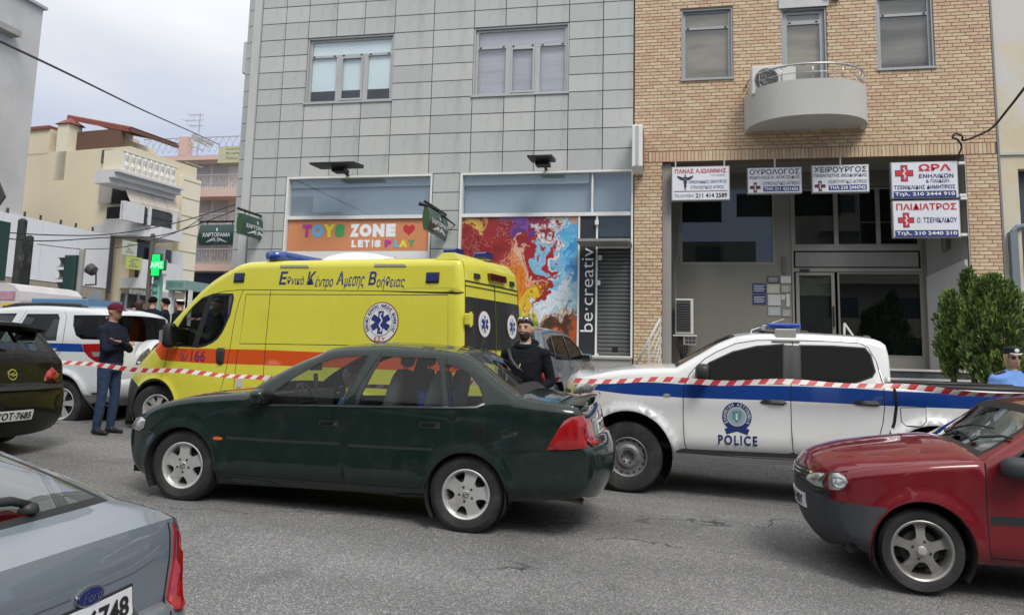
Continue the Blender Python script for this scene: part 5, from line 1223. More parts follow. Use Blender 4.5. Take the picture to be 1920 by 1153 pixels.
stripe = K([(283, 649), (295, 637), (303, 646), (313, 652), (330, 652.6), (480, 655.4), (597, 660), (700, 663), (862, 669), (862, 700), (700, 692), (538, 686), (478, 684), (380, 681), (312, 676.4), (300, 674)])
win = K([(329, 647), (331, 620), (345, 596), (362, 575), (378, 560), (398, 552.6), (433, 552.4), (434.6, 560), (429, 590), (415.5, 622), (407, 634), (398, 641), (385, 647), (373, 649.7)], .03)
div_ = K([(389, 557), (397, 554.5), (371, 648), (362, 648.5)], .03)
w1 = K([(330, 646), (332, 620), (345, 596), (362, 575), (378, 560.5), (388, 557), (361, 648)], .03); w2 = K([(398, 554.4), (432, 554.2), (433, 560), (427.5, 590), (414, 622), (406, 633), (397, 640), (384, 646), (372, 648)], .03)
sd_ = K([(313, 656), (309, 680), (303, 706)]); sdr = K([(451, 542.5), (444, 562), (438, 588), (433, 622), (429, 654.5), (426, 675), (423, 692.6), (418, 715), (411.7, 738.4), (406, 760)])
upper = K([(350, 587), (362, 574), (381, 560), (400, 549.5), (419, 545), (451, 542.5), (560, 543.5), (700, 545), (861, 547)])
rect_ = K([(456, 551.5), (836, 552.5), (838, 650), (700, 648), (447, 644)])
c.build(YEL, [('quarter_window', GL_CLEAR, w1, dict(off=.006)), ('window', GL_CLEAR, w2, dict(off=.006)), ('window_frame', RUB, offpoly(win, .02), dict(top=1)), ('orange_stripe', ORG, stripe), ('bumper_corner', TRIM, K([(190, 712), (240, 709), (250, 716), (262, 726), (256, 742), (250, 760), (246, 800), (190, 800)]), {}),
    ('cab_door', YEL, sd_[::-1] + K([(318, 640), (330, 612), (360, 578), (381, 561), (400, 550), (451, 543)]) + sdr[1:] + K([(360, 760), (335, 748), (326, 728), (310, 710)]))],
    [sd_, sdr, upper, K([(502, 544), (496, 640), (490, 760)]), rect_ + rect_[:1], K([(444, 655), (440, 700), (436, 750)])], [(fh[0], fh[1], .40), (rh[0], rh[1], .40)], [(fh[0], fh[1] - .1), (rh[0] + .3, rh[1] - .12)],
    plan=(.62, .34, .10, .05), flare=.02, gap=.010, grid=.11)
c.lip(TRIM, .03, .05, -10, 190)
c.put_wheels([fh, rh], 'cap', .345, .20, .215, .05, turn=R(22))
b = MB(); x_ = c.px(300, 640)[0]; b.box((x_ + .15, .15, .9), (x_ + .62, 1.8, 1.32)); b.box((x_ + .2, .12, .6), (x_ + 2.3, 1.8, .66)); b.box((x_ + 1.95, .12, .66), (x_ + 1.98, 1.8, 2.4)); b.obj('cab_interior', DASH, c.t)
b = MB(); Mx = Matrix.Translation((x_ + 1.0, .55, 1.42)) @ Matrix.Rotation(R(40), 4, 'Y'); b.tube([Mx @ Vector((.21 * math.cos(2 * math.pi * i / 24), .21 * math.sin(2 * math.pi * i / 24), 0)) for i in range(24)], .02, 6, close=True); b.tube([Mx @ Vector((-.2, 0, 0)), Mx @ Vector((.2, 0, 0))], .015, 5); b.obj('steering_wheel', DASH, c.t)
c.decal('door_handle', TRIM, K([(405, 656), (407, 652), (418, 652), (420, 656), (418, 681), (414, 683.5), (407, 682), (404.5, 676)]), off=.012, both=True, lift=(.03, .02))
mz0, mz1 = c.px(305, 652, -.15), c.px(330, 605, -.15)
b = MB(); cx_, cz_ = (mz0[0] + mz1[0]) / 2, (mz0[1] + mz1[1]) / 2; c.mirror((cx_, -.14, cz_), (abs(mz1[0] - mz0[0]) * .42, .10, abs(mz1[1] - mz0[1]) * .5), RUB)
b = MB(); b.box((cx_ - .09, -.245, cz_ - .09), (cx_ - .03, -.235, cz_ + .07)); b.obj('mirror_lamp', LENSW, c.t)
c.decal('headlight', LENSW, K([(258, 684), (261, 675), (270, 665), (285, 653), (286, 659), (276, 672), (266, 683)], .1), off=.01, both=True, lift=(.03, .03))
t0, t1 = c.px(356, 677), c.px(384, 657); NV = M('lettering_navy', (.02, .03, .17), .4); PUR = M('lettering_purple', (.10, .03, .12), .4)
c.text('phone_number', '166', PUR, t0[0], t1[0], t0[1], t1[1], bold=.01)
pc = c.px(343, 666.5); b = c.decal('phone_sign', PUR, circ_(*pc, .073, 20), off=.003); c.decal('sign_field', ORG, circ_(*pc, .062, 20), off=.005, parent=b)
c.decal('phone_mark', PUR, [(pc[0] - .03, pc[1] + .035), (pc[0] - .012, pc[1] + .038), (pc[0] - .014, pc[1] + .01), (pc[0] + .008, pc[1] - .015), (pc[0] + .03, pc[1] - .02), (pc[0] + .025, pc[1] - .037), (pc[0] - .005, pc[1] - .036), (pc[0] - .03, pc[1])], off=.007, parent=b)
for word, xa, xb in (('Εθνικό', 528, 575), ('Κέντρο', 580, 629), ('Αμεσης', 635, 687), ('Βοήθειας', 695, 763)):
    yl = 537 + (xa - 528) * .006; asp = {'Εθνικό': .28, 'Κέντρο': .28, 'Αμεσης': .26, 'Βοήθειας': .2}[word]
    q0 = c.px(xa, yl, .12); q1 = c.px(xb, yl, .12); q2 = c.px(xa, 510, .12); xm = q0[0] + (q1[0] - q0[0]) * asp
    c.text('lettering', word[0], NV, q0[0], xm, q0[1] + .02, q2[1], bold=.02, shear=.12)
    low = any(ch in 'φρηςμ' for ch in word); hi = (q2[1] - q0[1])
    c.text('lettering', word[1:], NV, xm + .012, q1[0] - .01, q0[1] - (.045 if low else -.015), q0[1] + hi * .66, bold=.004, shear=.12)
# star of life roundels
def roundel(c, cx, cz, r, face, both=False, txt=True, sx=1., o0=0.):
    C_ = lambda rr, n=32: [(cx + rr * sx * math.cos(2 * math.pi * k / n), cz + rr * math.sin(2 * math.pi * k / n)) for k in range(n)]
    o = c.decal('roundel', M('roundel_maroon', (.16, .012, .025), .4), C_(r), face, o0 + .004); c.decal('roundel_field', M('roundel_white', (.70, .71, .70), .4), C_(r * .95), face, o0 + .006, parent=o)
    c.decal('roundel_ring', NV, C_(r * .67), face, o0 + .008, parent=o); c.decal('roundel_centre', M('roundel_white'), C_(r * .645), face, o0 + .010, parent=o)
    for k in range(3):
        a = R(90 + 60 * k); ca, sa = math.cos(a), math.sin(a); L_, w_ = r * .56, r * .15
        c.decal('star_bar', NV, [(cx + (u * ca - v * sa) * sx, cz + u * sa + v * ca) for u, v in ((-L_, -w_), (L_, -w_), (L_, w_), (-L_, w_))], face, o0 + .012 + .001 * k, parent=o)
    P = [(cx + r * (.02 + .07 * math.sin(k * 1.3)) * sx, cz - r * .45 + r * .9 * k / 10) for k in range(11)]
    c.decal('serpent', M('roundel_white'), ribbon(P, r * .07), face, o0 + .017, parent=o)
    if txt:
        ringtext(c, o, 'ΕΘΝΙΚΟ ΚΕΝΤΡΟ ΑΜΕΣΗΣ ΒΟΗΘΕΙΑΣ', cx, cz, r * .81, r * .17, R(213), R(-33), NV, .009, face, bold=.02, sx=sx)
        c.text('lettering', 'Ε.Σ.Υ', M('roundel_red', (.35, .02, .04), .4), cx - r * .30 * sx, cx + r * .30 * sx, cz - r * .92, cz - r * .70, face, bold=.03, off=.009, parent=o)
    return o
lc = c.px(714.5, 604.5, .04); lt = c.px(714.5, 566, .04); roundel(c, lc[0], lc[1], lt[1] - lc[1], 'side')
for (a, b_) in ((452, 521), (814, 521)):
    q = c.px(a, b_, .1); c.decal('marker_lamp', TRIM, [(q[0] - .09, q[1] - .065), (q[0] + .09, q[1] - .065), (q[0] + .09, q[1] + .065), (q[0] - .09, q[1] + .065)], off=.012, lift=(.02, .01)); c.decal('lamp_lens', M('blue_lens', (.02, .03, .16), .2, coat=1), [(q[0] - .06, q[1] - .045), (q[0] + .06, q[1] - .045), (q[0] + .06, q[1] + .045), (q[0] - .06, q[1] + .045)], off=.028)
q = c.px(449, 716); c.decal('filler_notice', M('grey_notice', (.5, .5, .5), .4), [(q[0] - .05, q[1] - .07), (q[0] + .05, q[1] - .07), (q[0] + .05, q[1] + .07), (q[0] - .05, q[1] + .07)], off=.006)
for (xa, xb, yy) in ((524, 578, 499), (701, 761, 497)):
    q0, q1 = c.px(xa, yy, .06), c.px(xb, yy, .06); c.decal('roof_rail_mount', M('grey_plastic', (.28, .29, .22), .6), [(q0[0], q0[1] - .015), (q1[0], q1[1] - .015), (q1[0] - .03, q1[1] + .015), (q0[0], q0[1] + .015)], off=.012)
# rear: doors with dark windows, hinges, roundels, brake lamp, tail lights
y0, y1 = .09, c.W - .09
zt_, zb_ = c.atx(863, 553, .03)[1], c.atx(863, 654, .03)[1]
blk = M('rear_black_film', (.028, .03, .032), .25, coat=.5)
for (a, b_) in ((y0, c.W / 2 - .006), (c.W / 2 + .006, y1)):
    o = c.decal('rear_window', blk, [(a + .02, zb_), (b_ - .0, zb_), (b_ - .0, zt_), (a + .02, zt_)] if a < 1 else [(a, zb_), (b_ - .02, zb_), (b_ - .02, zt_), (a, zt_)], 'rear', .012)
    roundel(c, (a + b_) / 2 + (.08 if a < 1 else -.02), (zb_ + zt_) / 2 - .0, .17, 'rear', sx=1., txt=False, o0=.014)
for yy, zz0, zz1 in ((c.W / 2, .78, 2.45), (y0, .78, 2.45), (y1, .78, 2.45)): c.decal('door_gap', GAP, [(yy - .005, zz0), (yy + .005, zz0), (yy + .005, zz1), (yy - .005, zz1)], 'rear', .008)
c.decal('door_gap', GAP, [(y0, zt_ + .13), (y1, zt_ + .13), (y1, zt_ + .14), (y0, zt_ + .14)], 'rear', .008); c.decal('door_gap', GAP, [(y0, 2.44), (y1, 2.44), (y1, 2.455), (y0, 2.455)], 'rear', .008)
for yy in (y0 - .0, y1 - .05):
    for zz in (zt_ - .28, .95): 
        b = MB(); b.cbox((.02, yy - .02, zz - .07), (.10, yy + .07, zz + .07), .012, M4=None); b.tube([(.09, yy + .02, zz - .09), (.09, yy + .02, zz + .09)], .018, 8); b.obj('hinge', YEL, c.t)
c.decal('brake_light', LENSD, [(.78, 2.51), (1.28, 2.51), (1.28, 2.60), (.78, 2.60)], 'rear', .05, thick=.05)
for yy in (.45, 1.55): c.decal('rear_lamp', TRIM, [(yy - .07, 2.50), (yy + .07, 2.50), (yy + .06, 2.56), (yy - .06, 2.56)], 'rear', .03)
for yy in (.03, c.W - .10): c.decal('tail_light', LENSR, [(yy, .85), (yy + .09, .85), (yy + .09, zb_ + .06), (yy + .03, zb_ + .10), (yy, zb_ + .08)], 'rear', .015)
tl_ = K([(845, 656), (852, 650), (863, 648), (863, 690), (850, 690)]); c.decal('tail_light', LENSR, tl_, off=.01, both=True)
q = c.px(820, 480, .2); b = MB(); b.add([(q[0], .12, q[1] - .06), (q[0] + .12, .14, q[1] + .03), (q[0] + .26, .14, q[1] + .03), (q[0] + .34, .12, q[1] - .06), (q[0], 1.8, q[1] - .06), (q[0] + .12, 1.78, q[1] + .03), (q[0] + .26, 1.78, q[1] + .03), (q[0] + .34, 1.8, q[1] - .06)], [(0, 3, 2, 1)[::-1], (4, 5, 6, 7)[::-1], (1, 2, 6, 5), (0, 1, 5, 4), (2, 3, 7, 6)]); 
fixn(b.obj('rear_lamp_housing', YEL, c.t))
b = MB(); q = c.px(843, 474, .3); b.cbox((q[0] - .08, .25, q[1] - .03), (q[0] + .12, .45, q[1] + .05), .02); b.obj('rear_beacon', M('blue_lens'), c.t); b = MB(); b.cbox((q[0] - .0, .95, q[1] - .0), (q[0] + .2, 1.15, q[1] + .09), .02); b.obj('rear_beacon', M('blue_lens'), c.t)
# light bar on the cab roof: across the van
q = c.px(512, 480, .15); bx = q[0]; zb1 = q[1]
b = MB(); V = []; n = 12
for k in range(9):
    t = k / 8; y = .12 + 1.8 * t; rr = .115 * (1 - .35 * abs(2 * t - 1) ** 6); xo = -.10 * (1 - (2 * t - 1) ** 2)
    for i in range(n): a = 2 * math.pi * i / n; V.append((bx + xo + .16 * rr / .115 * math.copysign(abs(math.cos(a)) ** .7, math.cos(a)), y, zb1 + rr * math.copysign(abs(math.sin(a)) ** .7, math.sin(a)) * .85))
b.add(V, [(k * n + i, k * n + (i + 1) % n, (k + 1) * n + (i + 1) % n, (k + 1) * n + i) for k in range(8) for i in range(n)] + [tuple(range(n)), tuple(8 * n + i for i in range(n))])
lb = fixn(b.obj('light_bar', M('blue_beacon'), c.t, smooth=True))
b = MB(); b.box((bx - .1, .4, zb1 - .20), (bx + .14, 1.65, zb1 - .07)); b.obj('light_bar_foot', TRIM, lb)
# white roof unit
q0, q1, qm = c.px(592, 488, .45), c.px(722, 488, .45), c.px(650, 474, .45); b = MB(); V = []; nx, ny = 14, 10
for i in range(nx + 1):
    for j in range(ny + 1):
        u, v = i / nx, j / ny; hgt = (max(0, 1 - abs(2 * u ** .8 - 1) ** 2.6)) ** .7 * (max(0, 1 - abs(2 * v - 1) ** 4)) ** .5; V.append((q0[0] + (q1[0] - q0[0]) * u, .35 + 1.3 * v, q0[1] - .1 + (qm[1] - q0[1] + .14) * hgt))
b.add(V, [(i * (ny + 1) + j, (i + 1) * (ny + 1) + j, (i + 1) * (ny + 1) + j + 1, i * (ny + 1) + j + 1) for i in range(nx) for j in range(ny)]); fixn(b.obj('roof_air_unit', WHITE, c.t, smooth=True))
ambulance = c
# ---- dark red hatchback at the right
RED = paint('dark_red_paint', (.155, .007, .014), .3, .13)
BUMP = M('faded_bumper_plastic', (.035, .038, .044), .6, var=.2, vscale=4)
c = Car('hatchback_car', 'dark red hatchback with grey plastic bumper and five point alloy wheels entering from the right', 'car', (2.8, 6.1, 0), 0, 1.60)
K = c.pxs
wA, wB = c.px(1848, 866, .03), c.px(1920, 806, .20); gr = gz(2.8, 6.5); zt = gr + 1.36; sl = (wB[1] - wA[1]) / (wB[0] - wA[0]); xt = wB[0] + (zt - wB[1]) / sl; xr = c.px(1535, 930)[0] + 3.7
c.outline([('bumper', BUMP, .13, [c.px(1600, 1028), c.px(1582, 1010), c.px(1570, 985), c.px(1562, 950), c.px(1561, 915)]), ('front_panel', RED, .12, [c.px(1561, 915), c.px(1563, 904), c.px(1570, 896)]),
    ('bonnet', RED, .115, [c.px(1570, 896), c.px(1580, 891), c.px(1600, 886), c.px(1636, 879), c.px(1723, 870.5), c.px(1800, 866), c.px(1846, 865)]),
    ('windscreen_frame', RED, .05, [c.px(1846, 865), wB, (xt - .1, zt - .03)], dict(glass=glassmat('sky_lit_glass', (.80, .86, .84), 2.2), m0=1, m1=1, gname='windscreen')),
    ('roof', RED, .04, [(xt - .1, zt - .03), (xt + .2, zt + .02), (xt + 1.0, zt + .02), (xr - .35, zt - .06)]),
    ('rear_window_frame', RED, .04, [(xr - .35, zt - .06), (xr - .06, gr + 1.0)], dict(glass=GL_DARK, m0=1, m1=1, gname='rear_window')),
    ('tailgate', RED, .05, [(xr - .06, gr + 1.0), (xr, gr + .85), (xr, gr + .6)]), ('rear_bumper', BUMP, .08, [(xr, gr + .6), (xr + .07, gr + .5), (xr + .04, gr + .25)])])
c.ins = lp((gr + .98, .33, .08, gr + .42, .4)); c.rtop = .07
fh = c.px(1733, 1035); rh = (fh[0] + 2.385, fh[1] - .05)
seamd = K([(1849, 868), (1849.5, 906), (1851, 965), (1855, 1015), (1858, 1038), (1863, 1048)])
xd = fh[0] + 1.72
botd = [seamd[-1], c.px(1940, 1055), (xd, c.px(1940, 1055)[1] - .02)]
rearseam = [(xd - .12, zt - .02), (xd, gr + .95), (xd + .02, gr + .7), (xd, c.px(1940, 1055)[1] - .02)]
bump = K([(1490, 895), (1520, 915), (1536, 933), (1552, 941), (1570, 944.7), (1620, 949), (1664, 951.7), (1652, 970), (1642, 1005), (1634, 1045), (1490, 1045)])
winp = [c.px(1871, 889, .05), c.px(1897, 858, .08), c.px(1934, 826, .12), (xt + .02, zt - .12), (xt + .3, zt - .07), (xd - .2, zt - .06), (xd - .08, gr + .93), (seamd[1][0] + .2, gr + .93)]
win2 = [(xd - .05, zt - .08), (xd + .5, zt - .11), (xd + .68, gr + .97), (xd + .06, gr + .95)]
mo = [c.px(1856.5, 967), c.px(1925, 969), (xd - .02, c.px(1925, 969)[1] - .01), (xd - .02, c.px(1925, 987)[1] - .01), c.px(1925, 988), c.px(1857, 984)]
c.build(RED, [('window', GL_MID, winp, dict(gasket=.018, off=.006)), ('quarter_window', GL_DARK, win2, dict(gasket=.015, off=.006)), ('bumper_side', BUMP, bump, {}), ('side_moulding', TRIM, mo, dict(top=1)),
    ('door', RED, seamd[::-1] + [c.px(1880, 842, .05), c.px(1925, 806, .1), (xt, zt - .03), (xt + .4, zt + .03)] + rearseam + [botd[1]])], [seamd, botd, rearseam, K([(1540, 932), (1585, 926), (1592, 905), (1588, 893)])[0:0] or K([(1592, 893), (1593, 910)])],
    [(fh[0], fh[1] + .01, .335), (rh[0], rh[1] + .01, .335)], [c.px(1634, 1042), c.px(1850, 1062), c.px(1940, 1068), (rh[0] - .35, gr + .24), (rh[0] + .4, gr + .26)], plan=(.52, .26, .4, .2), flare=.022, gap=.008)
c.lip(RED, .016, .03)
c.put_wheels([fh, rh], 'star', .288, .208, .18, .035)
c.interior(wA[0] + .25, [wA[0] + 1.05, wA[0] + 1.75], gr + .3, gr + .56, 0)
hl = K([(1566, 926), (1564, 912), (1566, 901), (1571, 893.5), (1580, 892), (1591, 898), (1594, 908), (1589, 917), (1579, 924)]); q = c.decal('headlight', LENSW, hl, off=.008, both=True, lift=(.05, .03))
hc = c.px(1579, 908); c.decal('lamp_bowl', CHROME, circ_(hc[0], hc[1], .036, 16), off=.032, parent=q)
for f_ in (lambda v: v, lambda v: c.W - v): c.decal('headlight', LENSW, [(f_(a), b) for a, b in ((.06, c.px(1561, 926)[1]), (.36, c.px(1561, 928)[1]), (.50, c.px(1561, 920)[1]), (.46, c.px(1561, 906)[1]), (.34, c.px(1561, 899)[1]), (.06, c.px(1563, 896)[1]))], 'front', .012, lift=(.04, .02))
c.decal('shadow_gap', GAP, K([(1530, 925), (1545, 930), (1568, 930), (1568, 941), (1552, 939), (1536, 932)]), off=.003)
gz0 = c.px(1561, 915)[1]
g_ = c.decal('grille', TRIM, [(.42, gz0 - .03), (1.18, gz0 - .03), (1.10, gz0 + .07), (.5, gz0 + .07)], 'front', .006)
for k in range(3): c.decal('grille_bar', CHROME, [(.44, gz0 - .015 + k * .03), (1.16, gz0 - .015 + k * .03), (1.15, gz0 - .005 + k * .03), (.45, gz0 - .005 + k * .03)], 'front', .016, parent=g_)
plate(c, 'front', .54, 1.06, gz0 - .24, gz0 - .13, 'YBE 4019')
mz = c.px(1903, 877, -.08); c.mirror((mz[0] + .04, -.08, mz[1]), (.12, .10, .07), BUMP)
for k in range(2):   # wipers lying on the bottom of the windscreen
    b = MB(); a0 = wA[0] + .03 + .05; P = [(a0 + .00, .95 - .55 * k + .0), (a0 + .10, .75 - .55 * k), (a0 + .12, .40 - .3 * k)]
    L3 = []
    for (xx, yy) in P:
        h = c.bvh.ray_cast(Vector((xx, yy, 5)), Vector((0, 0, -1))); L3.append(tuple((h[0] or Vector((xx, yy, wA[1]))) + Vector((0, 0, .025))))
    b.tube(L3, .010, 5); b.tube([L3[0], (L3[0][0] - .05, L3[0][1], L3[0][2] - .02)], .018, 6); b.obj('wiper', TRIM, c.t)
b = MB(); q = c.px(1905, 812, .8); b.box((q[0] + .1, .7, q[1] + .03), (q[0] + .12, .92, q[1] + .09)); b.obj('rear_view_mirror', RUB, c.t)
redcar = c

# ---- generic small hatchback in metres, rear at local x = 0, nose towards -x
def hatch(name, label, loc, rz, W, g, mat, bump, L=4.2, H=1.45, zr=1.06, tail=None, wheel='five', tailpoly=None, glass=GL_MID, deck=None, hr=1.36):
    c = Car(name, label, 'car', loc, rz, W); x0 = -L; Z = lambda v: g + v
    dk = deck or [(-.35, hr), (-.10, zr)]
    top = [('bumper', bump, .14, [(x0 + .08, Z(.22)), (x0 + .02, Z(.3)), (x0, Z(.5)), (x0 + .03, Z(.66))]), ('bonnet', mat, .07, [(x0 + .03, Z(.66)), (x0 + .2, Z(.78)), (x0 + .6, Z(.9)), (x0 + 1.02, Z(.99))]),
        ('windscreen_frame', mat, .05, [(x0 + 1.02, Z(.99)), (x0 + 1.4, Z(1.2)), (x0 + 1.75, Z(H - .08))], dict(glass=glass, m0=1, m1=1, gname='windscreen')),
        ('roof', mat, .05, [(x0 + 1.75, Z(H - .08)), (x0 + 2.2, Z(H - .01)), (x0 + 2.8, Z(H - .01)), (dk[0][0], Z(dk[0][1]))]),
        ('rear_window_frame', mat, .03 if deck else .06, [(p[0], Z(p[1])) for p in dk], dict(glass=glass, m0=1, m1=1, gname='rear_window', bow=.13 if deck else 0))]
    if deck: top.append(('boot_lid', mat, .015, [(dk[-1][0], Z(dk[-1][1])), (-.12, Z(zr + .005)), (0, Z(zr - .02))], dict(bow=.05))); top.append(('tailgate', mat, .07, [(0, Z(zr - .02)), (.025, Z(zr - .1)), (.05, Z(.72))]))
    else: top.append(('tailgate', mat, .06, [(dk[-1][0], Z(dk[-1][1])), (-.04, Z(zr - .08)), (0, Z(.74))]))
    e = top[-1][3][-1]; top.append(('rear_bumper', bump, .10, [e, (e[0] + .07, Z(.67)), (e[0] + .09, Z(.48)), (e[0] + .02, Z(.22))]))
    c.outline(top); c.ins = lp((Z(.97), .34, .1, Z(.42), .4)); c.rtop = .07
    fh, rh = (x0 + .84, Z(.31)), (-.82, Z(.31)); xm = x0 + 1.25; xb = (xm + rh[0]) / 2 + .12
    w1 = [(xm + .12, Z(.98)), (x0 + 1.5, Z(1.16)), (x0 + 1.85, Z(H - .13)), (xb - .03, Z(H - .1)), (xb + .0, Z(.97))]; w2 = [(xb + .06, Z(H - .1)), (rh[0] - .02, Z(H - .12)), (rh[0] + .12, Z(.98)), (xb + .07, Z(.97))]
    w3 = [(rh[0] + .05, Z(H - .13)), (min(rh[0] + .35, dk[0][0] - .0), Z(H - .2)), (rh[0] + .38, Z(1.04)), (rh[0] + .2, Z(1.0))]
    sA = [(xm, Z(.92)), (xm - .02, Z(.6)), (xm + .05, Z(.3))]; sB = [(xb + .02, Z(H - .05)), (xb + .03, Z(.6)), (xb, Z(.28))]; sC = [(rh[0] + .03, Z(H - .08)), (rh[0] + .16, Z(.95)), (rh[0] + .1, Z(.72)), (rh[0] - .3, Z(.5)), (rh[0] - .42, Z(.28))]
    regs = [('window', glass, w1, dict(gasket=.015, off=.006)), ('window', glass, w2, dict(gasket=.015, off=.006)), ('quarter_window', glass, w3, dict(gasket=.015, off=.006)),
        ('front_door', mat, sA[::-1] + [(x0 + 1.45, Z(1.2)), (x0 + 1.85, Z(H - .03))] + sB), ('rear_door', mat, sB[::-1] + sC)]
    c.build(mat, regs, [sA, sB, sC, [sA[-1], sB[-1], sC[-1]]], [(fh[0], fh[1] + .02, .35), (rh[0], rh[1] + .02, .35)], [(fh[0], Z(.2)), (xb, Z(.2)), (rh[0], Z(.2))], plan=(.5, .24, .42, .20), flare=.02)
    c.put_wheels([fh, rh], wheel, .31, .2, .19, .04); c.interior(xm + .1, [xm + .95, xm + 1.75], Z(.3), Z(.58), 0)
    for xx in (xb - .14, rh[0] - .05): c.decal('door_handle', mat, [(xx - .08, Z(.82)), (xx + .08, Z(.82)), (xx + .08, Z(.85)), (xx - .08, Z(.85))], off=.02, both=True)
    c.mirror((xm + .16, -.07, Z(1.0)), (.08, .10, .065), mat)
    for zz in ((.62, .80),): c.decal('headlight', LENSW, [(x0 + .08, Z(.62)), (x0 + .28, Z(.66)), (x0 + .42, Z(.80)), (x0 + .2, Z(.76))], off=.006, both=True, lift=(.03, .02))
    return c
# ---- black hatchback at the left edge
BLACKP = paint('black_paint', (.006, .007, .006), .2, .08); BLACKP.node_tree.nodes['Principled BSDF'].inputs['Coat Weight'].default_value = .35
G1 = gz(-8.4, 7.2)
c = hatch('hatchback_car', 'black hatchback with a white number plate, seen from behind at the left edge', (-7.2, 6.50, 0), 0, 1.75, G1, BLACKP, BLACKP, L=4.25, H=1.46, zr=1.05, glass=glassmat('green_car_glass', (.42, .50, .47), 1.4))
b = MB(); V = []
for i in range(13):
    t = i / 12; y = .22 + (c.W - .44) * t; k = 1 - (2 * t - 1) ** 2; zz = G1 + 1.37 + .05 * k; xx = -.30 + .05 * k
    V += [(xx - .12, y, zz - .03), (xx - .05, y, zz + .035), (xx + .12, y, zz + .02), (xx + .14, y, zz - .015), (xx + .05, y, zz - .04)]
b.add(V, [(5 * i + j, 5 * i + 5 + j, 5 * i + 5 + (j + 1) % 5, 5 * i + (j + 1) % 5) for i in range(12) for j in range(5)] + [(0, 1, 2, 3, 4), (64, 63, 62, 61, 60)]); fixn(b.obj('roof_spoiler', BLACKP, c.t, autos=50))
def rearlight(c, poly, name='tail_light', mat=LENSR, **k): 
    c.decal(name, mat, poly, 'rear', .012, **k); c.decal(name, mat, [(c.W - a, b) for a, b in poly], 'rear', .012, **k)
rearlight(c, [c.atx(*q, -.03) for q in ((72, 714), (88, 711), (101, 716), (104, 700), (93, 688), (80, 697))], lift=(.04, .03))
rearlight(c, [c.atx(*q, -.03) for q in ((80, 710), (87, 708), (89, 700), (82, 702))], 'lamp_insert', LENSO)
pr_ = c.atx(52, 776, .12); plate(c, 'rear', pr_[0] - .52, pr_[0], pr_[1] - .055, pr_[1] + .055, 'ΥΟΤ·7685')
yy, zz = c.atx(16, 702, .0); b = c.decal('emblem', CHROME, [(yy + .062 * math.cos(R(15 * k)), zz + .062 * math.sin(R(15 * k))) for k in range(24)], 'rear', .010); c.decal('emblem_field', BLACKP, [(yy + .048 * math.cos(R(15 * k)), zz + .048 * math.sin(R(15 * k))) for k in range(24)], 'rear', .014, parent=b)
c.decal('emblem_mark', CHROME, [(yy - .075, zz - .004), (yy + .01, zz - .004), (yy - .035, zz - .028), (yy + .075, zz + .004), (yy - .01, zz + .004), (yy + .035, zz + .028)], 'rear', .018, parent=b)
c.decal('bumper_step', M('black_satin', (.012, .012, .012), .35), [(.12, G1 + .69), (c.W - .12, G1 + .69), (c.W - .12, G1 + .73), (.12, G1 + .73)], 'rear', .03, thick=.03)
c.decal('handle_recess', GAP, [(.72, G1 + .83), (1.03, G1 + .83), (1.0, G1 + .87), (.75, G1 + .87)], 'rear', .006); c.decal('badge', CHROME, [(1.32, G1 + .79), (1.52, G1 + .79), (1.52, G1 + .805), (1.32, G1 + .805)], 'rear', .01)
b = MB(); b.tube([(-.06, .85, G1 + 1.13), (-.10, .7, G1 + 1.16), (-.16, .45, G1 + 1.22)], .014, 6); b.obj('rear_wiper', TRIM, c.t)
b = MB(); b.lathe([(.03, 0), (.09, .02), (.09, .05), (.05, .07), (.0, .07)], Matrix.Translation((-.32, .85, G1 + 1.16)), 14); b.obj('blue_light', M('blue_beacon'), c.t)

# ---- blue grey hatchback close to the camera, bottom left
BLUEG = paint('blue_grey_paint', (.165, .195, .225), .55, .10, .3)
G2 = gz(-3.2, 2.6) - .02
c = hatch('hatchback_car', 'blue grey car with a tall red tail light in the bottom left corner', (-2.26, 1.63, 0), 0, 1.80, G2, BLUEG, BLUEG, L=4.7, H=1.44, zr=1.08, glass=glassmat('pale_car_glass', (.60, .68, .66), 1.5), deck=[(-1.20, 1.40), (-.75, 1.27), (-.33, 1.12)])
ford = c
tl_ = [(1.56, G2 + .70), (1.70, G2 + .66), (1.775, G2 + .70), (1.775, G2 + .90), (1.74, G2 + 1.02), (1.70, G2 + 1.055), (1.66, G2 + 1.04), (1.64, G2 + .9)]
rearlight(c, tl_, lift=(.03, .02)); c.decal('tail_light', LENSR, [(-.02, G2 + .70), (-.16, G2 + .72), (-.12, G2 + .9), (-.03, G2 + 1.03), (.02, G2 + 1.0)], off=.01, both=True)
c.decal('tailgate_gap', GAP, ribbon([(1.62, G2 + 1.05), (1.60, G2 + .9), (1.53, G2 + .70), (1.45, G2 + .66), (.35, G2 + .66), (.27, G2 + .70), (.20, G2 + .9), (.18, G2 + 1.05)], .008), 'rear', .003)
e1 = c.atx(110, 1170, .06); e2 = c.atx(228, 1112, .06)
pz0, pz1 = c.atx(228, 1153, .08)[1] - .01, c.atx(215, 1108, .08)[1]
o = plate(c, 'rear', e2[0] - .52, e2[0], pz1 - .115, pz1, 'ΙΗΡ·6748', off=.012)
c.decal('plate_frame', TRIM, [(e2[0] - .53, pz1 - .125), (e2[0] + .012, pz1 - .125), (e2[0] + .012, pz1 + .01), (e2[0] - .53, pz1 + .01)], 'rear', .007)
lx, lz = c.atx(147, 1115, .06); o = c.decal('emblem', CHROME, circ_(lx, lz, .075, 28, .036), 'rear', .012); c.decal('emblem_field', M('badge_blue', (.01, .02, .12), .3), circ_(lx, lz, .067, 28, .029), 'rear', .016, parent=o)
c.text('lettering', 'Ford', CHROME, lx - .047, lx + .047, lz - .016, lz + .016, 'rear', bold=-.01, off=.019, shear=.4, parent=o)
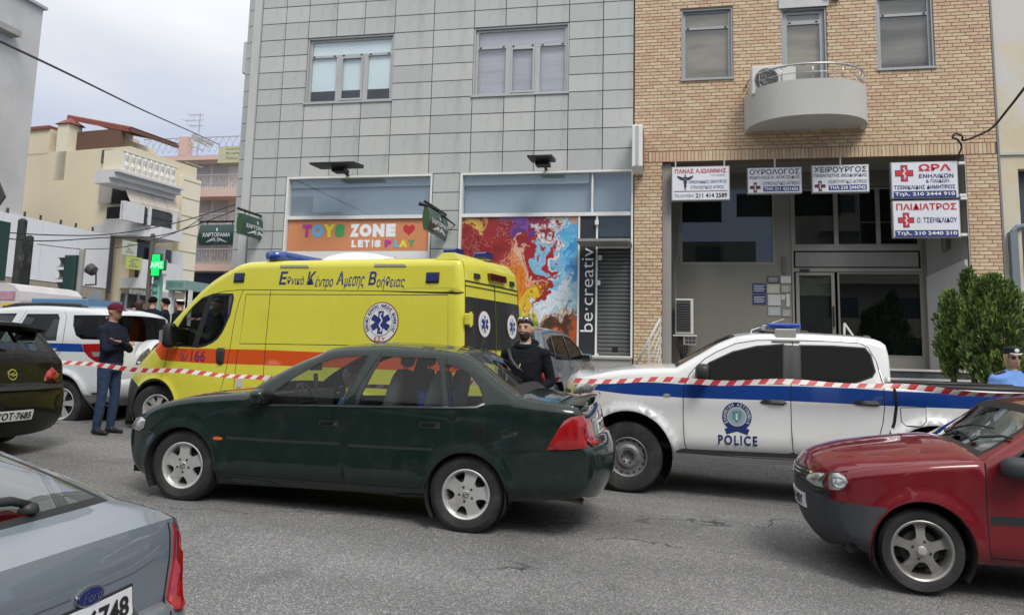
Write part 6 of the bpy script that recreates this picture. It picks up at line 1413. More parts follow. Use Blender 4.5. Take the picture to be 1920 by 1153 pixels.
rid = [(.35, pz1 + .075), (1.30, pz1 + .075), (1.52, pz1 + .105), (1.48, pz1 + .065), (1.30, pz1 + .050), (.35, pz1 + .050)]; c.decal('tailgate_ridge', BLUEG, rid, 'rear', .004, lift=(.012, .018))
b = MB(); wy = .62; hb_ = c.bvh.ray_cast(Vector((-.36, wy, 5)), Vector((0, 0, -1)))[0]; 
def on(xx, yy, up): h = c.bvh.ray_cast(Vector((xx, yy, 5)), Vector((0, 0, -1)))[0]; return tuple((h or Vector((xx, yy, G2 + 1.1))) + Vector((0, 0, up)))
b.lathe([(.035, 0), (.04, .01), (.03, .035), (.0, .045)], Matrix.Translation(on(-.27, 1.12, .0)), 14); b.tube([on(-.27, 1.12, .03), on(-.29, 1.05, .045), on(-.34, .75, .04), on(-.36, .45, .03)], [.018, .02, .013, .01], 6); b.obj('rear_wiper', TRIM, c.t, smooth=True)
b = MB(); b.add([on(-.45, .25, -.05), on(-.45, 1.45, -.05), on(-1.0, 1.4, -.12), on(-1.0, .3, -.12)], [(0, 1, 2, 3)]); b.obj('parcel_shelf', M('shelf_grey', (.10, .10, .10), .9), c.t)

# ---- grey hatchback parked nose in by the mural
GREYP = paint('steel_grey_paint', (.12, .155, .19), .5, .08)
G3 = gz(-1.9, 12.4)
c = hatch('hatchback_car', 'steel grey hatchback parked nose in behind the man in black', (-3.44, 11.25, 0), R(-97), 1.66, G3, GREYP, GREYP, L=3.85, H=1.44, zr=1.02, glass=GL_DARK)
c.decal('tail_light', LENSR, [(-.26, G3 + .70), (.0, G3 + .66), (.03, G3 + .82), (-.1, G3 + .86)], off=.01, both=True, lift=(.03, .02)); rearlight(c, [(1.42, G3 + .68), (1.62, G3 + .68), (1.62, G3 + .84), (1.46, G3 + .86)])

# ---- white police off-roader at the left
SILV = paint('white_silver_paint', (.60, .62, .64), .2, .06)
c = Car('police_suv', 'white police off-roader with a blue stripe, roof rails and a spare wheel on its back', 'car', (-8.37, 10.2, 0), 0, 1.70)
K = c.pxs; G4 = c.px(109, 801)[1]; xf = -4.1
c.outline([('bumper', SILV, .14, [(xf + .05, G4 + .32), (xf, G4 + .5), (xf, G4 + .78)]), ('bonnet', SILV, .06, [(xf, G4 + .78), (xf + .25, G4 + .95), (xf + .9, G4 + 1.06)]), ('windscreen_frame', SILV, .05, [(xf + .9, G4 + 1.06), (xf + 1.55, c.px(0, 586)[1])], dict(glass=GL_MID, m0=1, m1=1, gname='windscreen')),
    ('roof', SILV, .05, [(xf + 1.55, c.px(0, 586, .2)[1])] + K([(0, 578), (44, 574), (90, 574), (130, 576), (170, 579), (200, 585)], .2)), ('rear_top', SILV, .05, [c.px(200, 585, .2), c.px(203, 592, .12)]),
    ('rear_window_frame', SILV, .05, [c.px(203, 592, .12), c.px(196, 640, .03)], dict(glass=GL_DARK, m0=0, m1=0, gname='rear_window')), ('tailgate', SILV, .05, [c.px(196, 640, .03), c.px(196, 680), c.px(197, 715)]), ('rear_bumper', SILV, .06, [c.px(197, 715), c.px(204, 722), c.px(203, 745), c.px(192, 757)])])
c.ins = lp((c.px(100, 640)[1], .20, .05, G4 + .6, .3)); c.rtop = .08
rh = c.px(109, 757); fh = (rh[0] - 2.6, rh[1] + .06)
w1 = K([(33, 637), (51, 590), (107, 590), (110.6, 597), (111, 637)], .08); w2 = K([(139, 592), (201, 592), (195, 636), (160, 635), (149, 628), (141, 610)], .08); w3 = K([(-75, 636), (-40, 590), (28.6, 589), (17, 618), (8, 636)], .08)
stp = K([(-250, 634), (52, 642), (153, 644.6), (158, 660), (61, 657.6), (-250, 648)]); tlp = K([(153.6, 645), (194.5, 644), (194, 679), (179.6, 679), (166.6, 670), (158, 660)])
sC = K([(112, 584), (117, 592), (117, 644), (112, 660), (96, 686), (84, 700)]); sB = K([(40, 582), (22, 620), (18, 645), (16, 700), (18, 740)])
c.build(SILV, [('window', GL_MID, w1, dict(gasket=.015, off=.006)), ('quarter_window', GL_DARK, w2, dict(gasket=.012, off=.006)), ('window', GL_MID, w3, dict(gasket=.015, off=.006)), ('tail_light', LENSR, tlp, dict(top=1)), ('blue_stripe', BLU, stp)],
    [sC, sB, K([(120, 690), (196, 715)])[0:0] or K([(150, 742), (196, 745)])], [(rh[0], rh[1] + .02, .43), (fh[0], fh[1] + .02, .43)], [(fh[0], G4 + .33), (rh[0], G4 + .33), c.px(154, 757)], plan=(.5, .22, .16, .07), flare=.03)
c.lip(SILV, .03, .03); c.put_wheels([fh, rh], 'five', .362, .235, .22, .04); c.interior(xf + 1.3, [xf + 2.1, xf + 3.0], G4 + .4, G4 + .75, 0)
q = c.px(94, 652); c.decal('door_handle', SILV, K([(80, 653), (107, 653), (105, 658), (82, 658)]), off=.03, both=True, lift=(.02, .01)); c.decal('side_reflector', LENSD, K([(169, 737), (194, 733), (194, 738), (172, 741)]), off=.008)
c.decal('lamp_insert', LENSW, K([(172, 660), (190, 660), (190, 668), (176, 669)]), off=.008)
for sd in (0, 1):
    P = [c.px(a, b_, .25) for a, b_ in ((5, 577), (30, 571), (90, 570), (150, 573), (165, 582))]; Y_ = .27 if not sd else c.W - .27; b = MB(); b.tube([(p[0], Y_, p[1] + .0) for p in P], [.03, .028, .028, .035, .04], 8); b.obj('roof_rail', TRIM, c.t, smooth=True)
q0, q1 = c.px(52, 570, .4), c.px(160, 562, .4); b = MB(); b.cbox((q0[0], .45, q0[1] - .02), (q1[0], 1.25, q1[1] + .02), .02); b.obj('light_bar', M('pale_blue_beacon', (.10, .20, .34), .3), c.t)
sy, sz = .95, G4 + .98; Mx = Matrix.Translation((.09, sy, sz)) @ Matrix.Rotation(R(90), 4, 'Y')
b = MB(); b.lathe([(.36, .0), (.37, .1), (.36, .2), (.335, .235)], Mx, 36); sp = b.obj('spare_wheel', SILV, c.t, smooth=True); b = MB(); b.lathe([(.335, .236), (.30, .245), (.20, .25), (.0, .25)], Mx, 36); b.obj('wheel_cover', TRIM, sp, smooth=True)
zb_ = G4 + .55; plate(c, 'rear', 1.1, 1.6, zb_ - .02, zb_ + .1, 'ΕΑ 20417')
b = MB(); b.tube([(-.1, .3, G4 + .34), (.05, .35, G4 + .34), (.07, 1.35, G4 + .34), (-.1, 1.4, G4 + .34)], .022, 6); b.obj('tow_bar', CHROME, c.t)
# ================================================================ left background: the side street
class Frame:
    """a rotated local frame; pixels can be read off on its planes"""
    def __init__(s, loc, rz): s.loc = Vector(loc); s.M = Matrix.Translation(loc) @ Matrix.Rotation(rz, 4, 'Z'); s.Mi = s.M.inverted(); s.e = s.Mi @ EYE; s.rz = rz
    def _r(s, x, y): return s.Mi.to_3x3() @ ray(x, y)
    def py(s, x, y, Y=0.): d = s._r(x, y); p = s.e + d * ((Y - s.e.y) / d.y); return Vector((p.x, Y, p.z))
    def pxx(s, x, y, X=0.): d = s._r(x, y); p = s.e + d * ((X - s.e.x) / d.x); return Vector((X, p.y, p.z))
WIN_D = M('dark_window_pane', (.03, .036, .042), .12); IRON = M('dark_iron', (.05, .05, .055), .6); GREYW = M('grey_render', (.52, .515, .50), .9, var=.08, vscale=.5, bump=.15, bscale=3, stain=((.38, .375, .36), .35, .5, .8))
CRM = M('cream_render', (.68, .60, .44), .9, var=.06, vscale=.4, stain=((.52, .46, .35), .6, .56, .95), stretch=(1, 1, .4)); CRM2 = M('pale_cream_render', (.72, .67, .53), .9, var=.05, vscale=.4); CORN = M('white_cornice', (.62, .62, .62), .8, var=.06)
TILE = M('red_roof_tile', (.24, .075, .055), .8, var=.3, vscale=6); AWN = M('beige_awning', (.50, .46, .40), .85, var=.08, vscale=.8); PINK = M('pink_render', (.60, .43, .365), .9, var=.06, vscale=.4); PALEP = M('pale_pink_render', (.64, .59, .55), .9, var=.08, vscale=.4)
# -- cream corner house
A = at_d(219, 560, 37); F = Frame((A.x, A.y, gz(A.x, A.y) - .4), R(-7)); HB = F
house = thing('corner_house', 'cream corner house with awning balconies and a pharmacy on its ground floor', 'house', F.loc, F.rz)
zt = F.py(160, 281).z; zc = F.pxx(232, 283).z; yE = F.pxx(360, 440).y; xl = F.py(30, 400).x
b = MB(); b.box((xl, 0, 0), (0, yE, zt - .0)); b.obj('wall', CRM, house)
b = MB(); b.box((.0, yE * .72, 3.6), (.35, yE, F.pxx(350, 335).z)); b.obj('wall_wing', CRM2, house)
for k in range(9): b = MB(); z_ = 3.8 + k * .95; b.box((.351, yE * .72 - .0, z_), (.37, yE, z_ + .05)); b.obj('string_course', M('joint_cream', (.45, .40, .28), .9), house)
# set-back top storey, tiled roof that falls to the street, chimneys
p0 = F.py(57, 238); p1 = F.py(104, 246)
b = MB(); b.add([(xl, 1.6, zt - .1), (-3.0, 1.6, zt - .1), (-3.0, yE, zt - .1), (xl, yE, zt - .1), (xl, 1.6, zt + 1.7), (-3.0, 1.6, zt + 1.25), (-3.0, yE, zt + 1.25), (xl, yE, zt + 1.7)], [(0, 1, 5, 4), (1, 2, 6, 5), (2, 3, 7, 6), (4, 5, 6, 7), (3, 0, 4, 7)]); b.obj('top_storey', CRM2, house)
b = MB(); V = []; nR = 46; y0, y1 = .5, F.pxx(332, 318, -.6).y
for i in range(nR + 1):
    y = y0 + (y1 - y0) * i / nR
    for k in range(4): u = k / 3; V.append((-4.9 + 4.3 * u, y, zt + 2.1 - .95 * u + .05 * (i % 2)))
b.add(V, [(i * 4 + k, i * 4 + k + 1, i * 4 + k + 5, i * 4 + k + 4) for i in range(nR) for k in range(3)])
b.add([(V[k][0], y0, V[k][2] - .25) for k in range(4)] + [V[k] for k in range(4)], [(k, k + 1, k + 5, k + 4) for k in range(3)]); b.obj('tiled_roof', TILE, house, kind=None)
b = MB(); b.box((-.75, y0, zt + .96), (-.6, y1, zt + 1.12)); b.box((-4.8, y0 + .02, zt - .1), (-1.2, y0 + .3, zt + 1.15)); b.obj('eave_board', M('brown_wood', (.13, .07, .05), .8), house)
for (pa, pb, pc, cap_) in (((104, 285), (130, 232), .0, 1), ((213, 292), (229, 244), 3., 0)):
    q0, q1 = F.py(*pa, pc), F.py(*pb, pc); b = MB(); b.box((q0.x, pc, q0.z - 1.5), (q1.x, pc + .8, q1.z)); ch = b.obj('chimney', CRM2 if cap_ else PALEP, house)
    b = MB(); 
    if cap_: b.add([(q0.x - .15, pc - .1, q1.z + .02), (q1.x + .15, pc - .1, q1.z + .02), (q1.x + .15, pc + .9, q1.z + .02), (q0.x - .15, pc + .9, q1.z + .02), ((q0.x + q1.x) / 2, pc + .4, q1.z + .45)], [(0, 1, 4), (1, 2, 4), (2, 3, 4), (3, 0, 4), (3, 2, 1, 0)]); b.obj('chimney_cap', TILE, ch)
    else: b.lathe([(.0, q1.z + .3), (.2, q1.z + .28), (.22, q1.z + .02), (.12, q1.z)], Matrix.Translation(((q0.x + q1.x) / 2, pc + .4, 0)), 10); b.obj('chimney_cap', IRON, ch)
b = MB(); q0, q1 = F.py(50, 237, .3), F.py(105, 245, .3); b.box((q0.x - 4, .0, zt - .1), (q1.x, 1.6, q1.z)); b.obj('parapet_wall', CRM, house); b = MB(); b.box((q0.x - 4, -.12, q1.z), (q1.x, 1.7, q1.z + .16)); b.obj('tile_coping', TILE, house)
# upper balcony: parapet with square openings, cornice
ya, yb = F.pxx(232, 290, 1.1).y, F.pxx(330, 318, 1.1).y; za, zb = F.pxx(232, 318, 1.1).z, F.pxx(232, 284, 1.1).z
b = MB(); n = 9; st_ = (yb - ya) / n
for k in range(n + 1): y = ya + k * st_; b.box((1.0, y - st_ * .22, za), (1.12, y + st_ * .22, zb))
b.box((.98, ya - st_ * .22, zb), (1.15, yb + st_ * .22, zb + .12)); b.box((.98, ya - st_ * .22, za - .12), (1.15, yb + st_ * .22, za)); b.box((0, ya - st_ * .22, za), (1.0, ya, zb + .1)); b.obj('parapet', CRM2, house)
for k in range(n): y = ya + (k + .5) * st_; b = MB(); b.lathe([(.10, za), (.16, za + .2), (.07, za + (zb - za) * .5), (.14, zb - .15), (.08, zb)], Matrix.Translation((1.06, y, 0)), 8); b.obj('baluster', CORN, house)
b = MB(); z1 = za - .12
for k, (ex_, dz) in enumerate(((1.25, .12), (1.1, .25), (.9, .25))): b.box((-.0, ya - .5, z1 - dz), (ex_ + .15 - .1 * k, yb + .4, z1)); z1 -= dz
b.obj('cornice', CORN, house)
q0, q1 = F.py(192, 307, -.02), F.py(214, 281, -.02)
b = MB(); b.box((q0.x, -.03, q0.z), (q1.x, .02, q1.z)); wf = b.obj('window', WIN_D, house); b = MB()
for k in range(7): x = q0.x + (q1.x - q0.x) * k / 6; b.box((x - .02, -.10, q0.z), (x + .02, -.07, q1.z))
b.box((q0.x, -.11, q1.z - .05), (q1.x, -.06, q1.z)); b.obj('grille', IRON, wf)
# awnings
yc0, yc1 = F.pxx(226, 330, .4).y, F.pxx(322, 350, .4).y; zaw = F.pxx(226, 328, .4).z; zlo = F.pxx(238, 374, 1.1).z
for k in range(4):
    ym, yn = yc0 + (yc1 - yc0) * k / 4, yc0 + (yc1 - yc0) * (k + 1) / 4 - .03; b = MB(); b.add([(.35, ym, zaw), (.35, yn, zaw), (1.1, yn, zlo), (1.1, ym, zlo), (.35, ym, zaw - .04), (.35, yn, zaw - .04), (1.1, yn, zlo - .04), (1.1, ym, zlo - .04)], [(0, 3, 2, 1), (4, 5, 6, 7), (0, 4, 7, 3), (1, 2, 6, 5)])
    V = []; m = 8
    for i in range(m + 1): y = ym + (yn - ym) * i / m; V += [(1.12, y, zlo), (1.15, y, zlo - .28 - .06 * (i % 2))]
    b.add(V, [(2 * i, 2 * i + 2, 2 * i + 3, 2 * i + 1) for i in range(m)]); b.obj('awning', AWN, house)
q0, q1 = F.py(184, 382, -.25), F.py(222, 325, -.25); b = MB(); b.box((q0.x, -.27, q0.z), (q1.x - .3, -.23, q1.z)); b.obj('side_screen', M('grey_screen', (.34, .32, .30), .8), house)
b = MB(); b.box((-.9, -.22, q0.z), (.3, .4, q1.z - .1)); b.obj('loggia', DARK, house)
# glazed balcony with white slab
ya, yb = F.pxx(228, 400, 1.3).y, F.pxx(322, 405, 1.3).y; zs_ = F.pxx(228, 412, 1.3).z; zt2 = F.pxx(228, 376, 1.3).z
b = MB(); b.add([(-1.6, -.35, zs_ - .55), (.9, -.35, zs_ - .55), (1.6, .8, zs_ - .55), (1.6, yb + .5, zs_ - .55), (-1.6, yb + .5, zs_ - .55), (-1.6, -.35, zs_), (.9, -.35, zs_), (1.6, .8, zs_), (1.6, yb + .5, zs_), (-1.6, yb + .5, zs_)], [(0, 1, 6, 5), (1, 2, 7, 6), (2, 3, 8, 7), (5, 6, 7, 8, 9), (4, 3, 2, 1, 0), (3, 4, 9, 8)]); b.obj('balcony_slab', CORN, house)
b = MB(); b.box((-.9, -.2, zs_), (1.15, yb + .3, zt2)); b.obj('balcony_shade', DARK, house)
for (u0, u1) in ((0, .48), (.54, 1)):
    b = MB(); y_0, y_1 = ya + (yb - ya) * u0, ya + (yb - ya) * u1
    b.box((1.3, y_0, zs_ + .1), (1.34, y_1, zt2 - .1)); g = b.obj('balcony_screen', M('dark_mesh_screen', (.035, .04, .04), .5, var=.5, vscale=5), house)
    b = MB(); b.box((1.35, y_0, zt2 - .45), (1.38, y_1, zt2 - .4)); b.box((1.35, y_0, zs_ + .05), (1.38, y_1, zs_ + .12)); b.obj('rail', IRON, g)
for A_, B_ in (((1.25, ya + (yb - ya) * .48, zs_), (1.42, ya + (yb - ya) * .54, zt2)), ((1.25, yb, zs_), (1.42, yb + .25, zt2)), ((-.95, -.3, zs_), (1.2, -.2, zt2 - .6)), ((1.2, -.2, zs_), (1.42, ya, zt2))): b = MB(); b.box(A_, B_); b.obj('balcony_pier', CORN, house)
# lower balcony and banners
zs2 = F.pxx(222, 516, 1.0).z; b = MB(); b.box((-.0, .1, zs2 - .5), (1.2, yb + 1.2, zs2)); b.box((1.1, .1, zs2), (1.2, yb + 1.2, zs2 + .9)); b.obj('balcony_slab', CORN, house)
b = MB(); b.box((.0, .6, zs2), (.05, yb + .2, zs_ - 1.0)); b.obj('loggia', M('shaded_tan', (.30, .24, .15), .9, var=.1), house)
b = MB(); b.box((.06, .9, zs2), (.09, 1.9, zs2 + 2.2)); b.obj('balcony_door', WIN_D, house)
for (u0, v0, u1, v1, m_, nm) in ((228, 455, 258, 477, M('pale_banner', (.46, .48, .40), .7), 'banner'), (235, 484, 266, 503, M('lime_banner', (.45, .50, .12), .7), 'banner'), (297, 488, 314, 512, CORN, 'board')):
    a, d = F.pxx(u0, v1, 1.25), F.pxx(u1, v0, 1.25); b = MB(); b.box((1.23, a.y, a.z), (1.26, d.y, d.z)); o = b.obj(nm, m_, house); b = MB()
    if nm == 'banner':
        for k in range(4): z_ = a.z + (d.z - a.z) * (.2 + .18 * k); b.box((1.262, a.y + .2 + .1 * (k % 2), z_), (1.27, d.y - .2 - .15 * (k % 3), z_ + .06))
        b.obj('print_lines', M('print_dim', (.25, .27, .2), .7), o)
a, d = F.pxx(308, 502, .37), F.pxx(321, 470, .37); b = MB(); b.box((.36, a.y, a.z), (.39, d.y, d.z)); wf = b.obj('window', WIN_D, house)
for (u, v) in ((a.y - .8, a.y - .05), (d.y + .05, d.y + .8)): b = MB(); b.box((.38, u, a.z), (.42, v, d.z)); b.obj('shutter', CORN, wf)
# ground floor: pharmacy
zg = F.pxx(212, 545, 1.2).z
b = MB(); b.box((.01, .2, .3), (.06, yE * .95, zg)); b.obj('shop_front', M('dim_shop', (.07, .065, .06), .6, var=.6, vscale=1.2), house)
for k in range(6): y = .4 + k * yE * .16; b = MB(); b.box((.06, y, .3), (.12, y + .12, zg)); b.obj('shop_post', ALU, house)
za, zb = F.pxx(225, 540, 1.3).z, F.pxx(225, 522, 1.3).z; b = MB(); b.add([(1.2, .8, zb), (1.2, yb, zb), (1.9, yb, za), (1.9, .8, za), (1.9, yb, za - .3), (1.9, .8, za - .3)], [(0, 3, 2, 1), (3, 5, 4, 2)]); aw = b.obj('pharmacy_awning', M('white_awning', (.48, .47, .46), .8, var=.1), house)
b = MB(); a, d = F.pxx(243, 536, 1.92), F.pxx(286, 528, 1.92); V, Fc, _ = text2d('ΦΑΡΜΑΚΕΙΟ', .01); b.add([(1.93 - .35 * (1 - 0) * 0 + .0, a.y + (d.y - a.y) * u, za - .28 + .24 * v) for u, v in V], [f for f in Fc]); b.obj('lettering', M('print_grey', (.12, .13, .16), .5), aw)
b = MB(); b.box((1.95, 1.2, za - .62), (2.0, 3.2, za - .35)); b.obj('sign_box', M('blk_sign', (.05, .05, .05), .5), house)
# -- low building with the blank white hoarding, along the street
XH = F.loc.x - .25; a, d = Frame((XH, 0, 0), 0), None
H_ = Frame((XH, 0, 0), 0); t0, t1 = H_.pxx(204, 441), H_.pxx(0, 398); b0, b1 = H_.pxx(204, 541), H_.pxx(60, 526)
low = thing('low_building', 'low street building faced with a blank white hoarding above barred openings', 'building', (XH, t0.y - 4, 0))
O = Vector((XH, t0.y - 4, 0)); b = MB(O); ztop = (t0.z + t1.z) / 2; zbot = (b0.z + b1.z) / 2
b.box((XH - 9, t1.y - 6, .4), (XH, t0.y, ztop - .2)); b.obj('wall', GREYW, low)
nP = 6
for k in range(nP):
    ya = t1.y - 6 + (t0.y - t1.y + 6) * k / nP; yb2 = t1.y - 6 + (t0.y - t1.y + 6) * (k + 1) / nP - .02; b = MB(O); b.box((XH, ya, zbot), (XH + .12, yb2, ztop)); b.obj('panel', M('white_hoarding', (.72, .73, .75), .6, var=.03), low)
b = MB(O); b.box((XH, t0.y + .0, zbot - .2), (XH + .18, t0.y + .22, ztop)); b.obj('edge_strip', IRON, low)
q0, q1 = H_.pxx(60, 549), H_.pxx(150, 560); b = MB(O); b.box((XH, t1.y - 4, q0.z), (XH + .10, t0.y, zbot - .02)); b.obj('fascia', M('tan_fascia', (.33, .28, .21), .8, var=.1), low)
b = MB(O); b.box((XH - .0, t1.y - 4, .4), (XH + .03, t0.y - .2, q0.z)); op = b.obj('barred_opening', DARK, low); b = MB(O)
for k in range(30):
    y = q0.y - 3 + k * .28; b.tube([(XH + .05, y, q0.z - 1.6), (XH + .05, y + 1.1, q0.z)], .012, 4); b.tube([(XH + .05, y + 1.1, q0.z - 1.6), (XH + .05, y, q0.z)], .012, 4)
b.obj('lattice', M('lattice_grey', (.16, .15, .14), .6), op, kind='stuff')
for k, (pa, pb) in enumerate(((12, 402), (44, 408), (74, 413), (112, 420), (140, 426), (172, 431))): q = H_.pxx(pa, pb); b = MB(O); b.tube([(XH + .05, q.y, ztop - .02), (XH + .05, q.y, ztop + .22)], .05, 5); b.obj('bolt', IRON, low)
# -- tall building with the blank end wall
q = H_.pxx(82, 19, 0); tall = thing('tall_building', 'tall building with a blank grey plaster wall cropped by the top left corner', 'building', (XH, q.y - 6, 0)); O = Vector((XH, q.y - 6, 0))
b = MB(O); b.box((XH - 12, q.y - 14, .4), (XH - .02, q.y, q.z)); b.obj('wall', GREYW, tall); b = MB(O); b.box((XH - 12, q.y - 14, q.z), (XH + .12, q.y + .1, q.z + .12)); b.obj('coping', M('grey_coping', (.4, .4, .4), .8), tall)
q = H_.pxx(6, 58); b = MB(O); b.box((XH - .02, q.y - .7, q.z - .1), (XH + .4, q.y + .5, q.z + .15)); b.obj('ledge', CONC, tall)
# -- pink apartment building farther up
A = at_d(300, 560, 52); F = Frame((A.x, A.y, 0), 0); pk = thing('apartment_building', 'pale pink apartment building with railed balconies up the side street', 'building', (A.x + 6, A.y, 0)); O0 = Vector((A.x + 6, A.y, 0))
L_ = lambda px, py, Y=0.: F.M @ F.py(px, py, Y)
x0_, x1_ = L_(296, 400).x, L_(470, 400).x + 4; zr = L_(370, 293).z
b = MB(O0); b.box((x0_, A.y, 1), (x1_, A.y + 12, zr - .6)); b.obj('wall', PALEP, pk)
def band(y0p, y1p, dep, mat, nm, xx0=None): z0_, z1_ = L_(380, y1p, -dep).z, L_(380, y0p, -dep).z; b = MB(O0); b.box((xx0 or x0_ - .3, A.y - dep, z0_), (x1_, A.y - .001, z1_)); return b.obj(nm, mat, pk), z1_
band(291, 300, 1.0, PINK, 'roof_band'); band(300, 304, .7, PALEP, 'soffit')
for (y0p, y1p) in ((357, 369), (430, 441), (496, 508)):
    o, zz = band(y0p, y1p, 1.3, PINK, 'balcony', L_(362, 400).x); b = MB(O0); xa = L_(362, 400).x
    b.box((xa, A.y - 1.3, zz + 1.0), (x1_, A.y - 1.26, zz + 1.06)); k = 0; x = xa
    while x < x1_: b.box((x, A.y - 1.29, zz), (x + .035, A.y - 1.265, zz + 1.0)); x += .19
    for k in range(int((x1_ - xa) / .55)):
        cx = xa + .3 + k * .55; b.tube([(cx + .2 * math.cos(2 * math.pi * i / 8), A.y - 1.3, zz + .5 + .28 * math.sin(2 * math.pi * i / 8)) for i in range(8)], .018, 4, close=True)
    b.obj('railing', M('pale_iron', (.35, .35, .37), .5), o)
for (u, v) in ((403, 330), (403, 400), (403, 470)):
    for du in (0, 33): q0, q1 = L_(u + du - 38, v + 18), L_(u + du - 8, v - 22); b = MB(O0); b.box((q0.x, A.y - .04, q0.z), (q1.x, A.y, q1.z)); b.obj('shutter', M('pale_shutter', (.44, .41, .40), .7, var=.05), pk)
q0, q1 = L_(348, 335), L_(356, 322); b = MB(O0); b.box((q0.x, A.y - .06, q0.z), (q1.x, A.y, q1.z)); b.obj('window', WIN_D, pk)
b = MB(O0); b.box((x0_, A.y - .06, 1), (x1_, A.y, L_(380, 512).z)); b.obj('shop_front', M('navy_shop', (.02, .025, .07), .5, var=.3, vscale=.5), pk)
b = MB(O0); zz = zr; x = L_(275, 400).x
b.box((x, A.y - .9, zz + 1.0), (x1_, A.y - .86, zz + 1.06))
while x < x1_: b.tube([(x, A.y - .88, zz), (x + .5, A.y - .88, zz + 1.0)], .02, 4); b.tube([(x + .5, A.y - .88, zz), (x, A.y - .88, zz + 1.0)], .02, 4); x += .5
b.obj('roof_railing', M('pale_iron'), pk, kind='stuff')
for u in (260, 360): q = L_(u, 280); b = MB(O0); b.box((q.x - .35, A.y - 1.0, zr - .2), (q.x + .35, A.y - .4, zr + 1.1)); b.obj('roof_pier', PINK, pk)
q0 = L_(371, 275, 2); b = MB(O0); b.tube([(q0.x, A.y + 2, zr), (q0.x, A.y + 2, L_(368, 214, 2).z)], .035, 5)
for (dz, w_) in ((0, .9), (.4, 1.2), (.8, .8)): zz = L_(368, 216, 2).z - dz; b.tube([(q0.x - w_, A.y + 2, zz), (q0.x + w_ * .3, A.y + 2, zz)], .02, 4); [b.tube([(q0.x - w_ + i * .3, A.y + 1.6, zz), (q0.x - w_ + i * .3, A.y + 2.4, zz)], .012, 4) for i in range(4)]
b.obj('tv_aerial', M('pale_iron'), pk)
q0, q1 = L_(377, 290, 1), L_(412, 265, 1); b = MB(O0); b.add([(q0.x, A.y + .5, q1.z), (q0.x + 1.6, A.y + .5, q0.z), (q0.x + 1.6, A.y + 2.2, q0.z), (q0.x, A.y + 2.2, q1.z)], [(0, 1, 2, 3)]); b.tube([(q0.x - .2, A.y + .4, q1.z + .2), (q0.x - .2, A.y + 2.3, q1.z + .2)], .28, 10); b.obj('solar_water_heater', ALU, pk)
q0, q1 = at_d(408, 306, 45), at_d(447, 275, 45); b = MB(q0); b.box((q0.x, q0.y, q0.z), (q1.x + 1.2, q0.y + .9, q1.z)); sg = b.obj('roof_sign', M('pale_yellow_board', (.48, .48, .33), .7), None, loc=q0, label='pale yellow lettered board at roof level beside the grey clad building', cat='sign')
b = MB(q0)
for k in range(3): z_ = q0.z + (q1.z - q0.z) * (.2 + .27 * k); put_text(b, ['Διαιτολόγος', 'Φυσικοθεραπεία', 'Παίδων - Νέων'][2 - k], q0.x + .5, q1.x + .9, z_, z_ + .17, q0.y - .01, bold=0)
b.obj('lettering', M('olive_print', (.16, .15, .05), .6), sg)
# a distant block to close the side street
A = at_d(440, 540, 62); b = MB(A); b.box((A.x - 14, A.y, 0), (A.x + 12, A.y + 8, 9)); b.obj('far_building', PALEP, None, loc=A, label='plain pale building closing the far end of the side street', cat='building')

# ---- street furniture at the left
def pole(name, label, cat, px, ptop, d, r, mat, zb=None, lean=0):
    p = at_d(px, ptop, d); g = gz(p.x, p.y); b = MB((p.x, p.y, g)); b.tube([(p.x, p.y, g - .05), (p.x, p.y, p.z)], r, 12); b.tube([(p.x, p.y, p.z), (p.x, p.y, p.z + r * .5)], [r, r * .5], 12); return b.obj(name, mat, None, loc=(p.x, p.y, g), label=label, cat=cat, autos=50), p
POLEM = M('black_painted_pole', (.028, .032, .032), .7, var=.4, vscale=5, stain=((.16, .16, .16), 3, .55, .8))
pole('street_pole', 'thick black pole with torn bills, taller one of the pair at the left', 'pole', 43, 414, 19, .105, POLEM)
p2o, p2 = pole('street_pole', 'thick black pole, shorter one of the pair at the left', 'pole', 56, 445, 19.5, .095, POLEM)
p = at_d(33, 525, 18.8); b = MB(p); b.box((p.x - .15, p.y, p.z), (p.x + .05, p.y + .01, p.z + .38)); b.box((p.x - .02, p.y - .01, p.z + .3), (p.x + .07, p.y, p.z + .44)); b.obj('torn_poster', M('pink_paper', (.40, .16, .22), .8, var=.4, vscale=12), None, loc=p, label='torn pink paper bills stuck on the taller black pole', cat='poster')
p3o, p3 = pole('concrete_pole', 'slim grey concrete pole carrying the dark green traffic light', 'pole', 155, 468, 20, .075, CONC)
# traffic light
def tlight(label, px, py, d, face=-1, off=True):
    p = at_d(px, py, d); t = thing('traffic_light', label, 'traffic light', p); TLM = M('traffic_green', (.015, .05, .042), .5)
    b = MB(); b.cbox((-.17, -.12, -.5), (.17, .14, .5), .03); b.obj('housing', TLM, t)
    for k, zz in enumerate((.32, 0, -.32)):
        b = MB(); b.lathe([(.001, 0), (.10, -.01), (.10, .0)], Matrix.Translation((face * .18, 0, zz)) @ Matrix.Rotation(R(90), 4, 'Y'), 14); b.obj('lens', M('lens_%d' % k, [(.06, .01, .01), (.06, .04, .01), (.01, .05, .03)][k], .3), t)
        b = MB(); b.lathe([(.13, 0), (.12, .30)], Matrix.Translation((face * .17, 0, zz)) @ Matrix.Rotation(R(90 * face), 4, 'Y') , 14, a0=R(-20) if face > 0 else R(-20), a1=R(200)); b.obj('hood', M('hood_grey', (.20, .20, .19), .7, var=.3, vscale=4), t)
    return t, p
t_, p = tlight('dark green traffic light with grey hoods on an arm of the slim pole', 134, 515, 19.9)
b = MB(); b.tube([(.1, .0, .35), (p3.x - p.x, p3.y - p.y, .35)], .03, 6); b.obj('arm', IRON, t_)
t_, p = tlight('traffic light cut by the left picture edge, only its dark hoods showing', -14, 470, 13)
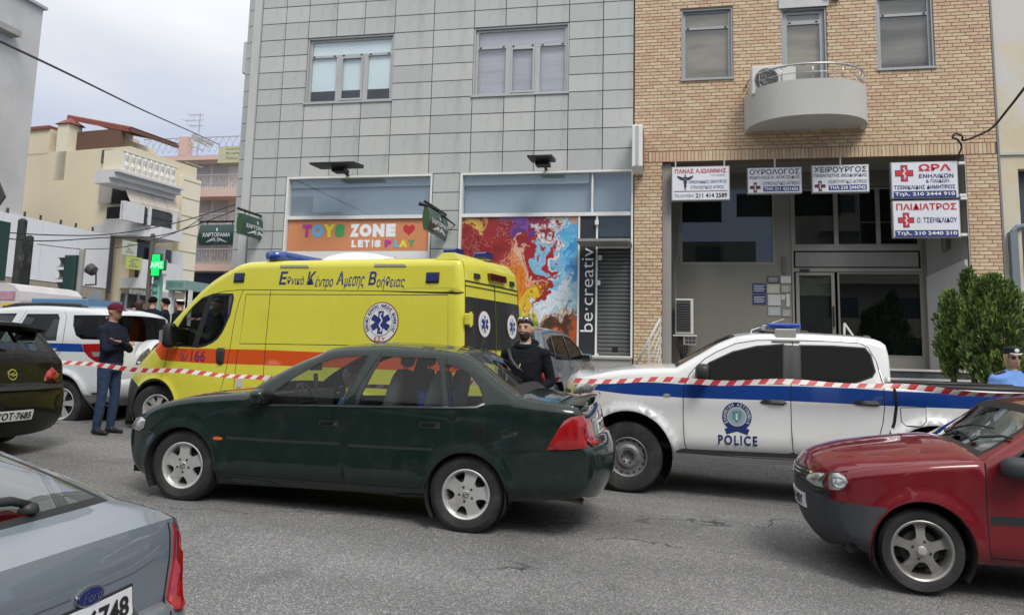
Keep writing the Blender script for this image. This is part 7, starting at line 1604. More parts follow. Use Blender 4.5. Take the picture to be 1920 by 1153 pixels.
b = MB(); b.tube([(-.3, .1, .6), (-.3, .1, gz(p.x, p.y) - p.z)], .06, 8); b.obj('post', IRON, t_)
p = at_d(178, 560, 21); b = MB(p); b.lathe([(.0, -.01), (.24, -.01), (.24, .01), (0, .01)], Matrix.Translation(p) @ Matrix.Rotation(R(90), 4, 'X'), 28); o = b.obj('round_sign', M('bare_aluminium', (.36, .38, .42), .5, .5), None, loc=p, label='bare grey back of a round road sign above the white off-roader', cat='road sign'); b = MB(p); b.tube([(p.x, p.y + .04, gz(p.x, p.y)), (p.x, p.y + .04, p.z + .2)], .03, 8); b.obj('post', ALU, o)
p = at_d(0, 368, 9.0); b = MB(p); b.add([(p.x - .16, p.y, p.z), (p.x, p.y, p.z - .14), (p.x + .09, p.y, p.z - .01), (p.x - .02, p.y, p.z + .17), (p.x - .16, p.y - .02, p.z), (p.x, p.y - .02, p.z - .14), (p.x + .09, p.y - .02, p.z - .01), (p.x - .02, p.y - .02, p.z + .17)], [(0, 1, 2, 3), (7, 6, 5, 4), (0, 4, 5, 1), (1, 5, 6, 2), (2, 6, 7, 3)]); o = b.obj('diamond_sign', M('dark_sign_back', (.05, .05, .055), .5), None, loc=p, label='corner of a dark diamond road sign at the left picture edge', cat='road sign')
b = MB(p); b.tube([(p.x - .15, p.y + .03, p.z), (p.x - .15, p.y + .03, 0.2)], .03, 8); b.obj('post', IRON, o)
# ticket kiosk / shelter end with yellow sign
p = at_d(20, 560, 14.5); KL = thing('kiosk', 'white round topped kiosk end with a yellow sticker at the left edge', 'kiosk', (p.x, p.y, gz(p.x, p.y))); g = gz(p.x, p.y)
ztk = at_d(20, 530, 14.5).z - g; xr_ = at_d(42, 560, 14.5).x - p.x; V = []
poly = [(-1.2, 0), (xr_, 0), (xr_, ztk - .32), (xr_ - .05, ztk - .15), (xr_ - .18, ztk - .04), (xr_ - .35, ztk), (-1.2, ztk)]
b = MB(); b.prism(poly, 0, 1.6); b.obj('body', M('kiosk_white', (.55, .53, .54), .5, var=.15, vscale=2), KL)
b = MB(); b.box((-.5, -.012, ztk - .32), (xr_ - .12, -.002, ztk - .16)); b.obj('pink_band', M('pink_print', (.50, .28, .34), .5, var=.3, vscale=8), KL)
b = MB(); b.box((xr_ - .38, -.012, ztk - .53), (xr_ - .03, -.002, ztk - .38)); o = b.obj('yellow_sticker', M('yellow_print', (.75, .50, .03), .5), KL); b = MB(); put_text(b, 'ΕΝΟΙΚΙΑΖΕΤΑΙ', xr_ - .36, xr_ - .05, ztk - .49, ztk - .43, -.015, bold=.02); b.obj('lettering', M('red_print', (.35, .05, .03), .5), o)
b = MB(); b.box((-.9, -.01, .3), (-.42, -.002, ztk - .3)); b.obj('dark_pane', WIN_D, KL)
# pharmacy cross, its column sign and pole
GL = bpy.data.materials.new('green_neon'); GL.use_nodes = True; bs_ = GL.node_tree.nodes['Principled BSDF']; bs_.inputs['Base Color'].default_value = (.0, .35, .06, 1); bs_.inputs['Emission Color'].default_value = (.0, .9, .12, 1); bs_.inputs['Emission Strength'].default_value = .9
po, pp = pole('sign_pole', 'slim brown pole beside the green pharmacy cross', 'pole', 287, 440, 29, .085, M('rusty_pole', (.12, .10, .085), .7))
p = at_d(292, 497, 28.6); w_ = .15; L2 = .30; t = thing('pharmacy_cross', 'lit green pharmacy cross with white letters', 'sign', p)
cr_ = [(-w_, -L2 * 1.3), (w_, -L2 * 1.3), (w_, -w_), (L2 * 1.1, -w_), (L2 * 1.1, w_), (w_, w_), (w_, L2 * 1.3), (-w_, L2 * 1.3), (-w_, w_), (-L2 * .6, w_), (-L2 * .6, -w_), (-w_, -w_)]
b = MB(); b.prism(offpoly(cr_, .04), 0, .12); b.obj('case', M('case_green', (.01, .12, .03), .5), t); b = MB(); b.prism(cr_, -.02, -.001); b.obj('neon_face', GL, t)
b = MB(); put_text(b, 'ΑΡΙΣ', -.20, .32, -.10, .10, -.03, bold=.02); b.obj('lettering', M('pale_green_light', (.5, .9, .6), .4, emit=.6), t)
b = MB(); b.tube([(0, .1, 0), (pp.x - p.x, pp.y - p.y, 0)], .025, 6); b.obj('arm', IRON, t)
p = at_d(292, 535, 28.8); t = thing('column_sign', 'tall pale green pharmacy column sign under the cross', 'sign', p)
q0 = at_d(285, 585, 28.8); q1 = at_d(300, 513, 28.8); b = MB(p); b.cbox((q0.x, p.y, q0.z), (q1.x, p.y + .2, q1.z), .03); b.obj('case', M('pale_green_sign', (.25, .48, .42), .5), t)
for k in range(5): z_ = q1.z - .12 - k * .27; b = MB(p); b.box((q0.x + .04, p.y - .01, z_ - .12), (q1.x - .06 - .04 * (k % 2), p.y - .001, z_)); b.obj('print_block', M('teal_print', (.03, .22, .17), .5), t)
p = at_d(340, 560, 29.5); t = thing('kiosk', 'grey kiosk with a pale green fascia beside the pharmacy column sign', 'kiosk', (p.x, p.y, gz(p.x, p.y))); O = Vector((p.x, p.y, gz(p.x, p.y)))
q0, q1 = at_d(322, 545, 29.5), at_d(364, 528, 29.5); b = MB(O); b.box((q0.x, p.y - .5, q0.z), (q1.x, p.y + 1, q1.z)); f_ = b.obj('fascia', M('fascia_green', (.22, .34, .31), .6), t); b = MB(O); put_text(b, 'ΠΕΡΙΠΤΕΡΟ', q0.x + .1, q1.x - .1, q0.z + .1, q1.z - .08, p.y - .51, bold=.01); b.obj('lettering', M('teal_print'), f_)
for x_ in (q0.x, q0.x + .75, q1.x - .15): b = MB(O); b.box((x_, p.y - .3, O.z), (x_ + .15, p.y - .1, q0.z)); b.obj('post', WHITE, t)
b = MB(O); b.box((q0.x, p.y + .8, O.z), (q1.x, p.y + .9, q0.z)); b.obj('back_panel', DARK, t)
p = at_d(180, 512, 24); b = MB(p); b.lathe([(.02, 0), (.16, .1), (.18, .3), (.0, .34)], Matrix.Translation(p) @ Matrix.Rotation(R(-60), 4, 'Y'), 12); b.tube([p, p + Vector((-.05, .1, -.35)), p + Vector((-.6, .3, -.35))], .025, 6); b.obj('floodlight', IRON, None, loc=p, label='small dark floodlight on a bracket below the white hoarding', cat='lamp')
b = MB(); p0 = at_d(155, 540, 23.9); p1_ = at_d(170, 522, 23.9)
# overhead cables
WIRE = M('black_cable', (.012, .012, .012), .6)
def cable(label, pts, r=.012, sag=0):
    P = [at_d(a, b_, d) for a, b_, d in pts]; Q = cat_curve(P, 8); o = P[0]; b = MB(o); b.tube(Q, r, 5); return b.obj('overhead_cable', WIRE, None, loc=o, label=label, cat='cable', smooth=True)
cable('thick black cable falling across the sky to the pale board', [(-40, 57, 10), (0, 78, 11), (130, 140, 15), (270, 208, 22), (360, 248, 32), (412, 272, 44)], .022)
cable('upper of the cables crossing the white hoarding', [(-20, 434, 15), (100, 441, 16), (210, 439, 17), (330, 418, 18), (440, 384, 19)], .012)
cable('middle cable crossing the white hoarding', [(-20, 444, 15), (80, 452, 16), (190, 446, 17), (310, 440, 18), (440, 395, 19)], .012)
cable('lowest cable, running from the short black pole to the green shop sign', [(70, 458, 19), (155, 467, 20), (240, 462, 19), (330, 436, 18), (380, 408, 17.5)], .010)
cable('black looped cable drooping from the brick corner to the right', [(1797, 292, 15.2), (1803, 275, 15.2), (1795, 262, 15.2), (1786, 258, 15.2), (1792, 251, 15.2), (1804, 256, 15.2), (1806, 264, 15.2), (1830, 256, 14.5), (1860, 240, 13.5), (1890, 205, 12.5), (1925, 160, 11.5)], .020)
# ---- hanging green shop signs
SIGNG = M('bottle_green_sign', (.008, .055, .042), .4, coat=.5); OLIVE = M('olive_sign_end', (.035, .085, .025), .5)
def bookmark(mb, x0, x1, z0, z1, y, M4=None):
    w_ = x1 - x0; h = z1 - z0
    put_text(mb, 'ΧΑΡΤΟΡΑΜΑ', x0 + w_ * .08, x1 - w_ * .08, z0 + h * .38, z0 + h * .58, y, bold=.012, M4=M4)
    xc = (x0 + x1) / 2; f = (lambda p: M4 @ Vector(p)) if M4 is not None else Vector
    mb.add([f((xc - w_ * .02, y, z0 + h * .82)), f((xc + w_ * .03, y, z0 + h * .80)), f((xc + w_ * .02, y, z0 + h * .64)), f((xc, y, z0 + h * .66))], [(0, 1, 2, 3)])
    for k in range(4):
        for s_ in (-1, 1):
            P = []
            for i in range(7): t = i / 6; P.append((xc + s_ * w_ * (.02 + (.30 - .05 * k) * t), z0 + h * (.14 + .045 * k) + h * .07 * math.sin(math.pi * min(1, t * 1.4)) * (1 - .3 * k / 3)))
            R_ = ribbon(P, .012 * w_); n_ = len(P); mb.add([f((a, y - .0005 * k, c_)) for a, c_ in R_], [(i, i + 1, 2 * n_ - 2 - i, 2 * n_ - 1 - i) for i in range(n_ - 1)])
def hang_sign(label, Mw, L, H, T, arm0, arm1):
    """box with bulging faces; local x along its length, faces -y and +y"""
    t = thing('hanging_sign', label, 'sign', Mw.translation); Q = Matrix.Translation(-Mw.translation) @ Mw; b = MB(); n = 8; V = []
    for k in range(n + 1): a = math.pi * k / n; V.append((0, 0, 0))
    prof = [(-H / 2 + H * k / 8, -T * (.55 + .45 * math.sin(math.pi * k / 8))) for k in range(9)] + [(H / 2 - H * k / 8, T * (.55 + .45 * math.sin(math.pi * k / 8))) for k in range(9)]
    m = len(prof); V = [Q @ Vector((x, y, z)) for x in (-L / 2, L / 2) for z, y in prof]
    b.add(V, [(i, m + i, m + (i + 1) % m, (i + 1) % m) for i in range(m)], 0); b.add([V[i] for i in range(m)], [tuple(range(m))], 1); b.add([V[m + i] for i in range(m)], [tuple(range(m - 1, -1, -1))], 1); fixn(b.obj('case', [SIGNG, OLIVE], t))
    b = MB(); V0 = MB(); bookmark(V0, -L * .46, L * .46, -H * .5, H * .5, 0)
    def wrap(p): z = max(-H / 2, min(H / 2, p[2])); return Q @ Vector((p[0], -T * (.55 + .45 * math.sin(math.pi * (z / H + .5))) - .006 + p[1], p[2]))
    b.add([wrap(p) for p in V0.v], V0.f); b.obj('lettering', PR('wht'), t)
    b = MB(); b.tube([Q @ Vector(arm0), Q @ Vector(arm1)], .03, 6)
    for x in (-L * .35, L * .35): b.tube([Q @ Vector((x, 0, H / 2 - .02)), Q @ Vector((x, 0, arm0[2] + (arm1[2] - arm0[2]) * .5))], .012, 5)
    b.obj('bracket', BLACKM, t)
def side_sign(label, Xs, px0, px1, ptop, pbot):
    f = Frame((0, 0, 0), 0); a, d = f.pxx(px0, pbot, Xs), f.pxx(px1, pbot, Xs); y0, y1 = a.y, d.y; ym = (y0 + y1) / 2; zt_, zb_ = f.pxx((px0 + px1) / 2, ptop, Xs).z, f.pxx((px0 + px1) / 2, pbot, Xs).z
    Mw = Matrix.Translation((Xs, ym, (zt_ + zb_) / 2)) @ Matrix.Rotation(R(90), 4, 'Z'); H = zt_ - zb_; L = y1 - y0
    hang_sign(label, Mw, L, H, .075, (-L / 2 - .1, 0, H / 2 + .09), (FY - ym, 0, H / 2 + .09))
side_sign('green lettered sign hung at the corner of the grey clad building', -9.55, 447, 503, 408, 446)
side_sign('green lettered sign hung between the toy shop panel and the mural', -4.98, 797, 838, 399, 441)
side_sign('green hanging sign seen nearly edge on by the brick corner', -.78, 1190, 1213, 388, 432)
p0, p1_ = at_y(376, 460, 18.6), at_y(446, 422, 18.6); Mw = Matrix.Translation(((p0.x + p1_.x) / 2, 18.6, (p0.z + p1_.z) / 2)); hang_sign('green lettered sign around the corner, facing the street squarely', Mw, p1_.x - p0.x, p1_.z - p0.z, .14, (-.6, 0, (p1_.z - p0.z) / 2 + .1), (1.2, 0, (p1_.z - p0.z) / 2 + .1))
# white light-box sign edge-on at the building joint
Q = Frame((0, 0, 0), 0); a, d = at_y(1191, 318, 16.0), at_y(1205, 240, 16.0); b = MB(); t = thing('light_box_sign', 'white light box sign seen edge on where the two buildings meet', 'sign', (-.72, 16.2, a.z)); b.off = Vector((-.72, 16.2, a.z))
b.cbox((-.78, 15.75, a.z), (-.56, 16.48, d.z), .015); b.obj('case', WHITE, t); b = MB((-.72, 16.2, a.z)); b.box((-.555, 15.80, a.z + .05), (-.545, 16.44, d.z - .05)); b.obj('sign_face', M('red_blue_print', (.30, .10, .10), .4, var=.5, vscale=4), t); b = MB((-.72, 16.2, a.z)); b.box((-.70, 15.735, a.z + .03), (-.64, 15.749, d.z - .03)); b.obj('seam_strip', ALU, t)
# wall lamps over the shop windows
for (pa, pb, lb, w_) in (((592, 314), (688, 322), 'flat black lamp hood over the toy shop window', 1), ((994, 300), (1044, 312), 'flat black lamp hood over the mural window', .5)):
    p = at_y((pa[0] + pb[0]) / 2, 318 if w_ == 1 else 306, 16.1); L = w_ * 1.05; t = thing('wall_lamp', lb, 'lamp', (p.x, 16.4, p.z)); b = MB()
    b.add([(-L / 2, -.85, .04), (L / 2, -.85, .04), (L / 2, -.25, .10), (-L / 2, -.25, .10), (-L / 2, -.85, -.0), (L / 2, -.85, -.0), (L / 2, -.25, .02), (-L / 2, -.25, .02)], [(0, 3, 2, 1), (4, 5, 6, 7), (0, 1, 5, 4), (1, 2, 6, 5), (2, 3, 7, 6), (3, 0, 4, 7)]); fixn(b.obj('hood', BLACKM, t)); b = MB(); b.tube([(0, -.4, .03), (0, .1, -.05)], .035, 6); b.box((-.15, -.5, -.08), (.15, -.2, -.0)); b.obj('bracket', BLACKM, t)
p = at_y(795, 384, 15.6); t = thing('wall_lamp', 'thin dark spotlight on an arm above the middle green sign', 'lamp', p); b = MB(); b.tube([(-.12, 0, .03), (.1, .1, -.02), (.45, .9, -.3)], [.05, .03, .015], 6); b.obj('arm', BLACKM, t)
# ---- doctors' boards
def board(label, px0, py0, px1, py1, items, mark=None, extra=None, hang=True, Y=16.38):
    a, d = at_y(px0, py1, Y), at_y(px1, py0, Y); x0, z0, x1, z1 = a.x, a.z, d.x, d.z; O = Vector((x0, Y, z0)); t = thing('hanging_sign', label, 'sign', O); w_, h = x1 - x0, z1 - z0
    b = MB(O); b.cbox((x0, Y, z0), (x1, Y + .12, z1), .008); b.obj('case', ALU, t); b = MB(O); b.box((x0 + .02, Y - .006, z0 + .02), (x1 - .02, Y - .001, z1 - .02)); b.obj('sign_face', M('sign_white', (.74, .76, .80), .35), t)
    for it in items:
        s_, u0, u1, v0, v1, mk = it[:6]; o = it[6] if len(it) > 6 else {}
        if o.get('bar'): b = MB(O); b.box((x0 + w_ * (u0 - .02), Y - .010, z0 + h * (v0 - .03)), (x0 + w_ * (u1 + .02), Y - .007, z0 + h * (v1 + .03))); b.obj('name_bar', PR('nav'), t)
        b = MB(O); put_text(b, s_, x0 + w_ * u0, x0 + w_ * u1, z0 + h * v0, z0 + h * v1, Y - .013, bold=o.get('b', .02)); b.obj('lettering', PR(mk), t)
    if extra: extra(t, O, x0, z0, w_, h, Y)
    if hang:
        for u in ((.06, .9) if hang == 2 else (.5,)): b = MB(O); b.box((x0 + w_ * u, Y + .03, z1), (x0 + w_ * u + .03, Y + .06, 5.735)); b.obj('hanger', ALU, t)
    return t
M('print_mrn', (.12, .015, .03), .5); M('print_blk', (.03, .03, .035), .5)
def cross(cu, cv, sz, mat='mrn', snake=True, blue=False):
    def f(t, O, x0, z0, w_, h, Y):
        cx, cz = x0 + w_ * cu, z0 + h * cv; k = sz / 3.2
        if blue: g = k * 1.12 + .006; b = MB(O); b.prism([(cx - g, cz - sz), (cx + g, cz - sz), (cx + g, cz - g), (cx + sz, cz - g), (cx + sz, cz + g), (cx + g, cz + g), (cx + g, cz + sz), (cx - g, cz + sz), (cx - g, cz + g), (cx - sz, cz + g), (cx - sz, cz - g), (cx - g, cz - g)], Y - .009, Y - .0065); b.obj('cross_edge', PR('nav'), t); sz2 = sz * .93
        else: sz2 = sz
        b = MB(O); b.prism([(cx - k, cz - sz2), (cx + k, cz - sz2), (cx + k, cz - k), (cx + sz2, cz - k), (cx + sz2, cz + k), (cx + k, cz + k), (cx + k, cz + sz2), (cx - k, cz + sz2), (cx - k, cz + k), (cx - sz2, cz + k), (cx - sz2, cz - k), (cx - k, cz - k)], Y - .012, Y - .0095); o = b.obj('red_cross', PR(mat), t)
        b = MB(O); b.tube([(cx, Y - .016, cz - sz * .75), (cx, Y - .016, cz + sz * .7)], sz * .05, 4); b.tube([(cx + sz * .16 * math.sin(i * .9), Y - .018, cz - sz * .6 + sz * 1.15 * i / 12) for i in range(13)], sz * .06, 4); b.obj('serpent', PR('wht'), o)
    return f
def caduceus(t, O, x0, z0, w_, h, Y):
    cx, cz = x0 + w_ * .24, z0 + h * .53; b = MB(O); b.tube([(cx, Y - .015, cz + .17), (cx, Y - .015, cz - .17)], [.012, .006], 6)
    for s_ in (-1, 1):
        b.tube([(cx + s_ * (.055 - .004 * i) * math.sin(i * .8), Y - .015, cz + .12 - .02 * i) for i in range(14)], .009, 4)
        b.prism([(cx + s_ * .02, cz + .10), (cx + s_ * .17, cz + .15), (cx + s_ * .15, cz + .10), (cx + s_ * .09, cz + .06), (cx + s_ * .03, cz + .05)][::s_], Y - .015, Y - .010)
    b.obj('caduceus', PR('blk'), t); b = MB(O); b.box((x0 + w_ * .04, Y - .012, z0 + h * .265), (x0 + w_ * .96, Y - .008, z0 + h * .28)); b.obj('rule', PR('mrn'), t)
PR = lambda k_: MATS['print_' + k_]
board('white doctor board with a caduceus, leftmost of the hanging boards', 1259, 311, 1368, 377, [('ΠΑΝΑΣ Α.ΙΩΑΝΝΗΣ', .06, .94, .80, .93, 'red'), ('1ος όροφος', .68, .92, .70, .76, 'blk', dict(b=0)), ('ΟΡΘΟΠΑΙΔΙΚΟΣ ΧΕΙΡΟΥΡΓΟΣ', .30, .95, .50, .59, 'nav', dict(b=.005)), ('ΣΤΡΑΤΙΩΤΙΚΟΣ ΙΑΤΡΟΣ', .33, .90, .34, .43, 'nav', dict(b=.005)), ('Τηλ.ραντεβού:', .05, .39, .08, .20, 'nav', dict(b=-.005)), ('211 414 2589', .42, .95, .08, .21, 'blk', dict(b=.02))], extra=caduceus, hang=2)
board('white urologist board with a small dark cross, second board from the left', 1402, 313, 1503, 364, [('ΟΥΡΟΛΟΓΟΣ', .04, .96, .73, .93, 'blk', dict(b=.01)), ('ΡΩΜΥΛΟΣ Ρ. ΑΠΑΤΣΙΔΗΣ', .04, .96, .56, .67, 'blk', dict(b=.005)), ('ΟΥΡΟΛΟΓΙΚΟ ΙΑΤΡΕΙΟ', .28, .96, .32, .45, 'blk', dict(b=0)), ('ΤΗΛ 211 4221656', .31, .93, .11, .24, 'wht', dict(bar=1, b=.02))], extra=cross(.14, .24, .105))
board('white surgeon board with a small dark cross, third board from the left', 1523, 308, 1629, 362, [('ΧΕΙΡΟΥΡΓΟΣ', .04, .96, .73, .93, 'blk', dict(b=.01)), ('ΠΑΝΑΓΙΩΤΗΣ ΘΕΟΔΩΡΙΔΗΣ', .04, .96, .56, .67, 'blk', dict(b=.005)), ('ΧΕΙΡΟΥΡΓΙΚΟ ΙΑΤΡΕΙΟ', .28, .96, .32, .45, 'blk', dict(b=0)), ('ΤΗΛ 210 2444742', .31, .93, .11, .24, 'wht', dict(bar=1, b=.02))], extra=cross(.14, .24, .105))
board('large white board with a red cross, upper of the right pair', 1672, 302, 1795, 373, [('ΩΡΛ', .42, .90, .74, .93, 'red', dict(b=.03)), ('ΕΝΗΛΙΚΩΝ', .42, .93, .55, .66, 'nav', dict(b=.015)), ('& ΠΑΙΔΩΝ', .52, .86, .42, .51, 'nav', dict(b=.01)), ('ΤΣΕΝΙΚΛΙΔΗΣ ΔΗΜΗΤΡΙΟΣ', .04, .95, .25, .36, 'nav', dict(b=.015)), ('Τηλ. 210 2444 910', .05, .94, .05, .17, 'wht', dict(bar=1, b=.02))], extra=cross(.2, .69, .17, 'red', blue=True), hang=False)
tb = board('large white board with a red cross, lower of the right pair', 1675, 375, 1799, 446, [('ΠΑΙΔΙΑΤΡΟΣ', .06, .95, .74, .92, 'red', dict(b=.02)), ('Ο. ΤΣΕΝΙΚΛΙΔΟΥ', .36, .95, .40, .54, 'nav', dict(b=.01)), ('Τηλ. 210 2440 210', .05, .94, .05, .17, 'wht', dict(bar=1, b=.02))], extra=cross(.2, .47, .15, 'red', blue=True), hang=False)
for (u, v) in ((1799, 306), (1801, 366), (1803, 372), (1803, 440)): p = at_y(u, v, 16.42); b = MB(O := Vector(p)); b.box((p.x - .02, 16.40, p.z - .025), (p.x + .1, 16.5, p.z + .025)); q = b.obj('bracket', WHITE, None, loc=p); q.parent = tb; q.location = Vector(p) - tb.location
# ---- air conditioners
def ac(label, loc, rz, w_=.80, h=.55, d=.30, fan=True):
    t = thing('air_conditioner', label, 'air conditioner', loc, rz); ACW = M('ac_white', (.62, .61, .58), .5, var=.06, vscale=3)
    b = MB(); b.cbox((-w_ / 2, 0, 0), (w_ / 2, d, h), .02); b.obj('case', ACW, t)
    b = MB(); Q = Matrix.Translation((-w_ * .16, -.001, h * .5)) @ Matrix.Rotation(R(90), 4, 'X'); b.lathe([(.0, .0), (.22, .0)], Q, 28); b.obj('fan_hole', M('ac_dark', (.05, .05, .05), .7), t); b = MB()
    for r_ in (.05, .1, .15, .2, .225): b.lathe([(r_, .004), (r_ + .008, .012), (r_ + .012, .004)], Q, 28)
    for k in range(12): a = 2 * math.pi * k / 12; b.tube([Q @ Vector((.04 * math.cos(a), .04 * math.sin(a), .01)), Q @ Vector((.225 * math.cos(a), .225 * math.sin(a), .01))], .004, 4)
    b.obj('fan_guard', M('ac_grey', (.3, .3, .3), .5), t); b = MB(); b.box((w_ * .19, -.004, .03), (w_ * .20, -.001, h - .03)); b.obj('panel_line', M('ac_grey'), t)
    return t
p = at_y(1450, 145, 15.85); ac('white air conditioner standing on the round balcony', (p.x, 15.8, BZ1 - .10), R(0), .86, .60)
# the pair on the left wall of the entrance
p = at_y(1284, 600, 17.3); b = MB(); t = thing('air_conditioner', 'white condenser with dark fins on the left wall of the entrance recess', 'air conditioner', (p.x, 17.2, p.z)); q0, q1 = at_y(1266, 626, 17.2), at_y(1300, 560, 17.2)
b = MB((p.x, 17.2, p.z)); b.cbox((q0.x, 17.2, q0.z), (q1.x, 17.6, q1.z), .02); b.obj('case', M('ac_white'), t); b = MB((p.x, 17.2, p.z)); b.box((q0.x + .03, 17.19, q0.z + .05), (q1.x - .06, 17.198, q1.z - .04)); f_ = b.obj('fin_panel', M('ac_dark'), t)
for k in range(12): z_ = q0.z + .07 + k * (q1.z - q0.z - .13) / 12; b = MB((p.x, 17.2, p.z)); b.box((q0.x + .03, 17.17, z_), (q1.x - .06, 17.188, z_ + .012)); b.obj('fin', M('fin_green', (.12, .14, .13), .4), f_)
q0, q1 = at_y(1262, 646, 17.1), at_y(1307, 628, 17.1); b = MB((p.x, 17.1, q0.z)); b.box((q0.x, 17.1, q1.z - .03), (q1.x, 17.6, q1.z)); b.cbox((q0.x + .22, 17.12, q0.z), (q1.x - .02, 17.5, q1.z - .03), .01); sh = b.obj('wall_shelf', M('ac_white'), None, loc=(p.x, 17.1, q0.z), label='small white shelf box under the condenser in the entrance recess', cat='shelf')
b = MB((p.x, 17.1, q0.z)); 
for k in range(2):
    for j in range(3): b.box((q0.x + .25 + j * .08, 17.105, q0.z + .03 + k * .08), (q0.x + .32 + j * .08, 17.119, q0.z + .09 + k * .08))
b.obj('vent_slots', M('ac_dark'), sh, kind='stuff')
b = MB((p.x, 17.1, q0.z))
for k in range(5): b.tube(cat_curve([(q0.x + .12 + .03 * k, 17.2, q1.z), (q0.x + .10 + .05 * k, 17.15, q0.z - .05), (q0.x + .16 + .02 * k, 17.2, q0.z - .22 - .04 * k), (q0.x + .2, 17.3, q0.z - .5)], 5), .012, 5)
b.obj('cables', WIRE, sh, kind='stuff')
# ---- stair railings
RAILM = M('pale_rail_paint', (.56, .56, .54), .5, var=.1)
t = thing('stair_railing', 'pale metal stair railing slanting down in front of the brick pier', 'railing', (-.7, 16.0, 1.0)); O = Vector((-.7, 16.0, 1.0))
a, d = at_y(1238, 597, 15.9), at_y(1190, 688, 15.9)
for k in range(6):
    b = MB(O); off = Vector((.0, 0, -.17 * k)); P = [a + off, d + off * .35 + Vector((.10 * k, 0, -.02 * k))]; b.tube(P, .026 if k == 0 else .012, 6); b.obj('top_rail' if k == 0 else 'bar', RAILM, t, smooth=True)
for u in (0., .45, 1.): p = a.lerp(d, u); b = MB(O); b.tube([p, Vector((p.x + .0, p.y, max(gz(p.x, p.y) + .15, p.z - 1.0)))], .018, 6); b.obj('post', RAILM, t)
t = thing('handrail', 'short white slanted handrail at the top of the entrance steps', 'railing', (3.6, 16.4, 1.5)); O = Vector((3.6, 16.4, 1.5)); a, c1, c2 = at_y(1583, 606, 16.4), at_y(1583, 640, 16.4), at_y(1608, 642, 16.4)
for q in (c1, c2): b = MB(O); b.tube([a, a + (q - a) * 1.6], .022, 6); b.obj('bar', WHITE, t)
# ================================================================ people
SKIN = M('skin', (.50, .29, .20), .55, var=.08, vscale=12); SKIN2 = M('skin_tanned', (.40, .22, .15), .55, var=.08, vscale=12); HAIRD = M('dark_hair', (.018, .014, .012), .6, bump=.4, bscale=90); BEARD = M('beard', (.045, .03, .024), .8); LIPS = M('lips', (.30, .12, .10), .5)
def loft(mb, rings, tag, n=14, e=1.):
    """rings: (centre, half-width, half-depth, side direction)"""
    C_ = [Vector(r[0]) for r in rings]; V = []
    for i, r in enumerate(rings):
        t = (C_[min(i + 1, len(C_) - 1)] - C_[max(i - 1, 0)]).normalized(); s = Vector(r[3] if len(r) > 3 else (1, 0, 0)); s = (s - t * s.dot(t)); s = s.normalized() if s.length > 1e-4 else t.orthogonal().normalized(); u = t.cross(s)
        for j in range(n):
            a = 2 * math.pi * j / n; ca, sa = math.cos(a), math.sin(a); V.append(C_[i] + s * r[1] * math.copysign(abs(ca) ** e, ca) + u * r[2] * math.copysign(abs(sa) ** e, sa))
    k = len(rings); mb.add(V, [(i * n + j, i * n + (j + 1) % n, (i + 1) * n + (j + 1) % n, (i + 1) * n + j) for i in range(k - 1) for j in range(n)] + [tuple(range(n - 1, -1, -1)), tuple(range((k - 1) * n, k * n))], tag)
def ball(mb, c, r, tag, n=12, m=8, M4=None):
    V = []; c = Vector(c); rr = (r, r, r) if not isinstance(r, tuple) else r
    for i in range(m + 1):
        ph = -math.pi / 2 + math.pi * i / m
        for j in range(n): th = 2 * math.pi * j / n; p = Vector((rr[0] * math.cos(ph) * math.cos(th), rr[1] * math.cos(ph) * math.sin(th), rr[2] * math.sin(ph))); V.append(c + (M4 @ p if M4 else p))
    mb.add(V, [(i * n + j, i * n + (j + 1) % n, (i + 1) * n + (j + 1) % n, (i + 1) * n + j) for i in range(m) for j in range(n)], tag)
def limb(mb, a, b, r0, r1, tag, bulge=.0, flat=1.):
    a, b = Vector(a), Vector(b); loft(mb, [(a.lerp(b, t), (r0 + (r1 - r0) * t + bulge * math.sin(math.pi * t)) * flat, r0 + (r1 - r0) * t + bulge * math.sin(math.pi * t), (1, .01, 0)) for t in (0, .25, .5, .75, 1)], tag, 12); ball(mb, a, r0, tag, 10, 6); ball(mb, b, r1, tag, 10, 6)
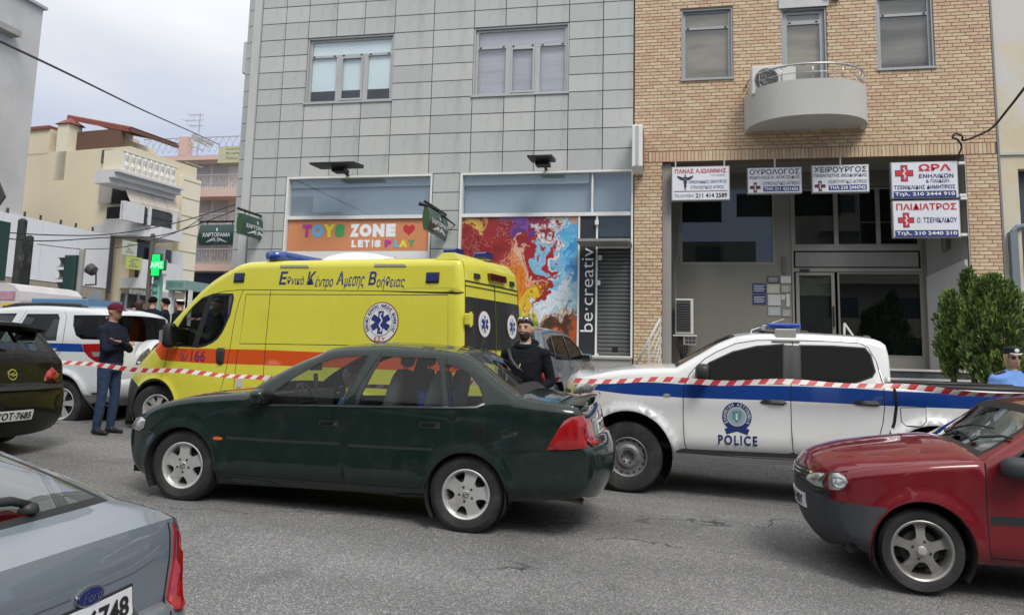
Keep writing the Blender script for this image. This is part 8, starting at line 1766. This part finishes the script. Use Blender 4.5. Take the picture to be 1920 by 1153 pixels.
def person(label, loc, rz, H, mats, hands, seated=False, voxel=.0105, wide=1., cat='person', head_turn=0., fat=0., nolegs=False, hem=None, beard=False, lean=0., feet=.10, hw=1.):
    """mats: skin, top, trousers, shoes, beard. hands: 'cross','down','wheel'. faces local -y"""
    t = thing('person', label, cat, loc, rz); S = H / 1.76; mb = MB(); w = wide
    hz = .93
    loft(mb, [((0, 0, hz - .10), .14 * w, .10 + fat * .5), ((0, 0, hz), .165 * w, .115 + fat), ((0, -.01, hz + .10), .155 * w, .11 + fat), ((0, -.01, hz + .22), .16 * w, .115 + fat * .8), ((0, 0, hz + .36), .175 * w, .12 + fat * .4), ((0, .005, hz + .46), .17 * w, .10), ((0, .015, hz + .53), .10 * w, .075), ((0, .015, hz + .57), .06, .055)], 1, 20, .85)
    ball(mb, (0, 0, hz - .02), (.165 * w, .115 + fat * .6, .12), 2, 16, 10)
    sh = [Vector((sx * .185 * w, .01, hz + .455)) for sx in (-1, 1)]
    for s_ in sh: ball(mb, s_, .066, 1)
    for i, sx in enumerate((-1, 1)): limb(mb, (sx * .045, .018, hz + .535), sh[i] + Vector((-sx * .012, 0, -.004)), .048, .060, 1)
    for i, sx in enumerate((-1, 1)):
        if hands == 'down': el = Vector((sx * .245 * w, .02, hz + .17)); wr = Vector((sx * .20 * w, -.06, hz - .06)); fd = Vector((0, -.1, -1))
        elif hands == 'front': el = Vector((sx * .25 * w, .03, hz + .18)); wr = Vector((sx * .07, -.20 - fat, hz + .02)); fd = Vector((-sx * .8, -.1, -.5))
        elif hands == 'cross': el = Vector((sx * .225 * w, -.10, hz + .20)); wr = Vector((-sx * .09, -.185 - .035 * i, hz + .26 + .04 * i)); fd = Vector((-sx, .35, .15))
        else: el = Vector((sx * .24 * w, -.14, hz + .22)); wr = Vector((sx * .12, -.38, hz + .34)); fd = Vector((-sx * .3, -.9, .2))
        short = hands == 'short' or mats.get('short')
        limb(mb, sh[i], el, .062, .050, 1); limb(mb, el, wr, .048, .034, 0 if short else 1, .004); 
        fd = fd.normalized(); side = fd.cross(Vector((0, 0, 1))); side = side.normalized() if side.length > .1 else Vector((1, 0, 0))
        loft(mb, [(wr, .026, .022, side), (wr + fd * .05, .040, .018, side), (wr + fd * .095, .040, .014, side)], 0, 10)
        curl = side.cross(fd) * (-1 if (side.cross(fd)).dot(Vector((0, 1, 0))) > 0 else 1)
        for q in range(4):
            o = wr + fd * .09 + side * (.03 - .02 * q); L = (.07, .078, .074, .058)[q]; p1 = o + fd * L * .55 + curl * .008; p2 = p1 + (fd + curl * .8).normalized() * L * .5; loft(mb, [(o, .0095, .0095), (p1, .009, .009), (p2, .0075, .0075)], 0, 7)
        o = wr + fd * .03 + side * .034; p1 = o + (fd * .6 + side * .7).normalized() * .035; loft(mb, [(o, .012, .012), (p1, .0105, .0105), (p1 + fd * .028, .009, .009)], 0, 7)
    if not nolegs:
        for sx in (-1, 1):
            hp = Vector((sx * .088 * w, 0, hz - .06))
            if seated: kn = Vector((sx * .14, -.42, hz - .03)); an = Vector((sx * .14, -.52, hz - .42))
            else: kn = Vector((sx * (feet * .5 + .05), -.015, .50)); an = Vector((sx * (feet * .5 + .055), .02, .09))
            limb(mb, hp, kn, .092 + fat * .2, .062, 2); limb(mb, kn, an, .062, .052, 2, .008); fz = an.z
            loft(mb, [((an.x, an.y + .06, fz - .05), .035, .035, (1, 0, 0)), ((an.x, an.y, fz - .045), .042, .045, (1, 0, 0)), ((an.x + sx * .01, an.y - .10, fz - .058), .046, .032, (1, 0, 0)), ((an.x + sx * .015, an.y - .19, fz - .066), .036, .022, (1, 0, 0))], 3, 12)
    # head
    ht = Matrix.Rotation(head_turn, 4, 'Z'); hc = Vector((0, -.01, hz + .715)); hp = lambda x, y, z: hc + ht @ Vector((x * hw, y, z))
    loft(mb, [((0, .02, hz + .52), .062, .060), ((0, .01, hz + .60), .056, .058), ((0, 0, hz + .66), .054, .058)], 0, 12)
    ball(mb, hp(0, .008, .015), (.076 * hw, .094, .098), 0, 18, 14, ht); loft(mb, [(hp(0, -.005, .0), .070 * hw, .085), (hp(0, -.018, -.05), .062 * hw, .075), (hp(0, -.032, -.095), .042 * hw, .052), (hp(0, -.04, -.112), .024, .03)], 0, 14, .9)
    if beard: loft(mb, [(hp(0, -.020, -.040), .064 * hw, .070), (hp(0, -.026, -.06), .064 * hw, .074), (hp(0, -.036, -.095), .047 * hw, .060), (hp(0, -.042, -.120), .028, .036)], 4, 14, .9); ball(mb, hp(0, -.094, -.036), (.026, .012, .007), 4, 10, 6, ht)
    loft(mb, [(hp(0, -.088, .025), .009, .008), (hp(0, -.100, -.005), .013, .012), (hp(0, -.098, -.022), .017, .012)], 0, 8); ball(mb, hp(0, -.078, .032), (.058 * hw, .018, .012), 0, 12, 6, ht); ball(mb, hp(0, -.092 - .012 * beard, -.052), (.024, .010, .008), 5, 10, 6, ht)
    for sx in (-1, 1): ball(mb, hp(sx * .077, .012, -.005), (.010, .020, .032), 0, 8, 6, ht)
    src = BVHTree.FromPolygons([Vector(v) for v in mb.v], mb.f); tags = mb.m
    o = mb.obj('body', [mats['skin'], mats['top'], mats['trousers'], mats['shoes'], mats.get('beard', BEARD), LIPS], t); o.data.polygons.foreach_set('material_index', [0] * len(o.data.polygons))
    md = o.modifiers.new('r', 'REMESH'); md.mode = 'VOXEL'; md.voxel_size = voxel; md2 = o.modifiers.new('s', 'SMOOTH'); md2.factor = .5; md2.iterations = 3
    dg = bpy.context.evaluated_depsgraph_get(); dg.update(); me = bpy.data.meshes.new_from_object(o.evaluated_get(dg)); o.modifiers.clear(); old = o.data; o.data = me; bpy.data.meshes.remove(old)
    co = np.empty(len(me.vertices) * 3, np.float32); me.vertices.foreach_get('co', co); co = co.reshape(-1, 3); bd = co[:, 2].copy()
    # cloth folds
    for i, v in enumerate(co):
        if v[2] < hz + .5:
            n_ = noise.noise(Vector((v[0] * 9, v[1] * 9, v[2] * 14))) * .007 + noise.noise(Vector((v[0] * 22, v[1] * 22, v[2] * 30))) * .003; d = Vector((v[0], v[1], 0)); d = d.normalized() if d.length > .01 else d; co[i, 0] += d.x * n_; co[i, 1] += d.y * n_
    mi = []
    for p in me.polygons: q = src.find_nearest(p.center); mi.append(tags[q[2]])
    if hem: mi = [2 if (m == 1 and me.polygons[i].center.z < hz + hem) else m for i, m in enumerate(mi)]
    co *= S; me.vertices.foreach_set('co', co.ravel())
    for m_ in [mats['skin'], mats['top'], mats['trousers'], mats['shoes'], mats.get('beard', BEARD), LIPS][len(me.materials):]: me.materials.append(m_)
    me.polygons.foreach_set('material_index', mi); me.polygons.foreach_set('use_smooth', [True] * len(mi)); me.update()
    def part(nm, mb2, mt, smooth=True): mb2.v = [tuple(Vector(v) * S) for v in mb2.v]; return mb2.obj(nm, mt, t, smooth=smooth)
    def hair(mat, full=1.04, cut=-.01, front=.045, long=0.):
        b = MB(); n, m = 26, 16; V = []
        for i in range(m + 1):
            ph = R(-55 if long else -30) + (math.pi / 2 - R(-55 if long else -30)) * i / m
            for j in range(n):
                th = 2 * math.pi * j / n; x, y, z = math.cos(ph) * math.cos(th), math.cos(ph) * math.sin(th), math.sin(ph)
                fr = max(0, -y); lim = cut + (front + .0 - cut) * min(1, fr * 1.6); zz = z * .104 * full; k = 1.0 + .03 * noise.noise(Vector((x * 4, y * 4, z * 6)))
                if zz < lim: zz = lim + (zz - lim) * (0.0 if not long else (1. + long) if y > -.35 else 0.)
                s_ = .93 if zz <= lim + 1e-6 and not long else 1.; V.append(hp(x * .083 * full * k * s_, .008 + y * .101 * full * k * s_, .018 + zz))
        b.add(V, [(i * n + j, i * n + (j + 1) % n, (i + 1) * n + (j + 1) % n, (i + 1) * n + j) for i in range(m) for j in range(n)]); return part('hair', b, mat)
    def eyes():
        for sx in (-1, 1): b = MB(); ball(b, hp(sx * .031, -.081, .012), (.012, .008, .0065), 0, 8, 6); part('eye', b, M('eye_dark', (.03, .02, .015), .3)); b = MB(); b.tube([hp(sx * .015, -.092, .030), hp(sx * .032, -.090, .034), hp(sx * .050, -.080, .028)], .0035, 5); part('eyebrow', b, HAIRD)
    return t, part, hair, eyes, hp, S, hz
def cloth(nm, c, **k): return M(nm, c, .9, spec=.15, var=.18, vscale=5, bump=.35, bscale=14, **k)
JEAN = cloth('blue_jeans', (.032, .055, .105)); BLKC = cloth('black_cotton', (.010, .011, .014)); NAVYC = cloth('navy_sweater', (.014, .018, .032)); SHOE = M('black_shoe', (.012, .012, .012), .4); SHIRT = cloth('light_blue_shirt', (.17, .32, .68)); DKT = cloth('dark_trousers', (.012, .014, .02))
def gl(p): return (p.x, p.y, gz(p.x, p.y))
# man in the maroon cap
p = at_y(205, 700, 9.45); g = gz(p.x, p.y); top = at_y(222, 568, 9.45).z
t, part, hair, eyes, hp, S, hz = person('man in a maroon cap, navy sweater and blue jeans standing with folded arms', (p.x, p.y, g), R(88), top - g - .005, dict(skin=SKIN2, top=NAVYC, trousers=JEAN, shoes=SHOE), 'cross', hem=.02, fat=.025, feet=.14, voxel=.010)
hair(HAIRD, 1.0, .0); eyes(); CAPM = cloth('maroon_cap', (.11, .012, .025)); b = MB(); n = 22
V = []
for i in range(9):
    ph = R(2) + R(86) * i / 8
    for j in range(n): th = 2 * math.pi * j / n; V.append(hp(.094 * math.cos(ph) * math.cos(th), .004 + .112 * math.cos(ph) * math.sin(th), .035 + .088 * math.sin(ph)))
b.add(V, [(i * n + j, i * n + (j + 1) % n, (i + 1) * n + (j + 1) % n, (i + 1) * n + j) for i in range(8) for j in range(n)] + [tuple(8 * n + j for j in range(n))]); cap_ = part('cap', b, CAPM)
b = MB(); V = []
for i in range(9):
    a = math.pi + math.pi * i / 8; V += [hp(.085 * math.cos(a), -.06 + .045 * math.sin(a), .040), hp(.080 * math.cos(a), -.065 + .115 * math.sin(a), .018 + .015 * abs(math.cos(a)) * 0)]
b.add(V + [v - Vector((0, 0, .006)) for v in V], [(2 * i, 2 * i + 2, 2 * i + 3, 2 * i + 1) for i in range(8)] + [(18 + 2 * i, 18 + 2 * i + 1, 18 + 2 * i + 3, 18 + 2 * i + 2) for i in range(8)]); part('cap_visor', b, CAPM)
# bearded man in black
p = at_y(984, 700, 8.35); g = gz(p.x, p.y); top = at_y(984, 596, 8.35).z
t, part, hair, eyes, hp, S, hz = person('bearded man in black with sunglasses pushed up on his head and a bag strap', (p.x, p.y, g), R(-8), top - g, dict(skin=SKIN, top=BLKC, trousers=DKT, shoes=SHOE), 'front', beard=True, wide=1.12, fat=.03, voxel=.009, hw=.98)
hair(HAIRD, 1.05, .01, .050); eyes(); b = MB()
for sx in (-1, 1): ball(b, hp(sx * .034, -.080, .100), (.027, .012, .018), 0, 12, 6)
b.tube([hp(-.078, .0, .07), hp(-.06, -.075, .09), hp(0, -.094, .095), hp(.06, -.075, .09), hp(.078, .0, .07)], .003, 5); part('sunglasses', b, M('mirror_sunglasses', (.55, .56, .58), .15, .9))
b = MB(); V = []
for i in range(13): a = math.pi * 2 * i / 12; V.append(Vector((.105 * math.cos(a), .03 + .085 * math.sin(a), hz + .555 + .03 * math.sin(a))))
b.tube(V, [.028 + .008 * math.sin(i) for i in range(13)], 8); part('hood', b, BLKC)
b = MB(); P = [Vector((-.16, -.06, hz + .50)), Vector((-.10, -.145, hz + .40)), Vector((.0, -.168, hz + .27)), Vector((.10, -.165, hz + .14)), Vector((.18, -.12, hz + .04))]; b.tube(P, .019, 6); st = part('bag_strap', b, M('strap_black', (.03, .03, .034), .5))
b = MB(); Mq = Matrix.Translation((.03, -.185, hz + .22)) @ Matrix.Rotation(R(48), 4, 'Y'); b.cbox((-.14, -.03, -.05), (.14, .02, .05), .02, M4=Mq); part('chest_bag', b, M('bag_black', (.016, .016, .018), .6), False)
b = MB(); b.tube([Vector((.0, -.20, hz + .30)), Vector((.012, -.185, hz + .36))], .004, 4); part('zip_pull', b, M('zip_yellow', (.6, .5, .1), .4))
b = MB(); b.lathe([(.062, 0), (.068, .008), (.062, .016)], Matrix.Translation((0, .005, hz + .555)), 18); part('collar', b, M('pale_tee', (.5, .48, .44), .8))
# policewoman
p = at_y(1899, 700, 11.1); g = gz(p.x, p.y); top = at_y(1899, 645, 11.1).z
t, part, hair, eyes, hp, S, hz = person('blonde policewoman in a light blue shirt, white badged cap and dark sunglasses', (p.x, p.y, g), R(10), (top - g) / 1.035, dict(skin=SKIN, top=SHIRT, trousers=DKT, shoes=SHOE, short=1), 'front', wide=1.22, fat=.055, voxel=.0105)
BL = M('blonde_hair', (.45, .32, .16), .6, bump=.5, bscale=60); hair(BL, 1.08, -.02, .04, long=1.1); b = MB()
for sx in (-1, 1): ball(b, hp(sx * .034, -.086, .010), (.031, .012, .023), 0, 12, 6)
b.tube([hp(-.08, .0, .015), hp(-.062, -.07, .018), hp(0, -.096, .016), hp(.062, -.07, .018), hp(.08, .0, .015)], .004, 5); part('sunglasses', b, M('black_gloss', (.01, .01, .01), .1))
b = MB(); b.lathe([(.088, .055), (.092, .10), (.108, .125), (.085, .142), (.0, .145)], Matrix.Translation(hp(0, 0, 0)), 24); part('cap_crown', b, M('cap_black', (.012, .013, .02), .7)); b = MB(); b.lathe([(.093, .060), (.097, .07), (.096, .090)], Matrix.Translation(hp(0, 0, 0)), 24); part('cap_band', b, M('cap_black'))
b = MB(); ball(b, hp(0, -.100, .095), (.030, .006, .026), 0, 14, 8); part('cap_badge', b, WHITE); b = MB(); b.tube([hp(-.07, -.075, .056), hp(-.04, -.112, .050), hp(0, -.128, .048), hp(.04, -.112, .050), hp(.07, -.075, .056)], .010, 6); part('cap_visor', b, WHITE)
for sx in (-1, 1):
    b = MB(); Mq = Matrix.Translation((sx * .17, .0, hz + .53)) @ Matrix.Rotation(R(sx * 17), 4, 'Y'); b.cbox((-.07, -.035, -.008), (.07, .035, .010), .004, M4=Mq); ep = part('epaulette', b, M('cap_black'), False); b = MB()
    for k in range(3): ball(b, Mq @ Vector((-.04 + .04 * k, -.01, .013)), (.010, .010, .005), 0, 6, 4)
    part('rank_pips', b, M('gold', (.6, .42, .1), .3, .8))
for sx in (-1, 1): b = MB(); b.cbox((sx * .10 - .05, -.205, hz + .27), (sx * .10 + .05, -.17, hz + .29), .003); part('pocket_flap', b, SHIRT, False)
# group by the side street: police and bystanders
def bg(label, px, ptop, d, rz, top_, hairm=M('black_hair', (.006, .005, .005), .9, spec=.1), long=0., trousers=DKT, hands='down', w=1., turn=0.):
    p = at_d(px, ptop, d); g = gz(p.x, p.y); r = person(label, (p.x, p.y, g), rz, p.z - g, dict(skin=SKIN, top=top_, trousers=trousers, shoes=SHOE), hands, voxel=.016, wide=w, head_turn=turn); r[2](hairm, 1.09, -.03, .035, long); return r
bg('woman with long dark hair seen from behind, left of the officer marked POLICE', 263, 563, 15.6, R(150), BLKC, M('auburn_hair', (.035, .015, .012), .6), 1.6)
t, part, hair, eyes, hp, S, hz = bg('officer in dark uniform with POLICE on the back, turned away', 288, 557, 15.8, R(195), NAVYC, w=1.12, turn=R(-30))
b = MB(); V, Fc, _ = text2d('POLICE', .02); b.add([(.11 - .22 * u, .150, hz + .30 + .05 * v) for u, v in V], [tuple(f) for f in Fc]); part('lettering', b, PR('wht'), False)
bg('short haired man in dark clothes facing left, right of the officer', 311, 560, 16.2, R(-70), NAVYC, w=1.05)
t, part, hair, eyes, hp, S, hz = bg('man in dark clothes with a white topped cap beside the ambulance windscreen', 338, 561, 15.9, R(-85), BLKC, w=1.05)
b = MB(); ball(b, hp(0, .01, .075), (.085, .10, .045), 0, 16, 8); part('cap', b, WHITE)
bg('dark haired person glimpsed left of the long haired woman', 252, 572, 17.5, R(40), BLKC, w=.95)
# drivers
def inside(c, label, x, y, z, rz, H, mats, **k):
    w_ = c.t.matrix_basis @ Vector((x, y, z)); return person(label, tuple(w_), rz, H, mats, 'wheel', seated=True, nolegs=True, voxel=.014, **k)
c = vectra; q = c.px(660, 690, .5); t, part, hair, eyes, hp, S, hz = inside(c, 'driver of the dark green saloon, a grey haired man in a blue shirt', q[0] + .02, .5, c.px(650, 700, .5)[1] + .12 - 1.72, R(-90), 1.70, dict(skin=SKIN2, top=cloth('blue_shirt', (.06, .10, .22)), trousers=DKT, shoes=SHOE)); hair(M('grey_hair', (.12, .12, .12), .8), 1.02, .0, .05)
c = ambulance; q = c.px(408, 580, .6); t, part, hair, eyes, hp, S, hz = inside(c, 'ambulance driver in a pale blue surgical mask, seen through the cab window', q[0], .6, c.px(408, 558, .6)[1] - 1.75, R(-50), 1.74, dict(skin=SKIN, top=cloth('olive_jacket', (.05, .06, .045)), trousers=DKT, shoes=SHOE)); hair(M('grey_hair'), 1.0, .02, .055); eyes(); b = MB(); ball(b, hp(0, -.052, -.045), (.062, .058, .050), 0, 16, 10); part('mask', b, M('mask_blue', (.25, .55, .60), .8))
# ---- police tape
TR, TW = M('tape_red', (.42, .03, .03), .45), M('tape_white', (.58, .54, .52), .45)
def tape(label, pts, w_=.058, seg=.165, slant=.045):
    P = [at_y(a, b_, d) for a, b_, d in pts]; C_ = cat_curve(P, 14); L = [0.]
    for a, b_ in zip(C_, C_[1:]): L.append(L[-1] + (b_ - a).length)
    def at(s):
        s = max(0, min(L[-1], s)); j = 0
        while j < len(L) - 2 and L[j + 1] < s: j += 1
        return C_[j].lerp(C_[j + 1], (s - L[j]) / max(L[j + 1] - L[j], 1e-9))
    o = P[0]; mb = MB(o); n = int(L[-1] / seg)
    for k in range(n):
        for h in range(2):
            V = []
            for u in (0, 1):
                s0 = (k + (h + u) / 2) * seg
                for v in (-.5, .5): p = at(s0 + v * slant); tw = .5 * math.sin(s0 * .9) + .45 * math.sin(s0 * 2.3 + 1); V.append(p + Vector((0, math.sin(tw) * w_ * v, math.cos(tw) * w_ * v - .012 * math.sin(s0 * 5) - .018 * math.sin(s0 * 1.7))))
            mb.add([V[0], V[2], V[3], V[1]], [(0, 1, 2, 3)], h)
    return mb.obj('police_tape', [TR, TW], None, loc=o, label=label, cat='barrier tape')
tape('striped tape running left of the dark green saloon past the man in the cap', [(62, 669, 8.75), (100, 674, 8.75), (205, 685, 8.75), (320, 697, 8.72), (420, 705, 8.7), (505, 712, 8.65), (640, 722, 8.6), (850, 722, 8.6), (1005, 716, 8.6), (1075, 713, 8.6)])
tape('red and white striped tape stretched along the side of the police pickup', [(1075, 713, 8.6), (1160, 711, 8.6), (1260, 710, 8.6), (1380, 716, 8.62), (1500, 720, 8.65), (1670, 727, 8.7), (1800, 733, 8.75), (1960, 741, 8.8)])
tape('thin far tape strung in front of the police group', [(285, 598, 14.6), (330, 598, 14.6), (380, 597, 14.6)], .04)
# ---- conifer bushes by the brick pier
def bush(label, px, pbot, ptop, rx_px, Y, n, seed):
    r = random.Random(seed); p = at_y(px, pbot, Y); q = at_y(px, ptop, Y); H = q.z - p.z; rx = (at_y(px + rx_px, 600, Y) - at_y(px, 600, Y)).length; zg = gz(p.x, Y) + .3; t = thing('conifer_bush', label, 'bush', (p.x, Y, zg))
    b = MB(); b.tube([(0, 0, 0), (.02, 0, (p.z - zg) + H * .5), (0, 0, (p.z - zg) + H * .85)], [.06, .04, .01], 7); b.obj('stem', M('bark', (.10, .07, .05), .9), t)
    b = MB(); nclump = int(n); z0 = p.z - zg; rr_ = min(1, rx / H * 1.2)
    for k in range(nclump):
        v = r.random() ** .8; prof = (max(0, 1 - (2 * v - .9) ** 2 / 1.21)) ** .55; a = r.random() * 2 * math.pi; rad = rx * prof * (.55 + .45 * r.random()) * (1 + .20 * math.sin(a * 3 + v * 7 + seed) + .12 * math.sin(a * 7 - v * 13)); c0 = Vector((rad * math.cos(a), rad * math.sin(a) * .8, z0 + H * v))
        up = (Vector((math.cos(a) * .55, math.sin(a) * .55, 1.1 + .4 * r.random()))).normalized(); tone = 0 if r.random() < .35 else (1 if r.random() < .7 else 2)
        for j in range(12):
            d = (up + Vector((r.uniform(-.5, .5), r.uniform(-.5, .5), r.uniform(-.3, .3)))).normalized(); L = r.uniform(.05, .115); o = c0 + Vector((r.uniform(-.06, .06), r.uniform(-.06, .06), r.uniform(-.08, .08))); s = d.cross(Vector((r.uniform(-1, 1), r.uniform(-1, 1), .2))).normalized() * L * .22
            b.add([o - s * .5, o + d * L * .5 - s, o + d * L, o + d * L * .5 + s], [(0, 1, 2, 3)], tone)
    b.obj('foliage', [M('conifer_dark', (.045, .075, .018), .7), M('conifer_mid', (.11, .18, .035), .7), M('conifer_light', (.20, .28, .055), .7)], t, kind='stuff')
bush('large bright green conifer bush in front of the right brick pier', 1872, 728, 526, 60, 14.4, 1250, 3)
bush('narrow darker conifer growing up the left edge of the large one', 1787, 706, 556, 24, 14.9, 420, 8)
bush('thin dark conifer tip rising behind the large bush', 1822, 620, 512, 13, 15.3, 170, 12)
# ---- what stands across the street, behind the camera (seen only in reflections)
for k, (x0, x1, h, col, lb) in enumerate(((-46, -19, 10, (.32, .28, .22), 'tan apartment block across the street, left one of three'), (-17, 5, 8.5, (.22, .20, .18), 'low brown grey block across the street, middle of three'), (7.5, 34, 11.5, (.36, .33, .28), 'tall beige apartment block across the street, right one of three'))):
    t = thing('apartment_block', lb, 'building', ((x0 + x1) / 2, -12, -.5)); O = Vector(((x0 + x1) / 2, -12, -.5)); m_ = M('block_%d' % k, col, .9, var=.1, vscale=.5); b = MB(O); b.box((x0, -20, -1), (x1, -12, h)); b.obj('wall', m_, t)
    for f in range(int((h - 1) / 3)):
        z = 2.9 + 3 * f; b = MB(O); b.box((x0 + 1, -12, z), (x1 - 1, -10.8, z + .15)); b.box((x0 + 1, -10.9, z + .15), (x1 - 1, -10.8, z + 1.05)); b.obj('balcony', m_, t)
        x = x0 + 1.5
        while x < x1 - 3: b = MB(O); b.box((x, -11.99, z + .2), (x + 1.6, -11.95, z + 2.3)); b.obj('window', WIN_D, t); x += 3.4
    b = MB(O); b.box((x0 + .5, -12, -1), (x1 - .5, -11.9, 2.6)); b.obj('shop_front', DIM, t)
